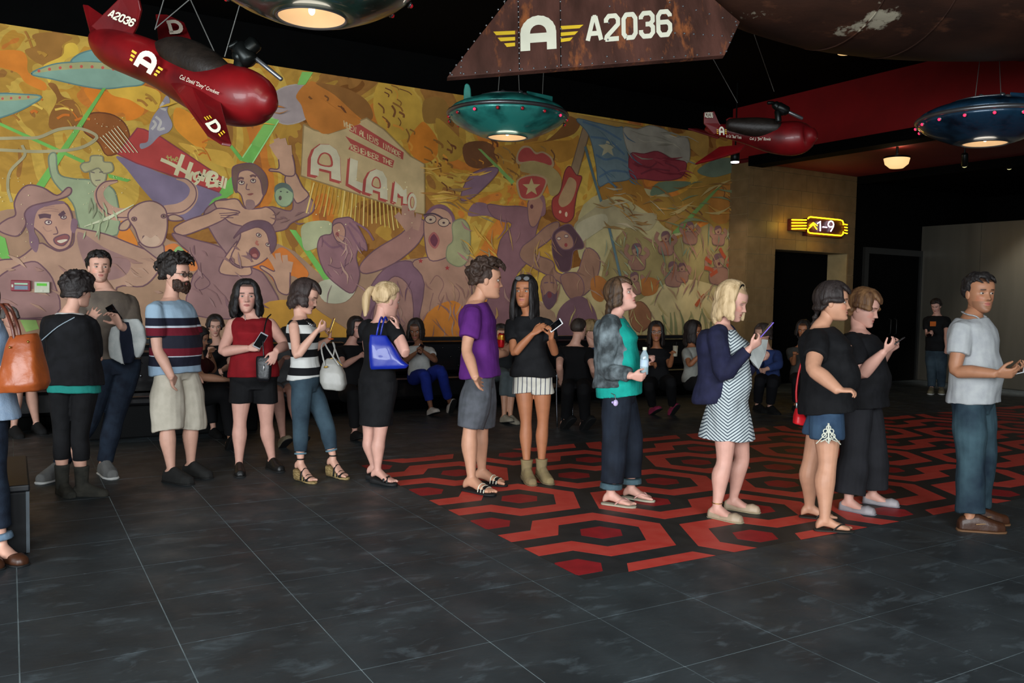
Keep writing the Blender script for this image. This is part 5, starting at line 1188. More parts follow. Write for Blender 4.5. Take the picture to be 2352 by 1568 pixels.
    def part(s, name, mb, m, vox=None, smooth=3, disp=0., dst=(9, 9, 4), raw=False, label=None, seed=1):
        if raw: local(mb, s.root); o = mb.obj(name, m, s.root, True)
        else:
            me = bake(mb, vox or s.vox * 1.15, smooth, disp * 1.6, dst, seed + int(s.N[0] * 10)); me.transform(Matrix.Translation(-Vector(s.o))); o = link(name, me, m, s.root, True)
        if label: o['label'] = label
        return o
    # ------------------------------------------------------------ clothes
    def top(s, name, m, t0, sl=(0, 0), ease=.012, t1=.985, flare=0., disp=.004, arm_ease=.014, gd=None, lowf=None, neckv=0., belly_t=None, dst=(8, 8, 5), cuff=None, seed=1, tilt=0., sleeve_r=None, shoulders=True):
        mb = MB(); R = []
        for t in np.linspace(t0, t1, 16):
            g = ease + flare * max(0, (.45 - t) / .45); r = s.ring(t, g, None if gd is None else gd + flare * max(0, (.45 - t) / .45)); 
            if t < -.03: q_ = s.ring(-.03, g); r[3] = max(r[3], q_[3]); r[4] = max(r[4], q_[4]); r[5] = max(r[5], q_[5])
            if t > .93: r[3] += .006
            if t > .95: r[4] -= neckv
            if tilt and t < .3: r[0] = r[0] + r[2] * 0 
            R.append(r)
        loft(mb, R)
        for side, fr in (('R', sl[0]), ('L', sl[1])):
            if fr and side in s.arms:
                S0, E, Wp = s.arms[side]; L1 = .285; ar = s.b['arm'] * s.k; ea = arm_ease; path = [S0 + (s.N - S0) * .3 - UP * .03, S0]; rr = [.036 * ar + ease * .5, .045 * ar + ea * .65]
                if fr <= 1: path += [S0 + (E - S0) * fr * .5, S0 + (E - S0) * fr]; rr += [.047 * ar + ea, (.042 * ar + ea) * (sleeve_r or 1)]
                else:
                    path += [S0 * .5 + E * .5, E, E + (Wp - E) * (fr - 1) * .5, E + (Wp - E) * (fr - 1)]; rr += [.044 * ar + ea, .038 * ar + ea, .036 * ar + ea * .9, (.029 * ar + ea * .8) * (sleeve_r or 1)]
                mb.tube(path, rr, 16, sub=3, caps=False)
        return s.part(name, mb, m, disp=disp, dst=dst, seed=seed)
    def pants(s, name, m, fr=2., ease=.010, te=.12, disp=.004, leg_r=None, sides='RL', rise=1., dst=(7, 7, 4), hip_ease=None, seed=3):
        """fr: 0..1 down to the knee, 1..2 down to the ankle; leg_r: radii along the leg"""
        mb = MB(); loft(mb, [s.ring(t, min(ease, .011) if hip_ease is None else hip_ease) for t in np.linspace(-.235, te, 10)])
        for sd in sides:
            H, K, A = s.legs[sd][:3]; r = s.b['leg'] * s.k; pts = []; rr = []; base = (.091, .089, .078, .058, .058, .046, .042)
            for i, (q, p) in enumerate(((0, H + UP * .05), (.12, H - UP * .04), (.5, H * .5 + K * .5), (1, K), (1.33, K * .67 + A * .33), (1.66, K * .34 + A * .66), (2, A))):
                ex = ease if leg_r is None else leg_r[min(i, len(leg_r) - 1)]
                if i < 2: ex = min(ex, .010)
                if q <= fr: pts.append(p); rr.append(base[i] * r * (.93, .97, 1, 1, 1, 1, 1)[i] + ex)
                else:
                    q0 = (0, .12, .5, 1, 1.33, 1.66, 2)[i - 1]; t = (fr - q0) / (q - q0)
                    if t > .02: pts.append(pts[-1] + (p - pts[-1]) * t); rr.append(rr[-1] + (base[i] * r + ex - rr[-1]) * t)
                    break
            mb.tube(pts, rr, 18, sub=3, caps=False)
        return s.part(name, mb, m, disp=disp, dst=dst, seed=seed)
    def skirt(s, name, m, t0, hem_px, ease=.012, bot=(.17, .15), t1=.985, disp=.004, sl=(0, 0), gd=None, tilt=0., pleat=0.):
        mb = MB(); R = [s.ring(t, ease, gd) for t in np.linspace(-.1, t1, 16)] if t1 > 0 else [s.ring(-.1, ease), s.ring(.1, ease)]
        hb = s.W(*hem_px); r0 = s.ring(-.1, ease); low = []
        for i in range(7):
            q = i / 7; low.append([hb + (r0[0] - hb) * q, s.Lh, s.fh, bot[0] + (r0[3] - bot[0]) * q, bot[1] + (r0[4] - bot[1]) * q, bot[1] + (r0[5] - bot[1]) * q])
        loft(mb, low + R, 36, .9)
        for sd in s.legs:
            H_, K_, A_ = s.legs[sd][:3]; lr = s.b['leg'] * s.k; zh = hb[2] + .012; pts = [H_ + UP * .03, H_ - UP * .04, H_ * .5 + K_ * .5, K_, K_ * .7 + A_ * .3]; rr = [.09 * lr + ease, .09 * lr + ease, .079 * lr + ease, .06 * lr + ease, .06 * lr + ease]; P2 = []; R2 = []
            for i, p in enumerate(pts):
                if p[2] >= zh: P2.append(p); R2.append(rr[i])
                else:
                    t = (P2[-1][2] - zh) / (P2[-1][2] - p[2]); P2.append(P2[-1] + (p - P2[-1]) * t); R2.append(R2[-1] + (rr[i] - R2[-1]) * t); break
            if len(P2) > 1: mb.tube(P2, R2, 18, sub=3, caps=False)
        for side, fr in (('R', sl[0]), ('L', sl[1])):
            if fr and side in s.arms:
                S0, E, Wp = s.arms[side]; ar = s.b['arm'] * s.k; mb.tube([S0 + (s.N - S0) * .35, S0, S0 + (E - S0) * fr], [.055 * ar + ease, .058 * ar + ease, .048 * ar + ease * 1.2], 16, sub=3, caps=False)
        return s.part(name, mb, m, disp=disp, dst=(8, 8, 1.2))
    def shoe(s, side, m, ms, kind='shoe', h=.06, th=.018, name='shoe'):
        H, K, A, fd, sole, heel, base, sd, u_, k = s.legs[side]; mb = MB()
        up = {'shoe': (.05, .074, .090, .100, .078, .060, .048), 'boot': (.055, .08, .110, .108, .080, .062, .048), 'flat': (.050, .064, .040, .026, .044, .058, .045)}[kind] + (.02,)
        xs = (-.066, -.05, -.01, .04, .09, .14, .186, .2); ws = (.022, .036, .040, .042, .048, .050, .036, .02)
        loft(mb, [[base + fd * x * k - u_ * sole * 0 + u_ * (heel * max(0, min(1, (.11 - x) / .13)) + .0), sd, u_, w * k, z * k, .003] for x, w, z in zip(xs, ws, up)], 16, .8)
        if kind == 'boot': mb.tube([A - UP * .03, A + UP * h * .5, A + UP * h], [.045 * k, .050 * k, .056 * k], 16, sub=2, caps=False)
        o = s.part(name, mb, m, vox=max(s.vox * .9, .006), smooth=2)
        sm = MB(); loft(sm, [[base + fd * x * k + u_ * (heel * max(0, min(1, (.11 - x) / .13)) - th / 2), sd, u_, w * k + .004, th / 2, th / 2 + (heel * max(0, min(1, (.11 - x) / .13)) if heel else 0)] for x, w in zip((-.07, -.052, -.01, .04, .09, .14, .188, .204), (.018, .036, .038, .040, .048, .050, .038, .018))], 16, .6)
        local(sm, s.root); so = sm.obj('sole', ms, o, True); return o
    def sandal(s, side, m, ms, th=.014, straps=((.13, .055), (.10, .05)), thong=False, name='sandal', slide=False, ankle=False, stripes_m=None):
        H, K, A, fd, sole, heel, base, sd, u_, k = s.legs[side]; sm = MB()
        loft(sm, [[base + fd * x * k + u_ * (heel * max(0, min(1, (.11 - x) / .13)) - th / 2), sd, u_, w * k, th / 2, th / 2 + (heel * max(0, min(1, (.11 - x) / .13)) if heel else 0)] for x, w in zip((-.07, -.055, -.01, .04, .09, .14, .18, .2), (.02, .038, .040, .040, .048, .050, .038, .016))], 18, .7)
        local(sm, s.root); o = sm.obj(name, ms, s.root, True)
        st = MB()
        def hf(x): return float(np.interp(x, (-.05, -.01, .03, .075, .115, .15, .18), (.068, .1, .088, .060, .042, .03, .022))) * k * .95 + (heel * max(0, min(1, (.11 - x) / .13)))
        def over(x0, x1, r):
            pts = []
            for q in np.linspace(0, math.pi, 9):
                x = x0 + (x1 - x0) * q / math.pi; z = hf(x); w = .047 * k; pts.append(base + fd * x * k + sd * w * math.cos(q) + u_ * (z * math.sin(q) ** .7 if 0 < q < math.pi else 0.))
            st.tube(pts, [(r, .003)] * len(pts), 8, side=fd)
        if thong:
            tq = base + fd * .148 * k + sd * (-.012 if side == 'R' else .012) * k + u_ * .026 * k
            for g in (-1, 1): st.tube([base + fd * .05 * k + sd * g * .046 * k + u_ * .005, base + fd * .10 * k + sd * g * .034 * k + u_ * hf(.10) * .9, tq], [.0055, .0055, .005], 8, sub=3)
            st.tube([tq, tq - u_ * .03 * k], .004, 6)
        for x0, x1, r in straps: over(x0, x1, r)
        if stripes_m:
            keep = st.v, st.f; st.v, st.f = [], []; base = base + u_ * .004; sm2 = st
            for x0, x1, r in straps:
                for q in (-.5, 0, .5): over(x0 + q * r * 1.3, x1 + q * r * 1.3, r * .13)
            w_ = MB(); w_.v, w_.f = st.v, st.f; local(w_, s.root); w_.obj('strap_stripes', stripes_m, o, True)['kind'] = 'stuff'; st.v, st.f = keep
        if ankle: st.tube([A + UP * .015 + (fd * math.cos(a) + sd * math.sin(a)) * .036 * k for a in np.linspace(0, 2 * math.pi, 17)], .006, 8)
        if st.v: local(st, s.root); st.obj('strap', m, o, True)
        return o
def fabric(name, c, rough=.85, var=.1, c2=None, **k): return mat('fabric_' + name, c, rough=rough, var=var, vs=k.pop('vs', 14), c2=c2, bump=k.pop('bump', .15), bs=k.pop('bs', 120), spec=.2, sheen=k.pop('sheen', .0), **k)
def stripes(name, bands, f, rough=.85, horiz=True):
    """bands: (picture v of the lower edge, colour) from the bottom up, measured at the figure"""
    m = fabric(name, bands[0][1]); nt = m.node_tree; N = nt.nodes; L = nt.links; b = N['Principled BSDF']
    tc = N.new('ShaderNodeTexCoord'); sp = N.new('ShaderNodeSeparateXYZ'); L.new(tc.outputs['Object'], sp.inputs[0])
    mr = N.new('ShaderNodeMapRange'); z0, z1 = 0., 2.; mr.inputs['From Max'].default_value = 2.; L.new(sp.outputs[2], mr.inputs['Value'])
    cr = N.new('ShaderNodeValToRGB'); cr.color_ramp.interpolation = 'CONSTANT'; L.new(mr.outputs[0], cr.inputs[0]); E_ = cr.color_ramp.elements
    for i, (z, c) in enumerate(bands):
        e = E_.new(min(max(z / 2., .0001 * i), 1.)); e.color = (*lin(c), 1)
    E_.remove(E_[0]); E_.remove(E_[len(E_) - 1])
    L.new(cr.outputs[0], b.inputs['Base Color']); return m
# ================================================================ THE QUEUE
M_JEAN = fabric('navy_denim', '#141a26', c2='#1e2836'); M_BLK = fabric('black', '#0c0c0e', c2='#131315'); M_BLK2 = fabric('black_knit', '#101012', c2='#17171a')
M_SOLEW = mat('white_rubber', '#c8c8c4', rough=.6); M_SOLEB = mat('black_rubber', '#141414', rough=.7); M_LEAB = mat('black_shoe', '#131313', rough=.45, bump=.1)
M_PHW = mat('white_phone', '#d0d0d0', rough=.25); M_PHB = mat('black_glass', '#0a0a0c', rough=.1, coat=.8); M_GOLD = mat('gold', '#b08a40', rough=.3, metal=.9); M_SILV = mat('silver', '#a8a8a8', rough=.25, metal=.9)
def phone(f, uv, D, ax, up, label, body=None, w=.035, h=.07, lab2='smartphone'):
    """ax: long direction (r,u,a); up: screen normal"""
    c = AT(uv[0], uv[1], D); a = nrmz(f.rt * ax[0] + UP * ax[1] + f.aw * ax[2]); n = f.rt * up[0] + UP * up[1] + f.aw * up[2]; n = nrmz(n - a * (n @ a)); b = np.cross(a, n)
    r = empty('smartphone', tuple(c), label, 'phone')
    q = [c + a * h * x + b * w * y for x, y in ((-1, -1), (1, -1), (1, 1), (-1, 1))]; mb = MB().prism([p - n * .004 for p in q], n * .008); local(mb, r); mb.obj('case', body or M_PHW, r, fixn=True, bevel=.003)
    q = [c + a * h * .84 * x + b * w * .9 * y for x, y in ((-1, -1), (1, -1), (1, 1), (-1, 1))]; mb = MB().prism([p + n * .0042 for p in q], n * .0008); local(mb, r); mb.obj('screen', M_PHB, r, fixn=True)
    q = c - n * .0045 - a * h * .8 + b * w * .6; mb = MB().tube([q, q - n * .0012], .006, 10); local(mb, r); mb.obj('lens', M_PHB, r)
    return r
def ring_part(f, name, c, ax, R, r, m):
    ax = nrmz(ax); u_ = nrmz(np.cross(ax, (0.1, .2, .97))); v_ = np.cross(ax, u_); mb = MB().tube([c + (u_ * math.cos(a) + v_ * math.sin(a)) * R for a in np.linspace(0, 2 * math.pi, 25)], r, 8); return f.part(name, mb, m, raw=True)
def collar(f, name, m, r=.062, w=.008, drop=.03, rise=.02):
    mb = MB(); c = f.N + UP * rise; k = f.k; mb.tube([c + f.Ls * r * 1.1 * k * math.cos(a) + f.ft * (r * k * math.sin(a) + .01) - UP * (drop * max(0, math.sin(a)) + .0) for a in np.linspace(0, 2 * math.pi, 25)], w, 8); return f.part(name, mb, m, raw=True)

# 1 --- cropped dark hair, black sweater, seen from behind
f = Fig('person with cropped dark hair in black sweater and leggings, back turned, at left', (160, 718), (170, 868), 150, feet=((145, 1138), (190, 1140)), h=1.64, skin='fair', hair='#171110', sw=.2, cw=.175, ww=.17, hw=.185, hd=.14, wd=.12, cd=.13)
f.arm('R', (222, 812, 1), (204, 742, 1), hd=(.45, .8, .1), nm=(.4, -.1, 1), curl=.15, spread=.32, thumb=.2)
f.arm('L', (112, 805, 1), (150, 850, 1)); f.leg('L', (143, 990), (143, 1134), (160, 1141)); f.leg('R', (184, 995), (188, 1138), (222, 1138))
f.head((180, 668), 72, 128, 6, st=dict(face=62, vol=.02, back=.03, side=.02, top=.028, seed=4)); f.finish()
f.top('tank_top', fabric('teal_jersey', '#1f7a70'), -.22, ease=.012, t1=.3); f.top('undershirt', fabric('white_cotton', '#c8c8c4'), .8, ease=.008, t1=1.0)
f.top('sweater', M_BLK2, -.1, sl=(1.9, 1.9), ease=.024, arm_ease=.016, flare=.012, t1=.975, disp=.006); f.pants('leggings', M_BLK, 1.52, ease=.008)
MB_ = MB().tube([f.N - f.Ls * .1 - f.ft * .11 - UP * .03, f.N - f.ft * .155 - UP * .1, f.N + f.Ls * .12 - f.ft * .155 - UP * .2], .004, 6, sub=3); f.part('bag_strap', MB_, fabric('grey_strap', '#8a98a0'), raw=True)
MBO = fabric('charcoal_suede', '#2a2a26', c2='#3a3832')
for sd in 'LR': f.shoe(sd, MBO, M_SOLEB, 'boot', h=.15, th=.006, name='ankle_boot')
# 2 --- tall man in brown tee
f = Fig('tall dark-haired man in a brown tee shirt, facing the camera, jacket over his arm', (243, 668), (266, 824), 8, feet=((240, 1092),), h=1.86, skin='fair', hair='#15110f', fem=False, sw=.2)
f.arm('L', (311, 762, -1), (276, 748, -1), hd=(-.45, .85, -.1), nm=(-.6, -.2, -.6), curl=.55, thumb=.7); f.arm('R', (190, 765, -1), (214, 812, -1))
f.leg('L', (262, 960), (240, 1090), (258, 1100), sole=.02); f.leg('R', (205, 962), (136, 1098), (110, 1106), sole=.02)
f.head((228, 615), 70, 8, -2, st=dict(face=66, vol=.010, back=0, side=0, top=.014, seed=5, n=30), gaze=.25, lid=0); f.stubble = .25; f.finish()
f.top('tee_shirt', fabric('brown_grey_jersey', '#5a5048', c2='#665b50'), -.02, sl=(.75, .75), ease=.02, flare=.01); f.pants('jeans', M_JEAN, 1.95, ease=.016)
for sd in 'LR': f.shoe(sd, fabric('grey_canvas', '#6c6c6a'), M_SOLEW, 'shoe', th=.022, name='sneaker')
D2 = f.D; phone(f, (262, 719), depth(f.arms['L'][2]) - .02, (-.5, .8, 0), (-.5, .1, -1), 'black smartphone in the hand of the tall man in brown', M_PHB)
jk = empty('jacket', tuple(AT(300, 800, D2 - .2)), 'folded white and navy jacket hanging over the tall man\'s forearm', 'jacket')
M_JW = fabric('white_grey_shell', '#a4a8a6', c2='#b8bab6'); M_JN = fabric('navy_lining', '#151a28')
def drape(parts_root, name, m, rows, D, th=.02, disp=.006):
    mb = MB(); R = []
    for (u0, v0, u1, v1) in rows:
        a, b = AT(u0, v0, D), AT(u1, v1, D); c = (a + b) / 2; sd = b - a; w = np.linalg.norm(sd) / 2; sd = nrmz(sd); R.append([c, sd, nrmz(np.cross(sd, UP)), w, th, th])
    loft(mb, R, 24, .7); me = bake(mb, .009, 2, disp, (14, 14, 4), 4); me.transform(Matrix.Translation(-parts_root.location)); return link(name, me, m, parts_root, True)
drape(jk, 'lining', M_JN, [(268, 742, 305, 738), (270, 770, 312, 768), (268, 800, 316, 806), (282, 836, 305, 832)], D2 - .2, .035)
drape(jk, 'front_panel', M_JW, [(256, 752, 274, 744), (250, 776, 274, 778), (248, 800, 280, 808), (252, 820, 286, 838)], D2 - .24, .022)
drape(jk, 'back_panel', M_JW, [(282, 732, 318, 732), (292, 752, 332, 750), (300, 778, 336, 780), (308, 806, 328, 808), (312, 820, 320, 822)], D2 - .2, .03)
# 3 --- bearded man
f = Fig('bearded man in glasses, pale blue striped tee shirt and beige shorts', (392, 688), (404, 838), 50, feet=((394, 1106), (438, 1093)), h=1.8, skin='fair', hair='#17110e', fem=False, sw=.205, cw=.175, ww=.175, hw=.175, cd=.13, wd=.135, belly=.035, hd=.14)
f.arm('R', (362, 800, -1), (394, 864, -1), hd=(.3, -.5, .95), curl=.1, near=.06); f.arm('L', (452, 790, 1), (448, 855, 1))
f.leg('R', (385, 975), (393, 1106), (436, 1113), sole=.012); f.leg('L', (440, 968), (438, 1092), (482, 1099), sole=.012)
f.head((405, 630), 76, 52, 4, st=dict(face=68, vol=.02, back=0.01, side=0, top=.04, seed=8, n=30)); f.stubble = .9; f.finish()
H = f.H; bd = MB(); 
for i in range(15):
    a = math.radians(-82 + 164 * i / 14); x, y = .066 * math.sin(a), .03 + .062 * math.cos(a) ** 1.; bd.tube([H(x, y - .004, -.04 if abs(i - 7) > 3 else -.082), H(x * 1.02, y + .004, -.085), H(x * .85, y + .0, -.135 + abs(x) * .3)], [.013 * f.k, .018 * f.k, .010 * f.k], 8, sub=2)
bd.tube([H(-.028, .088, -.062), H(-.018, .099, -.048), H(0, .101, -.046), H(.018, .099, -.048), H(.028, .088, -.062)], .0065 * f.k, 8, sub=2); bd.tube([H(-.026, .09, -.06), H(-.026, .088, -.09)], .012 * f.k, 8); bd.tube([H(.026, .09, -.06), H(.026, .088, -.09)], .012 * f.k, 8)
f.part('beard', bd, mat('beard_brown', '#20130c', c2='#3c2416', rough=.6, vs=60, var=0, bump=.6, bs=120), vox=.006, smooth=1, disp=.004, dst=(70, 70, 30))
def glasses(f, m, dark=None, z=.004, y=.102, up=0):
    g = MB(); H = f.H
    for s in (-1, 1):
        g.tube([H(s * .032 + .024 * math.cos(a), y - .004 * abs(math.cos(a)), z + .017 * math.sin(a) + up) for a in np.linspace(0, 2 * math.pi, 19)], .0022, 6); g.tube([H(s * .056, y - .006, z + .006 + up), H(s * .078, .02, z + .008 + up * .9), H(s * .078, -.02, z + .004 + up * .8)], .0022, 6)
    g.tube([H(-.009, y + .002, z + .003 + up), H(.009, y + .002, z + .003 + up)], .0022, 6); o = f.part('glasses', g, m, raw=True)
    if dark:
        for s in (-1, 1):
            l = MB(); l.prism([H(s * .032 + .022 * math.cos(a), y - .003, z + .015 * math.sin(a) + up) for a in np.linspace(0, 2 * math.pi, 17)[:-1]], H(0, .001, 0) - H(0, 0, 0)); local(l, f.root); l.obj('lens', dark, o, fixn=True)
glasses(f, mat('glasses_frame', '#1a1614', rough=.3), mat('tinted_lens', '#20282a', rough=.08, coat=1, alpha=.45))
pz = depth(f.W(400, 760))
def zz(f, v, u=400): return AT(u, v, f.D)[2]
f.top('tee_shirt', stripes('striped_tee', [(0, '#8aa0b4'), (zz(f, 838), '#1b1c2a'), (zz(f, 818), '#b8c0c8'), (zz(f, 814), '#641624'), (zz(f, 798), '#20212c'), (zz(f, 770), '#641624'), (zz(f, 752), '#b8c0c8'), (zz(f, 748), '#1b1c2a'), (zz(f, 730), '#8fa6b8')], f), -.13, sl=(.72, .72), ease=.022, flare=.012, arm_ease=.026, neckv=.02, disp=.006)
f.pants('shorts', fabric('beige_cotton', '#b0a898', c2='#bcb4a4'), 1.12, ease=.03, leg_r=(.03, .034, .045, .06, .055), te=.1, disp=.008); ring_part(f, 'neckline', f.N - UP * .01 + f.ft * .02, UP * .8 + f.ft * .5, .066, .006, fabric('pale_blue', '#8fa4b4'))
for sd in 'LR': f.shoe(sd, fabric('dark_grey_canvas', '#232322'), M_SOLEB, 'shoe', th=.014, name='sneaker')
# 4 --- red top
f = Fig('woman with long black hair, red sleeveless top, black shorts and phone', (578, 724), (583, 862), 4, feet=((549, 1088), (622, 1078)), h=1.64, skin='pink', hair='#0f0c0d', sw=.185, cw=.165, ww=.165, hw=.195, cd=.12, wd=.12, hd=.14, bust=.045, belly=.03, arm=1.22, leg=1.12)
f.arm('R', (512, 806, -1), (570, 800, -1), hd=(1, .15, -.2), nm=(0, -.3, 1), curl=.75, thumb=.5); f.arm('L', (655, 792, -1), (634, 806, -1), hd=(-.35, -.85, -.3), nm=(-.3, 0, 1), curl=.3, spread=.2)
f.leg('R', (551, 968), (549, 1086), (553, 1100), sole=.01); f.leg('L', (612, 970), (624, 1076), (652, 1086), sole=.01)
f.head((566, 683), 74, 2, -4, st=dict(face=56, vol=.014, back=.19, side=.17, seed=6, fringe=-12, flare=2.2, wave=.005), lips='#a0504c'); f.finish()
f.top('sleeveless_top', fabric('red_crepe', '#6e0f16', c2='#82141c', vs=8), -.03, ease=.024, neckv=.035, t1=.96, disp=.006, flare=.012); f.pants('shorts', M_BLK, .55, ease=.014, leg_r=(.012, .014, .02, .02), te=.1, hip_ease=.022)
nk = MB()
for q in np.linspace(0, 1, 22):
    a = math.pi * (.0 + q); p = f.N + f.Ls * .062 * math.cos(a) + f.ft * (.045 + .075 * math.sin(a)) - UP * (.0 + .13 * math.sin(a) ** 1.5); nk.ball(p, .0055 + .004 * (abs(q - .5) < .12), 8, 6)
f.part('necklace', nk, M_SILV, raw=True)['kind'] = 'stuff'
for sd in 'LR': f.shoe(sd, M_LEAB, M_SOLEB, 'shoe', th=.012, name='shoe')
phone(f, (598, 782), depth(f.arms['R'][2]) - .03, (.5, .85, -.1), (.3, -.1, -1), 'white smartphone held by the woman in the red top', mat('silver_phone', '#9c9ca0', rough=.3))
def bagbox(name, label, rows, D, m, th, cat='bag', vox=.008, disp=.002):
    c = AT((rows[0][0] + rows[0][2]) / 2, (rows[0][1] + rows[-1][1]) / 2, D); r = empty(name, tuple(c), label, cat); mb = MB(); R = []
    for u0, v0, u1, v1, t in rows:
        a, b = AT(u0, v0, D), AT(u1, v1, D); sd = b - a; R.append([(a + b) / 2, nrmz(sd), nrmz(np.cross(nrmz(sd), UP)), np.linalg.norm(sd) / 2, t, t])
    loft(mb, R, 28, .55); me = bake(mb, vox, 2, disp, (12, 12, 8), 2); me.transform(Matrix.Translation(-r.location)); link('bag_body', me, m, r, True); return r
def strap(r, pts, D, m, rad=.006, name='strap', sub=3):
    mb = MB().tube([AT(p[0], p[1], D + (p[2] if len(p) > 2 else 0)) for p in pts], rad, 8, sub=sub); local(mb, r); return mb.obj(name, m, r, True)
M_BLEA = mat('black_leather', '#121114', rough=.35, bump=.15, bs=60)
b = bagbox('crossbody_bag', 'small black crossbody bag hanging in front of the woman in red', [(589, 818, 622, 816, .025), (588, 832, 624, 832, .035), (590, 868, 622, 870, .035), (594, 876, 618, 877, .02)], f.D - .26, M_BLEA, .03)
strap(b, [(606, 820, 0), (604, 780, .02), (612, 735, .12), (622, 722, .2)], f.D - .26, M_BLEA, .006); strap(b, [(606, 838, -.04), (606, 850, -.042)], f.D - .26, M_SILV, .005, 'clasp', 1)
# 5 --- striped top
f = Fig('woman with brown bob in black and white striped top and blue jeans', (690, 728), (702, 868), 70, feet=((688, 1104), (762, 1096)), h=1.6, skin='fair', hair='#251a17', cw=.15, cd=.115, bust=.035, hd=.125, hw=.165, wd=.1)
f.arm('R', (682, 816, -1), (728, 760, -1), hd=(.8, .45, .2), nm=(-.2, .6, .7), curl=.75, thumb=.4); f.arm('L', (712, 806, 1), (757, 778, 1), hd=(.1, .95, 0), nm=(-1, .2, 0), curl=.9, thumb=.7)
f.leg('R', (690, 985), (690, 1104), (721, 1111), foot='bare', sole=.02, heel=.075); f.leg('L', (750, 980), (764, 1095), (789, 1100), foot='bare', sole=.02, heel=.075)
f.head((701, 681), 72, 76, 22, st=dict(face=84, vol=.015, back=.11, side=.10, seed=9, flare=2., sweep=1, wave=.004), eyes=True, lid=.75); f.finish()
wht, blk = '#c4c4c0', '#111114'
f.top('striped_top', stripes('bw_stripes', [(0, wht), (zz(f, 860, 700), blk), (zz(f, 842, 700), wht), (zz(f, 820, 700), blk), (zz(f, 801, 700), wht), (zz(f, 786, 700), blk), (zz(f, 766, 700), wht), (zz(f, 745, 700), blk)], f), .0, ease=.014, t1=.96, disp=.005, flare=.008)
f.pants('jeans', fabric('blue_denim', '#26343f', c2='#3c4f5a', vs=5), 1.72, ease=.010, te=.12)
for sd in 'LR':
    H_, K, A = f.legs[sd][:3]; c = K + (A - K) * .74; MBc = MB().tube([c, c + (A - K) * .06], [.052, .052], 16, caps=False); f.part('jean_cuff', MBc, fabric('pale_denim', '#5f7a86'), smooth=1)
M_CORK = mat('woven_cork', '#a08a5c', rough=.8, c2='#6a5430', vs=40, var=0, stretch=(1, 1, 3))
for sd in 'LR': f.sandal(sd, M_LEAB, M_CORK, th=.02, straps=((.135, .13, .016), (.10, .105, .008), (.06, .055, .010)), ankle=True, name='wedge_sandal')
f.part('statement_necklace', (lambda m: [m.ball(f.N + f.Ls * .07 * math.cos(a) + f.ft * (.05 + .07 * math.sin(a)) - UP * (.02 + .05 * math.sin(a)), .008 + .006 * math.sin(a), 8, 6) for a in np.linspace(0, math.pi, 16)] and m)(MB()), M_SILV, raw=True)['kind'] = 'stuff'
ring_part(f, 'wristband', f.arms['L'][2] - UP * .0, UP, .03, .007, mat('orange_band', '#c85a20')); phone(f, (762, 747), depth(f.arms['L'][2]) - .03, (.3, .9, 0), (-1, .2, -.2), 'phone in the hands of the woman in the striped top', M_GOLD)
M_BAGG = mat('pale_grey_leather', '#908e88', rough=.4, bump=.1, bs=50)
b = bagbox('handbag', 'pale grey dome handbag on the forearm of the striped-top woman', [(752, 822, 772, 824, .03), (742, 832, 782, 836, .06), (736, 852, 792, 858, .075), (736, 876, 796, 882, .08), (744, 892, 790, 896, .075)], f.D - .02, M_BAGG, .05)
for dx, dz in ((0, -.07), (14, .07)): strap(b, [(746 + dx, 838, dz), (738 + dx * 2.2, 800, dz * .6), (745 + dx * 1.4, 786, 0), (752 + dx * 1.2, 800, dz * .6), (778 + dx * .4, 838, dz)], f.D - .02, M_BAGG, .007, 'bag_handle')
strap(b, [(745, 843, -.085), (752, 842, -.085)], f.D - .02, M_GOLD, .008, 'clasp', 1); strap(b, [(744, 834, -.02), (764, 822, -.02), (786, 840, -.02)], f.D - .02, M_GOLD, .0035, 'zip')
# 6 --- blonde ponytail, black dress
f = Fig('woman with blonde ponytail in black dress seen from behind, blue tote on shoulder', (873, 737), (868, 872), 138, feet=((864, 1111), (856, 1104)), h=1.62, skin='pink', hair='#9c825c', cw=.15, sw=.185, arm=1.15, bust=.03, leg=1.05)
f.arm('R', (932, 812, -1), (914, 756, 1), hd=(-.15, .95, .1), nm=(-1, 0, .3), curl=.5, thumb=.4); f.arm('L', (846, 806, 1), (870, 800, 1))
f.leg('R', (872, 1002), (867, 1111), (914, 1118), foot='bare', sole=.03, heel=.02, ); f.leg('L', (848, 1000), (857, 1103), (902, 1109), foot='bare', sole=.03, heel=.02)
f.head((889, 690), 76, 118, 12, st=dict(face=64, vol=.010, back=0, side=0, seed=12, c2='#d0b48c', tails=[([(0, -.105, .06), (.0, -.15, .055), (.01, -.165, -.01), (.005, -.155, -.09), (0, -.15, -.15)], [.012, .022, .03, .027, .01]), ([(0.01, -.11, .06), (.02, -.155, .04), (.03, -.16, -.03), (.02, -.15, -.11)], [.012, .02, .024, .008])]), eyes=True); f.finish()
f.skirt('dress', M_BLK, 0, (864, 975), ease=.012, bot=(.14, .13), sl=(.45, .35), t1=.97)
for sd in 'LR': f.sandal(sd, M_LEAB, M_SOLEB, th=.03, straps=((.13, .08, .012), (.09, .13, .012)), name='black_sandal')
M_BLUE = mat('glossy_blue_leather', '#152a96', rough=.35, coat=.25, c2='#122488', vs=3)
b = bagbox('tote_bag', 'shiny royal blue tote bag on the shoulder of the blonde woman', [(850, 768, 888, 770, .03), (848, 790, 905, 794, .05), (848, 820, 925, 826, .06), (850, 842, 940, 838, .055), (852, 848, 934, 846, .04)], f.D - .2, M_BLUE, .05)
for dx, z in ((0, -.03), (9, .03)): strap(b, [(865 + dx, 770, z), (870 + dx, 745, z), (876 + dx, 728, .06), (880 + dx, 735, .1)], f.D - .2, M_BLUE, .008, 'bag_handle')
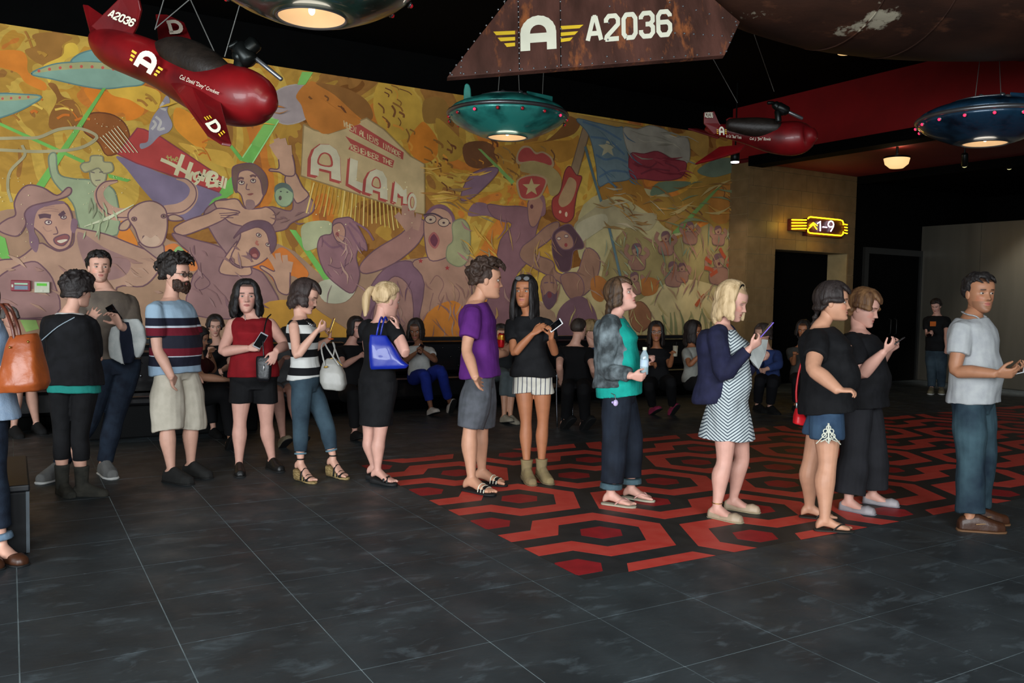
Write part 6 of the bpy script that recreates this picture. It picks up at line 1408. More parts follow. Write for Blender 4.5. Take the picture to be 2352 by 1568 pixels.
# 7 --- purple tee
f = Fig('young man in a purple tee shirt and grey shorts holding a drink can', (1093, 694), (1104, 852), 84, feet=((1084, 1128), (1104, 1110)), h=1.84, skin='mid', hair='#2a1c14', fem=False, cd=.12, wd=.115, hd=.12, sw=.2)
f.arm('R', (1072, 802, -1), (1092, 866, -1), hd=(.3, -.45, 1), curl=.1, near=.03); CANW = f.arm('L', (1122, 812, 1), (1163, 812, 1), hd=(-.05, .9, -.1), nm=(-.6, .1, -.8), curl=.7, thumb=.6)
f.leg('R', (1080, 985), (1082, 1129), (1124, 1137), foot='bare', sole=.02); f.leg('L', (1106, 982), (1106, 1110), (1150, 1116), foot='bare', sole=.02)
f.head((1118, 643), 84, 92, 4, st=dict(face=84, vol=.012, back=.01, side=0, top=.032, seed=15, n=30)); f.finish()
f.top('tee_shirt', fabric('purple_jersey', '#4e1d62', c2='#5a2470', vs=6), -.08, sl=(.68, .68), ease=.026, arm_ease=.028, flare=.014, disp=.007); ring_part(f, 'neckline', f.N - UP * .0 + f.ft * .015, UP * .9 + f.ft * .4, .066, .006, fabric('purple_rib', '#4a1a5e'))
f.pants('shorts', fabric('grey_twill', '#45474b', c2='#52545a'), .98, ease=.022, leg_r=(.02, .03, .04, .042), te=.1, disp=.006)
for sd in 'LR':
    o = f.sandal(sd, M_LEAB, M_SOLEB, th=.02, straps=((.115, .115, .036),), name='slide_sandal', stripes_m=M_WHITE)
    for q in range(3): pass
c = AT(1151, 781, depth(CANW[0]) - .055); cn = empty('drink_can', tuple(c), 'red and yellow drink can in the young man\'s hand', 'drink can'); ax = nrmz(f.rt * .12 + UP)
MB().lathe([(.024, -.062), (.029, -.058), (.033, -.05), (.033, .046), (.027, .058), (.025, .061)], (0, 0, 0), 24, ax).obj('can_body', mat('can_red', '#b8141c', rough=.3, metal=.4), cn, True)
MB().lathe([(.0335, .004), (.0338, .008), (.0338, .044), (.0335, .046)], (0, 0, 0), 24, ax).obj('yellow_band', mat('can_yellow', '#d8b020', rough=.3, metal=.3, c2='#c82020', vs=30, var=0), cn, True); MB().lathe([(.026, .058), (.027, .062), (.02, .060), (.0, .060)], (0, 0, 0), 20, ax).obj('can_lid', M_SILV, cn, True)
# 8 --- long black hair, striped shorts
f = Fig('tanned woman with long straight black hair, black top and white striped shorts', (1216, 724), (1224, 862), -4, feet=((1208, 1106), (1243, 1104)), h=1.66, skin='tan', hair='#0e0a0a', cw=.145, sw=.175, ww=.115, hw=.16, bust=.035, arm=.95, leg=.96)
f.arm('R', (1181, 810, -1), (1224, 766, -1), hd=(.75, .6, -.2), nm=(.3, -.5, .8), curl=.35, thumb=.25, spread=.2); f.arm('L', (1274, 810, -1), (1266, 776, -1), hd=(0, 1, -.2), nm=(-.8, .1, -.6), curl=.8, thumb=.8)
f.leg('R', (1208, 968), (1209, 1105), (1227, 1118), sole=.012, heel=.035); f.leg('L', (1247, 968), (1243, 1103), (1266, 1114), sole=.012, heel=.035)
f.head((1205, 671), 72, -14, -3, st=dict(face=58, vol=.010, back=.27, side=.25, seed=16, n=50, flare=1.6, wave=.002), lips='#a86058', gaze=-.2, brow='#1a100c'); f.finish()
f.top('loose_top', fabric('black_chiffon', '#0e0e10', c2='#151517'), -.02, sl=(.6, .6), ease=.022, arm_ease=.03, flare=.02, disp=.007)
def vstripes(name, c1, c2, sc, f, w=.82):
    m = fabric(name, c1); nt = m.node_tree; N = nt.nodes; L = nt.links; b = N['Principled BSDF']; tc = N.new('ShaderNodeTexCoord'); dp = N.new('ShaderNodeVectorMath'); dp.operation = 'DOT_PRODUCT'; L.new(tc.outputs['Object'], dp.inputs[0]); dp.inputs[1].default_value = tuple(f.Lh * sc)
    fr = N.new('ShaderNodeMath'); fr.operation = 'FRACT'; L.new(dp.outputs['Value'], fr.inputs[0]); g = N.new('ShaderNodeMath'); g.operation = 'GREATER_THAN'; g.inputs[1].default_value = w; L.new(fr.outputs[0], g.inputs[0])
    x = N.new('ShaderNodeMix'); x.data_type = 'RGBA'; x.inputs['A'].default_value = (*lin(c1), 1); x.inputs['B'].default_value = (*lin(c2), 1); L.new(g.outputs[0], x.inputs['Factor']); L.new(x.outputs['Result'], b.inputs['Base Color']); return m
f.pants('shorts', vstripes('striped_cotton', '#b8b4a8', '#3a3c4c', 26, f), .34, ease=.022, leg_r=(.02, .03, .045, .05), te=.1)
M_TANS = fabric('tan_suede', '#75654a', c2='#80704f')
for sd in 'LR': f.shoe(sd, M_TANS, mat('tan_sole', '#6a5a40'), 'boot', h=.065, th=.012, name='ankle_boot')
glasses(f, mat('glasses_frame', '#1a1614', rough=.3), mat('dark_lens', '#101012', rough=.4), y=.085, up=.098)
phone(f, (1276, 747), depth(f.arms['L'][2]) - .05, (.75, .6, -.1), (-.5, .6, -.7), 'white smartphone in the hand of the tanned woman with long hair', M_PHW, h=.062)
# 9 --- denim jacket
f = Fig('woman in grey acid-wash denim jacket over teal shirt and dark jeans, looking up', (1410, 728), (1424, 888), 80, feet=((1400, 1160), (1448, 1146)), h=1.68, skin='pink', hair='#2c2018', cw=.165, sw=.19, cd=.13, wd=.14, ww=.16, hw=.18, hd=.155, belly=.02, bust=.035, arm=1.2, leg=1.15)
f.arm('R', (1392, 848, -1), (1450, 863, -1), hd=(.95, -.1, -.1), nm=(0, .3, 1), curl=.8, thumb=.4); f.arm('L', (1450, 826, 1), (1480, 820, 1), hd=(.8, .1, -.6), nm=(-.2, -.8, .3), curl=1.1, thumb=.8)
f.leg('R', (1412, 1020), (1402, 1160), (1458, 1167), foot='bare', sole=.018); f.leg('L', (1448, 1012), (1448, 1146), (1482, 1151), foot='bare', sole=.018)
f.head((1427, 678), 76, 70, -16, st=dict(face=78, vol=.012, back=.12, side=.11, seed=18, wave=.005, c2='#57402c', sweep=1)); f.finish()
f.top('teal_shirt', fabric('teal_cotton', '#11877c', c2='#149688'), -.12, ease=.014, flare=.01, t1=.97); 
M_ACID = mat('acid_denim', '#2e3436', rough=.85, var=0, c2='#7a868a', vs=9, det=10, lo=.42, hi=.72, bump=.3, bs=60)
mb = MB(); R = []
for t in np.linspace(.02, .97, 16):
    r = f.ring(t, .03); r[0] = r[0] - r[2] * .022; r[4] = r[4] * .94; R.append(r)
loft(mb, R)
for sd in 'RL':
    S0, E, Wp = f.arms[sd]; mb.tube([S0 + (f.N - S0) * .35, S0, S0 * .5 + E * .5, E, E * .4 + Wp * .6, E * .1 + Wp * .9], [.075, .082, .074, .066, .058, .05], 16, sub=3, caps=False)
f.part('denim_jacket', mb, M_ACID, disp=.009, dst=(11, 11, 8)); mb = MB(); c = f.N
mb.tube([c + f.Ls * .07 - UP * .0, c + f.Ls * .06 + f.ft * .07 - UP * .03, c - f.Ls * .0 + f.ft * .12 - UP * .1], [(.03, .006)] * 3, 8, sub=3); mb.tube([c - f.Ls * .07, c - f.Ls * .07 + f.ft * .07 - UP * .03, c - f.Ls * .03 + f.ft * .12 - UP * .1], [(.03, .006)] * 3, 8, sub=3); f.part('shirt_collar', mb, fabric('pale_collar', '#9aa8a8'), vox=.006)
f.pants('jeans', fabric('dark_blue_denim', '#10141c', c2='#1c232e', vs=5), 1.78, ease=.018, leg_r=(.014, .016, .02, .026, .032, .038), te=.12, disp=.008)
for sd in 'LR':
    H_, K, A = f.legs[sd][:3]; c = K + (A - K) * .80; f.part('jean_cuff', MB().tube([c, c + (A - K) * .12], [.085, .088], 18, caps=False), fabric('faded_cuff', '#3c5058', c2='#4c6268'), smooth=1, disp=.004); f.sandal(sd, mat('pink_strap', '#b88a80'), mat('pale_sole', '#a09c88'), th=.018, straps=(), thong=True, name='flip_flop')
bt = empty('water_bottle', tuple(AT(1480, 832, depth(f.arms['R'][2]) + .02)), 'clear water bottle held in front of the denim jacket', 'bottle')
MB().lathe([(.024, -.09), (.03, -.085), (.031, -.02), (.028, .0), (.031, .02), (.03, .05), (.013, .085), (.013, .095)], (0, 0, 0), 24).obj('bottle_body', mat('clear_plastic', '#c8dce4', rough=.1, trans=.6, var=0), bt, True); MB().lathe([(.016, .09), (.016, .112), (.0, .113)], (0, 0, 0), 18).obj('bottle_cap', M_WHITE, bt, True); MB().lathe([(.0315, -.03), (.0318, -.028), (.0318, .018), (.0315, .02)], (0, 0, 0), 24).obj('bottle_label', mat('bottle_label', '#a8bccc'), bt, True)
kc = AT(1414, 925, f.D - .19); ch = empty('keychain_charm', tuple(kc), 'small lilac charm hanging from the jeans pocket below the denim jacket', 'keychain'); MB().ball((0, 0, 0), (.022, .016, .025), 14, 10).obj('charm', mat('lilac_plastic', '#b8a8cc', rough=.3), ch, True); MB().ball((-.028, 0, .005), .010, 10, 8).obj('charm_ear', mat('lilac_plastic2', '#a090c0', rough=.3), ch, True)
MB().tube([(0, 0, .02), (-.01, 0, .06), (-.02, .03, .07)], .003, 6).obj('chain', M_SILV, ch)
# 10 --- blonde, navy cardigan
f = Fig('blonde woman in navy cardigan over a white chevron striped dress, with phone', (1660, 748), (1674, 908), 78, feet=((1650, 1190), (1684, 1172)), h=1.68, skin='pink', hair='#a08660', cw=.16, cd=.125, wd=.13, hd=.15, ww=.15, hw=.175, bust=.055, belly=.035, arm=1.15, leg=1.12)
f.arm('R', (1662, 858, -1), (1722, 800, -1), hd=(.75, .6, 0), nm=(-.4, .5, .6), curl=.55, thumb=.3); f.arm('L', (1700, 862, 1), (1738, 830, 1), hd=(.5, .2, -.2), nm=(-.2, .9, 0), curl=.7, thumb=.6)
f.leg('R', (1664, 1058), (1646, 1190), (1700, 1201), sole=.008); f.leg('L', (1704, 1050), (1684, 1170), (1730, 1177), sole=.008)
f.head((1682, 692), 84, 76, 20, st=dict(face=86, vol=.014, back=.16, side=.14, seed=21, wave=.003, c2='#d0b48c', flare=1.8), lid=.75); f.finish()
def chevron(name, c1, c2, f):
    m = fabric(name, c1); nt = m.node_tree; N = nt.nodes; L = nt.links; b = N['Principled BSDF']; tc = N.new('ShaderNodeTexCoord'); dp = N.new('ShaderNodeVectorMath'); dp.operation = 'DOT_PRODUCT'; L.new(tc.outputs['Object'], dp.inputs[0]); dp.inputs[1].default_value = tuple(f.rt * 3.4)
    def M_(op, a, b_=None):
        n = N.new('ShaderNodeMath'); n.operation = op
        for i, q in enumerate((a, b_)):
            if q is None: continue
            if isinstance(q, (int, float)): n.inputs[i].default_value = q
            else: L.new(q, n.inputs[i])
        return n.outputs[0]
    sp = N.new('ShaderNodeSeparateXYZ'); L.new(tc.outputs['Object'], sp.inputs[0]); tri = M_('ABSOLUTE', M_('SUBTRACT', M_('FRACT', dp.outputs['Value']), .5)); zz_ = M_('ADD', M_('MULTIPLY', sp.outputs[2], 42), M_('MULTIPLY', tri, 9.5)); s_ = M_('GREATER_THAN', M_('FRACT', zz_), .62)
    x = N.new('ShaderNodeMix'); x.data_type = 'RGBA'; x.inputs['A'].default_value = (*lin(c1), 1); x.inputs['B'].default_value = (*lin(c2), 1); L.new(s_, x.inputs['Factor']); L.new(x.outputs['Result'], b.inputs['Base Color']); return m
f.skirt('dress', chevron('chevron_jersey', '#b4bcbc', '#39434e', f), 0, (1668, 1006), ease=.014, bot=(.19, .205), t1=.93, disp=.008)
mb = MB(); R = []
for t in np.linspace(-.07, .97, 18):
    r = f.ring(t, .034); sh = .05 + .05 * max(0, .6 - t); r[0] = r[0] - r[2] * sh; r[4] = r[4] * .72; R.append(r)
loft(mb, R)
for sd in 'RL':
    S0, E, Wp = f.arms[sd]; mb.tube([S0 + (f.N - S0) * .35, S0, S0 * .5 + E * .5, E, E * .5 + Wp * .5, E * .08 + Wp * .92], [.07, .078, .072, .064, .054, .044], 16, sub=3, caps=False)
f.part('cardigan', mb, fabric('navy_knit', '#191a2e', c2='#20213a'), disp=.006, dst=(8, 8, 5))
for sd in 'LR': f.shoe(sd, mat('beige_flat', '#a08c74', rough=.5), mat('beige_sole', '#9c9074'), 'flat', th=.008, name='flat_shoe')
A = f.legs['R'][2]; ring_part(f, 'anklet', A + UP * .03, UP, .037, .003, M_GOLD)
hb_ = MB().tube([f.H(-.088 * math.cos(a) if True else 0, .035 - .01, .03 + .098 * math.sin(a)) for a in np.linspace(0, math.pi, 15)], .006, 8); f.part('hairband', hb_, M_LEAB, raw=True)
phone(f, (1760, 757), depth(f.arms['R'][2]) - .02, (.6, .75, .1), (-.7, .6, -.1), 'purple smartphone held up by the blonde woman in the cardigan', mat('purple_case', '#6a50b0', rough=.3), h=.068)
pp = empty('paper_sheet', tuple(AT(1735, 818, f.D + .1)), 'curled white paper sheet in the cardigan woman\'s lower hand', 'paper')
mb = MB(); g = [(1752, 768, .12), (1762, 802, .16), (1722, 820, .08), (1746, 850, .1), (1724, 808, .05)]; P4 = [AT(1744, 778, f.D + .08), AT(1764, 780, f.D + .16), AT(1758, 815, f.D + .14), AT(1743, 848, f.D + .1), AT(1722, 824, f.D + .06), AT(1728, 800, f.D + .05)]
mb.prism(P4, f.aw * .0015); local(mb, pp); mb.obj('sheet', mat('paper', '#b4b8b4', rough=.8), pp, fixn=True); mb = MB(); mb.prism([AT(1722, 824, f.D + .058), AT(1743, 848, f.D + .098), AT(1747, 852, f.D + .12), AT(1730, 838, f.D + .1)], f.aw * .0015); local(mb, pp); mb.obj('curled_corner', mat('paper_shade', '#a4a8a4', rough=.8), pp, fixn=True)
# 11 --- braid, black tee, denim shorts
f = Fig('woman with dark side braid, loose black tee and denim shorts, hand on hip', (1884, 752), (1902, 912), 86, feet=((1892, 1219), (1858, 1190)), h=1.66, skin='mid', hair='#1c1412', cw=.175, cd=.155, wd=.165, ww=.17, hw=.19, hd=.165, bust=.05, belly=.045, arm=1.42, leg=1.25, sw=.2)
f.arm('R', (1868, 846, -1), (1926, 896, -1), hd=(.95, .05, .1), nm=(0, -1, .2), curl=.6, thumb=.3); f.arm('L', (1950, 850, 1), (1950, 896, 1))
f.leg('R', (1900, 1065), (1893, 1219), (1956, 1222), foot='bare', sole=.014); f.leg('L', (1864, 1058), (1858, 1189), (1914, 1194), foot='bare', sole=.014)
def braid():
    pts = []; rr = []
    for i in range(19): t = i / 18; pts.append((.045 + .05 * t, -.10 - .02 * math.sin(t * 3), -.05 - .26 * t)); rr.append(.018 + .006 * math.sin(t * 34) if i < 17 else .012)
    return (pts, rr)
f.head((1914, 694), 84, 84, 2, st=dict(face=60, vol=.016, back=.03, side=.02, seed=23, sweep=1, fringe=-8, tails=[braid()]), chub=.12); f.finish()
f.top('tee_shirt', M_BLK, -.2, sl=(.62, .6), ease=.02, arm_ease=.022, flare=.02, disp=.007)
f.pants('shorts', fabric('mid_blue_denim', '#26384e', c2='#364c62', vs=6), .60, ease=.018, leg_r=(.015, .018, .026, .03), te=.1)
def lace(f, side, uv):
    H_, K, A = f.legs[side][:3]; mb = MB(); c0 = f.W(uv[0], uv[1]); D0 = depth(H_ * .6 + K * .4) - .145 * f.k * f.b['leg']
    def q(u, v): return AT(u, v, D0 + abs(u - uv[0]) ** 2 * .00004)
    for (a, b_) in (((1875, 1018), (1893, 1000)), ((1893, 1000), (1903, 985)), ((1903, 985), (1913, 1000)), ((1913, 1000), (1930, 1020)), ((1885, 1014), (1903, 1005)), ((1903, 1005), (1922, 1014)), ((1903, 972), (1903, 1018))): mb.tube([q(*a), q(*b_)], [(.008, .004)] * 2, 8)
    for (u, v) in ((1896, 990), (1910, 990), (1893, 1000), (1913, 1001), (1902, 1010), (1903, 982)): mb.tube([q(u + 5 * math.cos(a), v + 5 * math.sin(a)) for a in np.linspace(0, 2 * math.pi, 11)], .004, 6)
    f.part('lace_trim', mb, fabric('white_lace', '#c4c4b4'), raw=True)['kind'] = 'stuff'
lace(f, 'R', (1903, 1000))
for sd in 'LR': f.sandal(sd, mat('dark_strap', '#1c1814'), mat('dark_sole', '#2a2620'), th=.014, straps=(), thong=True, name='flip_flop')
mb = MB(); W3 = f.arms['R'][2]; ring_part(f, 'finger_ring', W3 + f.rt * .085 - UP * .015, f.rt, .011, .003, M_SILV)
b = bagbox('shoulder_bag', 'bright red shoulder bag behind the woman in denim shorts', [(1828, 936, 1840, 938, .02), (1824, 955, 1850, 958, .05), (1822, 972, 1862, 980, .05)], f.D + .2, mat('bright_red_leather', '#c01820', rough=.4), .04); strap(b, [(1831, 938), (1829, 900), (1834, 860), (1842, 830), (1856, 780)], f.D + .2, mat('bright_red_leather', '#c01820'), .008); strap(b, [(1830, 925), (1830, 936)], f.D + .19, M_SILV, .008, 'buckle', 1)
# 12 --- auburn hair, black top, grey trousers
f = Fig('auburn-haired woman in black top and charcoal trousers looking down at a phone', (1972, 758), (1980, 905), 74, feet=((1946, 1172), (2002, 1156)), h=1.68, skin='pink', hair='#4a3020', cw=.17, cd=.14, wd=.15, ww=.165, hw=.185, hd=.155, bust=.06, belly=.04, arm=1.3, leg=1.15)
f.arm('R', (1979, 858, -1), (2030, 808, -1), hd=(.7, .65, 0), nm=(-.3, .6, .5), curl=.5, thumb=.4); f.arm('L', (2005, 850, 1), (2042, 806, 1), hd=(.7, .6, -.1), nm=(-.4, .5, -.4), curl=.6, thumb=.5)
f.leg('R', (1962, 1038), (1948, 1172), (1993, 1180), sole=.006); f.leg('L', (2006, 1030), (2002, 1156), (2038, 1161), sole=.006)
f.head((1984, 707), 82, 72, 18, st=dict(face=62, vol=.012, back=.05, side=.02, seed=26, c2='#7a5838', sweep=1, tails=[([(0, -.1, 0), (.0, -.13, -.05), (.0, -.12, -.12)], [.02, .03, .015])]), lid=.75, chub=.15); f.finish()
f.top('black_top', M_BLK2, -.2, sl=(.8, .8), ease=.018, arm_ease=.02, flare=.022, neckv=.03, t1=.965)
f.pants('trousers', fabric('charcoal_twill', '#1c1c1f', c2='#242428', vs=5), 1.88, ease=.02, leg_r=(.016, .018, .026, .036, .05, .062, .07), te=.1, disp=.007)
f.part('necklace', (lambda m: [m.ball(f.N + f.Ls * .07 * math.cos(a) + f.ft * (.06 + .09 * math.sin(a)) - UP * (.03 + .10 * math.sin(a)), .007 + .008 * math.sin(a), 8, 6) for a in np.linspace(0, math.pi, 14)] and m)(MB()), M_SILV, raw=True)['kind'] = 'stuff'
for sd in 'LR': f.shoe(sd, mat('pale_lilac_flat', '#8c8688', rough=.5), mat('lilac_sole', '#86828a'), 'flat', th=.006, name='flat_shoe')
phone(f, (2062, 785), depth(f.arms['R'][2]) - .01, (.75, .6, 0), (-.6, .75, 0), 'dark smartphone held by the auburn-haired woman', M_PHB, h=.06)
# 13 --- white polo
f = Fig('man in a white polo shirt and faded jeans at the right end of the queue', (2234, 728), (2238, 908), 70, feet=((2226, 1218), (2238, 1204)), h=1.79, skin='tan', hair='#100c0b', fem=False, cd=.125, wd=.125, hd=.125, belly=.02, sw=.205, arm=1.15)
f.tone = lin('#9c6c50')
f.arm('R', (2195, 850, -1), (2286, 858, -1), hd=(1, .08, 0), nm=(0, .6, .8), curl=.55, thumb=.4); f.arm('L', (2262, 846, 1), (2310, 852, 1), hd=(.9, .2, -.3), nm=(-.1, .9, -.2), curl=.6, thumb=.5)
f.leg('R', (2228, 1058), (2226, 1219), (2284, 1222), sole=.016); f.leg('L', (2256, 1050), (2240, 1203), (2276, 1204), sole=.016)
f.head((2250, 675), 88, 32, 0, st=dict(face=64, vol=.008, back=0, side=0, top=.014, seed=28, n=30), gaze=.1); f.stubble = .3; f.finish()
M_POLO = fabric('white_pique', '#96989a', c2='#a2a4a4', bs=200)
f.top('polo_shirt', M_POLO, -.09, sl=(.62, .62), ease=.026, arm_ease=.022, flare=.01, disp=.006); mb = MB(); c = f.N + UP * .015
mb.tube([c + f.Ls * .02 + f.ft * .085 - UP * .06, c + f.Ls * .068 + f.ft * .045 - UP * .01, c + f.Ls * .072 - UP * .0, c - f.ft * .06 + UP * .015, c - f.Ls * .072, c - f.Ls * .068 + f.ft * .045 - UP * .01, c - f.Ls * .02 + f.ft * .085 - UP * .06], [(.006, .026)] * 7, 8, side=(0, 0, 1.), sub=3); f.part('collar', mb, M_POLO, vox=.006)
mb = MB(); p0 = f.N + f.ft * .125 - UP * .08
for i in range(3): mb.ball(p0 + f.ft * .012 * i - UP * .045 * i, .005, 8, 6)
f.part('shirt_button', mb, M_WHITE, raw=True)['kind'] = 'stuff'
f.pants('jeans', fabric('faded_blue_denim', '#182430', c2='#3a5058', vs=3.2), 1.9, ease=.018, leg_r=(.014, .016, .024, .03, .032, .04, .046), te=.08, disp=.009)
M_BRLE = mat('brown_leather', '#3c2214', rough=.4, bump=.15, bs=40)
for sd in 'LR':
    o = f.shoe(sd, M_BRLE, mat('tan_welt', '#6a4a30'), 'shoe', th=.018, name='boat_shoe'); H_, K, A, fd, so, he, base, s_, u_, k = f.legs[sd]; mb = MB(); mb.tube([base + fd * .02 * k + s_ * .045 * k + u_ * .045, base + fd * .1 * k + s_ * .03 * k + u_ * .052, base + fd * .1 * k - s_ * .03 * k + u_ * .052, base + fd * .02 * k - s_ * .045 * k + u_ * .045], .004, 6, sub=3); local(mb, f.root); mb.obj('lace', mat('tan_lace', '#8a6a48'), o, True)
phone(f, (2334, 853), depth(f.arms['L'][2]) - .08, (.85, .3, -.3), (-.4, .8, -.4), 'pale smartphone in the hands of the man in the white polo', M_PHW, h=.058)
# ================================================================ SEATED PEOPLE, SOFAS AND CHAIRS BY THE MURAL
M_SOFA = mat('black_tufted_leather', '#0c0c0e', rough=.28, coat=.4, bump=.1, bs=20); M_FR = mat('chrome', '#8c9298', rough=.15, metal=1.)
def bench(x0, x1, y0, label, btn=True):
    r = empty('banquette', (x0, y0, 0), label, 'bench'); w = x1 - x0; d = YB - .1 - y0; d = min(d, .75)
    MB().box(0, .02, 0, w, d, .14).obj('plinth', M_BLACK, r); MB().box(0, .0, .14, w, d, .43).obj('seat', M_SOFA, r, bevel=.05); MB().box(0, d - .2, .43, w, d, .9).obj('backrest', M_SOFA, r, bevel=.05)
    bt = MB().ball((0, 0, 0), (.016, .012, .016), 8, 6).mesh('button'); bt.materials.append(M_SOFA); n = int(w / .26)
    for i in range(n):
        for j in range(3):
            o = bpy.data.objects.new('button', bt); COL.objects.link(o); o.parent = r; o.location = (.13 + i * .26 + (.13 if j % 2 else 0) * (i < n - 1), d - .2, .54 + j * .13)
    return r
for i, (x0, x1) in enumerate(((-.6, 1.6), (1.62, 3.9), (3.92, 6.2), (6.22, 8.5), (8.52, 10.9))):
    bench(x0, x1, 6.62, ('black tufted banquette under the left end of the mural', 'black banquette along the wall behind the bearded man', 'black banquette behind the girl in blue print trousers', 'black banquette right of the crew-cut man, under the flag', 'black banquette at the right end of the mural')[i])
# low box in front of the left banquette
a = on(2, 252, 1010, 0.); b_ = on(2, 480, 1000, 0.); st_ = empty('ottoman', (a[0], a[1], 0), 'long low black upholstered bench behind the bearded man', 'bench'); wx = b_[0] - a[0] + .55
MB().box(-.2, 0, .0, wx, .5, .34).obj('base', mat('dark_grey_vinyl', '#08090a', rough=.7, spec=.15), st_, bevel=.02); MB().box(-.22, -.02, .34, wx + .02, .52, .44).obj('cushion', M_SOFA, st_, bevel=.03)
def armchair(x, y, rz, label):
    r = empty('armchair', (x, y, 0), label, 'armchair', None); r.rotation_euler = (0, 0, rz)
    MB().box(-.33, -.3, .18, .33, .3, .44).obj('seat', M_SOFA, r, bevel=.05); MB().box(-.36, .22, .2, .36, .38, .86).obj('backrest', M_SOFA, r, bevel=.06)
    for s in (-1, 1):
        MB().box(s * .33 - .06, -.3, .18, s * .33 + .06, .3, .62).obj('armrest', M_SOFA, r, bevel=.05)
        for yy in (-.26, .28): MB().tube([(s * .3, yy, .18), (s * .32, yy * 1.05, .012)], .018, 8).obj('leg', M_FR, r, True)
    for i in range(4):
        for j in range(2): MB().ball((-.24 + i * .16, .215, .58 + j * .14), (.014, .01, .014), 8, 6).obj('button', M_FR, r, True)
    return r
def at_floor(u, v): p = on(2, u, v, 0.); return p[0], p[1]
armchair(on(1, 312, 900, 6.24)[0], 6.24, 0, 'black tufted armchair between the tall man and the bearded man')
def chair(u, v, rz, label):
    x, y = at_floor(u, v); r = empty('dining_chair', (x, y, 0), label, 'chair'); r.rotation_euler = (0, 0, rz)
    MB().box(-.22, -.22, .43, .22, .22, .48).obj('seat', M_SOFA, r, bevel=.015); MB().box(-.2, .19, .6, .2, .225, .92).obj('backrest', M_SOFA, r, bevel=.015)
    for s in (-1, 1):
        MB().tube([(s * .22, .24, .012), (s * .22, .22, .45), (s * .215, .23, .93)], .012, 8, sub=3).obj('leg', M_FR, r, True); MB().tube([(s * .21, -.21, .012), (s * .21, -.2, .44)], .012, 8).obj('leg', M_FR, r, True); MB().tube([(s * .222, .22, .62), (s * .235, -.05, .64), (s * .23, -.18, .6), (s * .22, -.2, .45)], .011, 8, sub=3).obj('armrest', M_FR, r, True)
    return r
chair(1258, 972, math.radians(-150), 'chrome-framed black chair behind the tanned woman, left of its twin'); chair(1345, 975, math.radians(-170), 'chrome-framed black chair under the crew-cut man')
def sit(label, head, hh, N, P, D, face, hd_phi, pitch=0, knees=None, feet=None, arms=None, skin='fair', hairc='#17110f', st=None, fem=True, topc='#111113', legc='#15151a', top_sl=.6, fr=1.85, hf=None, nofeet=False, **b):
    f = Fig(label, N, P, face, feet=None, D=D, h=b.pop('h', 1.62), skin=skin, hair=hairc, fem=fem, vox=.011, **b)
    for sd, (el, wr) in (arms or {}).items(): f.arm(sd, el, wr, curl=.6)
    for sd, (kn, an) in (knees or {}).items():
        f.leg(sd, kn, an, (an[0] + 12, an[1] + 4, -.12), kz=-1, dzs='solve')
    f.head(head, hh, hd_phi, pitch, st=dict(dict(face=62, vol=.014, back=.05, side=.03, n=20), **(st or {}))); f.finish()
    f.top('shirt', fabric('seat_' + topc[1:], topc), -.1, sl=(top_sl, top_sl), ease=.018, arm_ease=.02, t1=.97, disp=.004)
    if knees:
        f.pants('trousers', fabric('legs_' + legc[1:], legc), fr, ease=.016, sides=''.join(knees), te=.1)
        if not nofeet:
            for sd in knees: f.shoe(sd, fabric('seat_shoe' + (hf or '#101010')[1:], hf or '#101010'), M_SOLEB, 'shoe', th=.01, name='shoe')
    return f
sit('grey-haired man in black seen between the brown handbag and the wall at far left', (22, 730), 46, (36, 775), (40, 880), 9.3, 25, 15, knees={'R': ((40, 890), (32, 985)), 'L': ((70, 888), (84, 975))}, arms={'L': ((66, 830, -1), (52, 862, -1))}, hairc='#4a4644', fem=False, topc='#101012', legc='#121214', fr=.9, hf='#1c1c1c', h=1.7)
sit('boy in dark red shirt seated, seen between the bearded man and the woman in red', (458, 778), 48, (452, 818), (440, 905), 8.3, 70, 65, 15, knees={'R': ((520, 905), (530, 985)), 'L': ((515, 890), (545, 975))}, arms={'R': ((465, 865, -1), (520, 872, -1)), 'L': ((490, 850, 1), (484, 818, -1))}, hairc='#141010', fem=False, topc='#3c1016', legc='#141416', h=1.6, st=dict(top=.015), skin='mid')
sit('dark-haired woman in black seated behind the boy in the red shirt', (494, 748), 46, (500, 790), (505, 880), 9.5, 10, 5, 15, knees={'R': ((480, 900), (490, 985)), 'L': ((530, 895), (540, 980))}, arms={'R': ((475, 840, -1), (482, 808, -1)), 'L': ((528, 840, -1), (510, 850, -1))}, topc='#0e0e10', legc='#0e0e10')
sit('person in grey shorts mostly hidden behind the striped-top woman', (660, 775), 44, (650, 800), (642, 880), 8.8, 30, 40, 0, knees={'R': ((640, 905), (650, 990)), 'L': ((668, 900), (690, 985))}, arms={'R': ((632, 850, -1), (650, 826, -1))}, topc='#5a5c5e', legc='#56585c', fr=.7, skin='pink', hf='#7a705c')
sit('woman with dark fringe in black seated left of the blonde ponytail woman', (818, 752), 46, (806, 790), (812, 890), 9.3, 25, 30, 5, knees={'R': ((812, 905), (815, 985)), 'L': ((842, 900), (852, 985))}, arms={'R': ((790, 838, -1), (826, 818, -1)), 'L': ((840, 838, 1), (838, 812, -1))}, st=dict(back=.14, side=.13, fringe=-6), topc='#0f0f11', legc='#0f0f11', skin='pink')
g = sit('girl in white top and blue print trousers, one leg crossed, looking at phone', (955, 757), 46, (962, 792), (965, 858), 11.3, -10, -10, 22, knees={'R': ((975, 862), (990, 930)), 'L': ((1012, 850), (1036, 888))}, arms={'R': ((932, 828, -1), (958, 808, -1)), 'L': ((1000, 828, -1), (972, 806, -1))}, st=dict(back=.12, side=.12), topc='#b0b0ac', legc='#1c2c80', fr=1.75, skin='brown', hf='#b0a8a0', top_sl=.5)
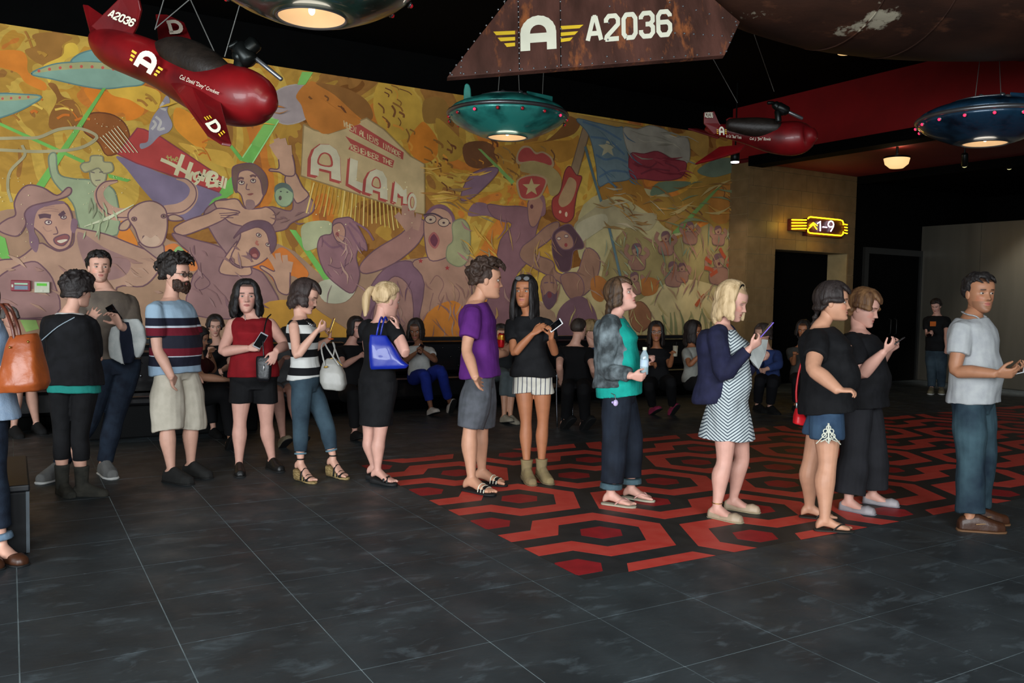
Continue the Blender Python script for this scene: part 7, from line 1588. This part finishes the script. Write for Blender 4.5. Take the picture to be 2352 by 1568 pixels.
phone(g, (966, 802), depth(g.arms['R'][2]) - .03, (.3, .9, 0), (-.2, .3, 1), 'phone of the girl in blue print trousers', M_PHB)
sit('seated person in grey trousers behind the young man in purple', (1150, 770), 46, (1150, 800), (1152, 850), 10.9, 10, 10, 10, knees={'R': ((1160, 862), (1158, 950)), 'L': ((1178, 868), (1172, 955))}, topc='#1c1e20', legc='#4a5254', fr=1.5, skin='mid', hf='#8c8474')
sit('crew-cut man in black seated with his back turned', (1330, 757), 48, (1320, 792), (1325, 880), 10.2, 165, 150, 5, knees={'R': ((1340, 890), (1345, 950)), 'L': ((1305, 890), (1300, 950))}, arms={'R': ((1362, 845, -1), (1368, 870, 1)), 'L': ((1285, 840, -1), (1288, 872, 1))}, hairc='#231a14', fem=False, topc='#0b0b0d', legc='#0e0e10', h=1.75, st=dict(vol=.004, back=0, side=0))
sit('fair-haired person in blue shirt partly hidden behind the crew-cut man', (1358, 758), 44, (1362, 795), (1366, 870), 11.6, 60, 70, 5, knees={'R': ((1385, 885), (1390, 950))}, arms={'R': ((1378, 840, -1), (1396, 850, -1))}, hairc='#6a5638', topc='#2c3a60', legc='#22252c')
g = sit('girl in glasses with long dark hair and a drink, seated right of the denim jacket', (1507, 762), 44, (1508, 798), (1512, 870), 11.6, 5, 5, 5, knees={'R': ((1490, 885), (1500, 925)), 'L': ((1540, 875), (1545, 915))}, arms={'R': ((1478, 835, -1), (1500, 836, -1)), 'L': ((1538, 840, -1), (1545, 815, -1))}, st=dict(back=.2, side=.2), topc='#121214', legc='#101012', skin='tan', hf='#7c2440')
glasses(g, mat('glasses_pale', '#a8a8a8', rough=.2))
c = AT(1551, 806, depth(g.arms['L'][2]) - .03); cu_ = empty('drink_cup', tuple(c), 'tall pale drink glass held by the girl in glasses', 'cup'); MB().lathe([(.025, -.07), (.028, -.065), (.034, .07), (.03, .07), (.026, -.05), (.0, -.055)], (0, 0, 0), 20).obj('cup_body', mat('pale_cup', '#a09884', rough=.3), cu_, True); MB().tube([(0, 0, -.04), (.02, 0, .12)], .004, 8).obj('straw', M_BLEA, cu_)
sit('girl in white tee shirt with long dark hair, seated behind the cardigan woman', (1592, 760), 44, (1588, 795), (1590, 870), 12.0, 60, 70, 15, knees={'R': ((1625, 880), (1630, 925)), 'L': ((1630, 870), (1640, 918))}, arms={'R': ((1584, 838, -1), (1612, 812, -1))}, st=dict(back=.2, side=.18), topc='#9c9c94', legc='#1c1c1e', skin='tan')
sit('man in blue shirt seated beyond the purple phone', (1752, 768), 46, (1760, 800), (1765, 865), 12.2, -30, -40, 10, knees={'R': ((1745, 875), (1740, 930)), 'L': ((1775, 878), (1768, 935))}, arms={'R': ((1745, 835, -1), (1742, 838, -1)), 'L': ((1788, 838, -1), (1758, 848, -1))}, hairc='#2c2420', fem=False, topc='#2a3a68', legc='#101014', h=1.7, top_sl=1.8)
sit('person in grey top seated behind the braided woman', (1846, 758), 42, (1840, 795), (1842, 860), 12.4, 0, -10, 10, knees={'R': ((1830, 875), (1828, 930)), 'L': ((1856, 875), (1850, 930))}, arms={'R': ((1822, 835, -1), (1825, 815, -1))}, topc='#3a3834', legc='#111113', skin='tan', st=dict(back=.12, side=.1))
# far standing man by the black door
f = Fig('man in black printed tee shirt standing far back by the grey wall', (2152, 724), (2151, 800), -15, feet=((2139, 904), (2162, 904)), h=1.7, skin='pink', hair='#1a1310', fem=False, vox=.011, sw=.19)
f.arm('R', (2131, 768, -1), (2139, 764, -1), curl=.6); f.arm('L', (2174, 766, -1), (2174, 796, -1), curl=.3)
f.leg('R', (2140, 850), (2139, 904), (2136, 907), sole=.02); f.leg('L', (2162, 850), (2161, 904), (2163, 907), sole=.02)
f.head((2150, 703), 30, -15, 22, st=dict(face=64, vol=.016, top=.012), lid=.6); f.finish(); f.top('tee_shirt', M_BLK, -.08, sl=(.65, .65), ease=.02, arm_ease=.025, flare=.01)
f.pants('jeans', fabric('worn_blue_denim', '#26323c', c2='#3c4c56', vs=4), 1.9, ease=.02, te=.1)
for sd in 'LR': f.shoe(sd, fabric('tan_canvas', '#6a6450'), M_SOLEW, 'shoe', th=.018, name='sneaker')
for nm, px_, c in (('shirt_print', ((2136, 749), (2150, 749), (2150, 738), (2136, 738)), '#b85a18'), ('shirt_print', ((2153, 752), (2165, 750), (2167, 736), (2158, 742)), '#b89a28'), ('shirt_print', ((2150, 757), (2159, 757), (2158, 754), (2151, 754)), '#a8a89c')):
    r0 = f.ring(.75, .022); Dp = depth(r0[0] + r0[2] * r0[4]) - .012; mb = MB(); Pp = [AT(u, v, Dp) for u, v in px_]; mb.prism(Pp, f.aw * .01); local(mb, f.root); mb.obj(nm, mat('print' + c[1:], c), f.root, fixn=True)
phone(f, (2138, 768), depth(f.arms['R'][2]) - .03, (.8, .4, 0), (0, .6, -.7), 'phone of the far man by the grey wall', M_PHB)
# woman cut off by the left edge, with the brown tote
f = Fig('woman in pale blue shirt and jeans cut off by the left edge of the picture', (-62, 716), (-50, 915), 120, feet=((-48, 1296), (4, 1288)), h=1.7, skin='fair', hair='#2a1c16', vox=.009)
f.arm('R', (2, 810, 1), (-8, 850, -1), curl=.5); f.arm('L', (-120, 800, 1), (-110, 880, 1)); f.leg('L', (-60, 1090), (-48, 1296), (-20, 1304), sole=.01); f.leg('R', (-20, 1085), (4, 1288), (26, 1293), sole=.01)
f.head((-48, 655), 95, 110, 0, st=dict(face=60, vol=.02, back=.2, side=.2)); f.finish(); f.top('shirt', fabric('pale_blue_chambray', '#7c90a8', c2='#8a9cb0'), -.22, sl=(1.8, 1.8), ease=.03, flare=.035, arm_ease=.02); f.pants('jeans', M_JEAN, 1.75, ease=.02)
H_, K, A = f.legs['R'][:3]; c = K + (A - K) * .82; f.part('jean_cuff', MB().tube([c, c + (A - K) * .09], [.066, .068], 16, caps=False), fabric('cuff_blue', '#5a6e80'), smooth=1)
for sd in 'LR': f.shoe(sd, M_BRLE, M_SOLEB, 'flat', th=.01, name='flat_shoe')
b = bagbox('tote_bag', 'large tan brown leather tote bag at the left edge', [(28, 772, 82, 764, .05), (22, 790, 88, 782, .07), (14, 840, 96, 826, .09), (4, 885, 107, 878, .10), (6, 902, 100, 896, .08)], f.D - .22, mat('cognac_leather', '#7c3a1c', rough=.35, c2='#94491f', vs=4, bump=.15, bs=40), .08, vox=.009, disp=.006)
for z, dx in ((-.05, 0), (.05, 14)): strap(b, [(34 + dx, 785, z), (26 + dx, 745, z), (4 + dx, 700, 0), (-24 + dx, 712, .1), (-30, 740, .15)], f.D - .22, mat('dark_strap_leather', '#54281a', rough=.4), .009, 'bag_handle')
for u, v in ((22, 797), (64, 784)): strap(b, [(u, v, -.08), (u + 1, v + 1, -.084)], f.D - .22, M_GOLD, .006, 'stud', 1)
# low black box at the left edge
p = on(2, 66, 1272, 0.); q = on(2, 76, 1035, .0); r = empty('low_platform', (p[0], p[1], 0), 'low black upholstered box at the left edge of the floor', 'platform')
MB().box(-1.4, 0, 0, 0, .98, .37).obj('box_body', mat('black_vinyl_dark', '#08090c', rough=.6, spec=.2), r, bevel=.012); MB().box(-1.41, -.01, .37, .01, .99, .41).obj('box_top', mat('black_vinyl_top', '#0c0e12', rough=.5), r, bevel=.01); MB().box(-.012, -.006, .01, .006, .012, .37).obj('corner_edge', M_LEDGE, r)
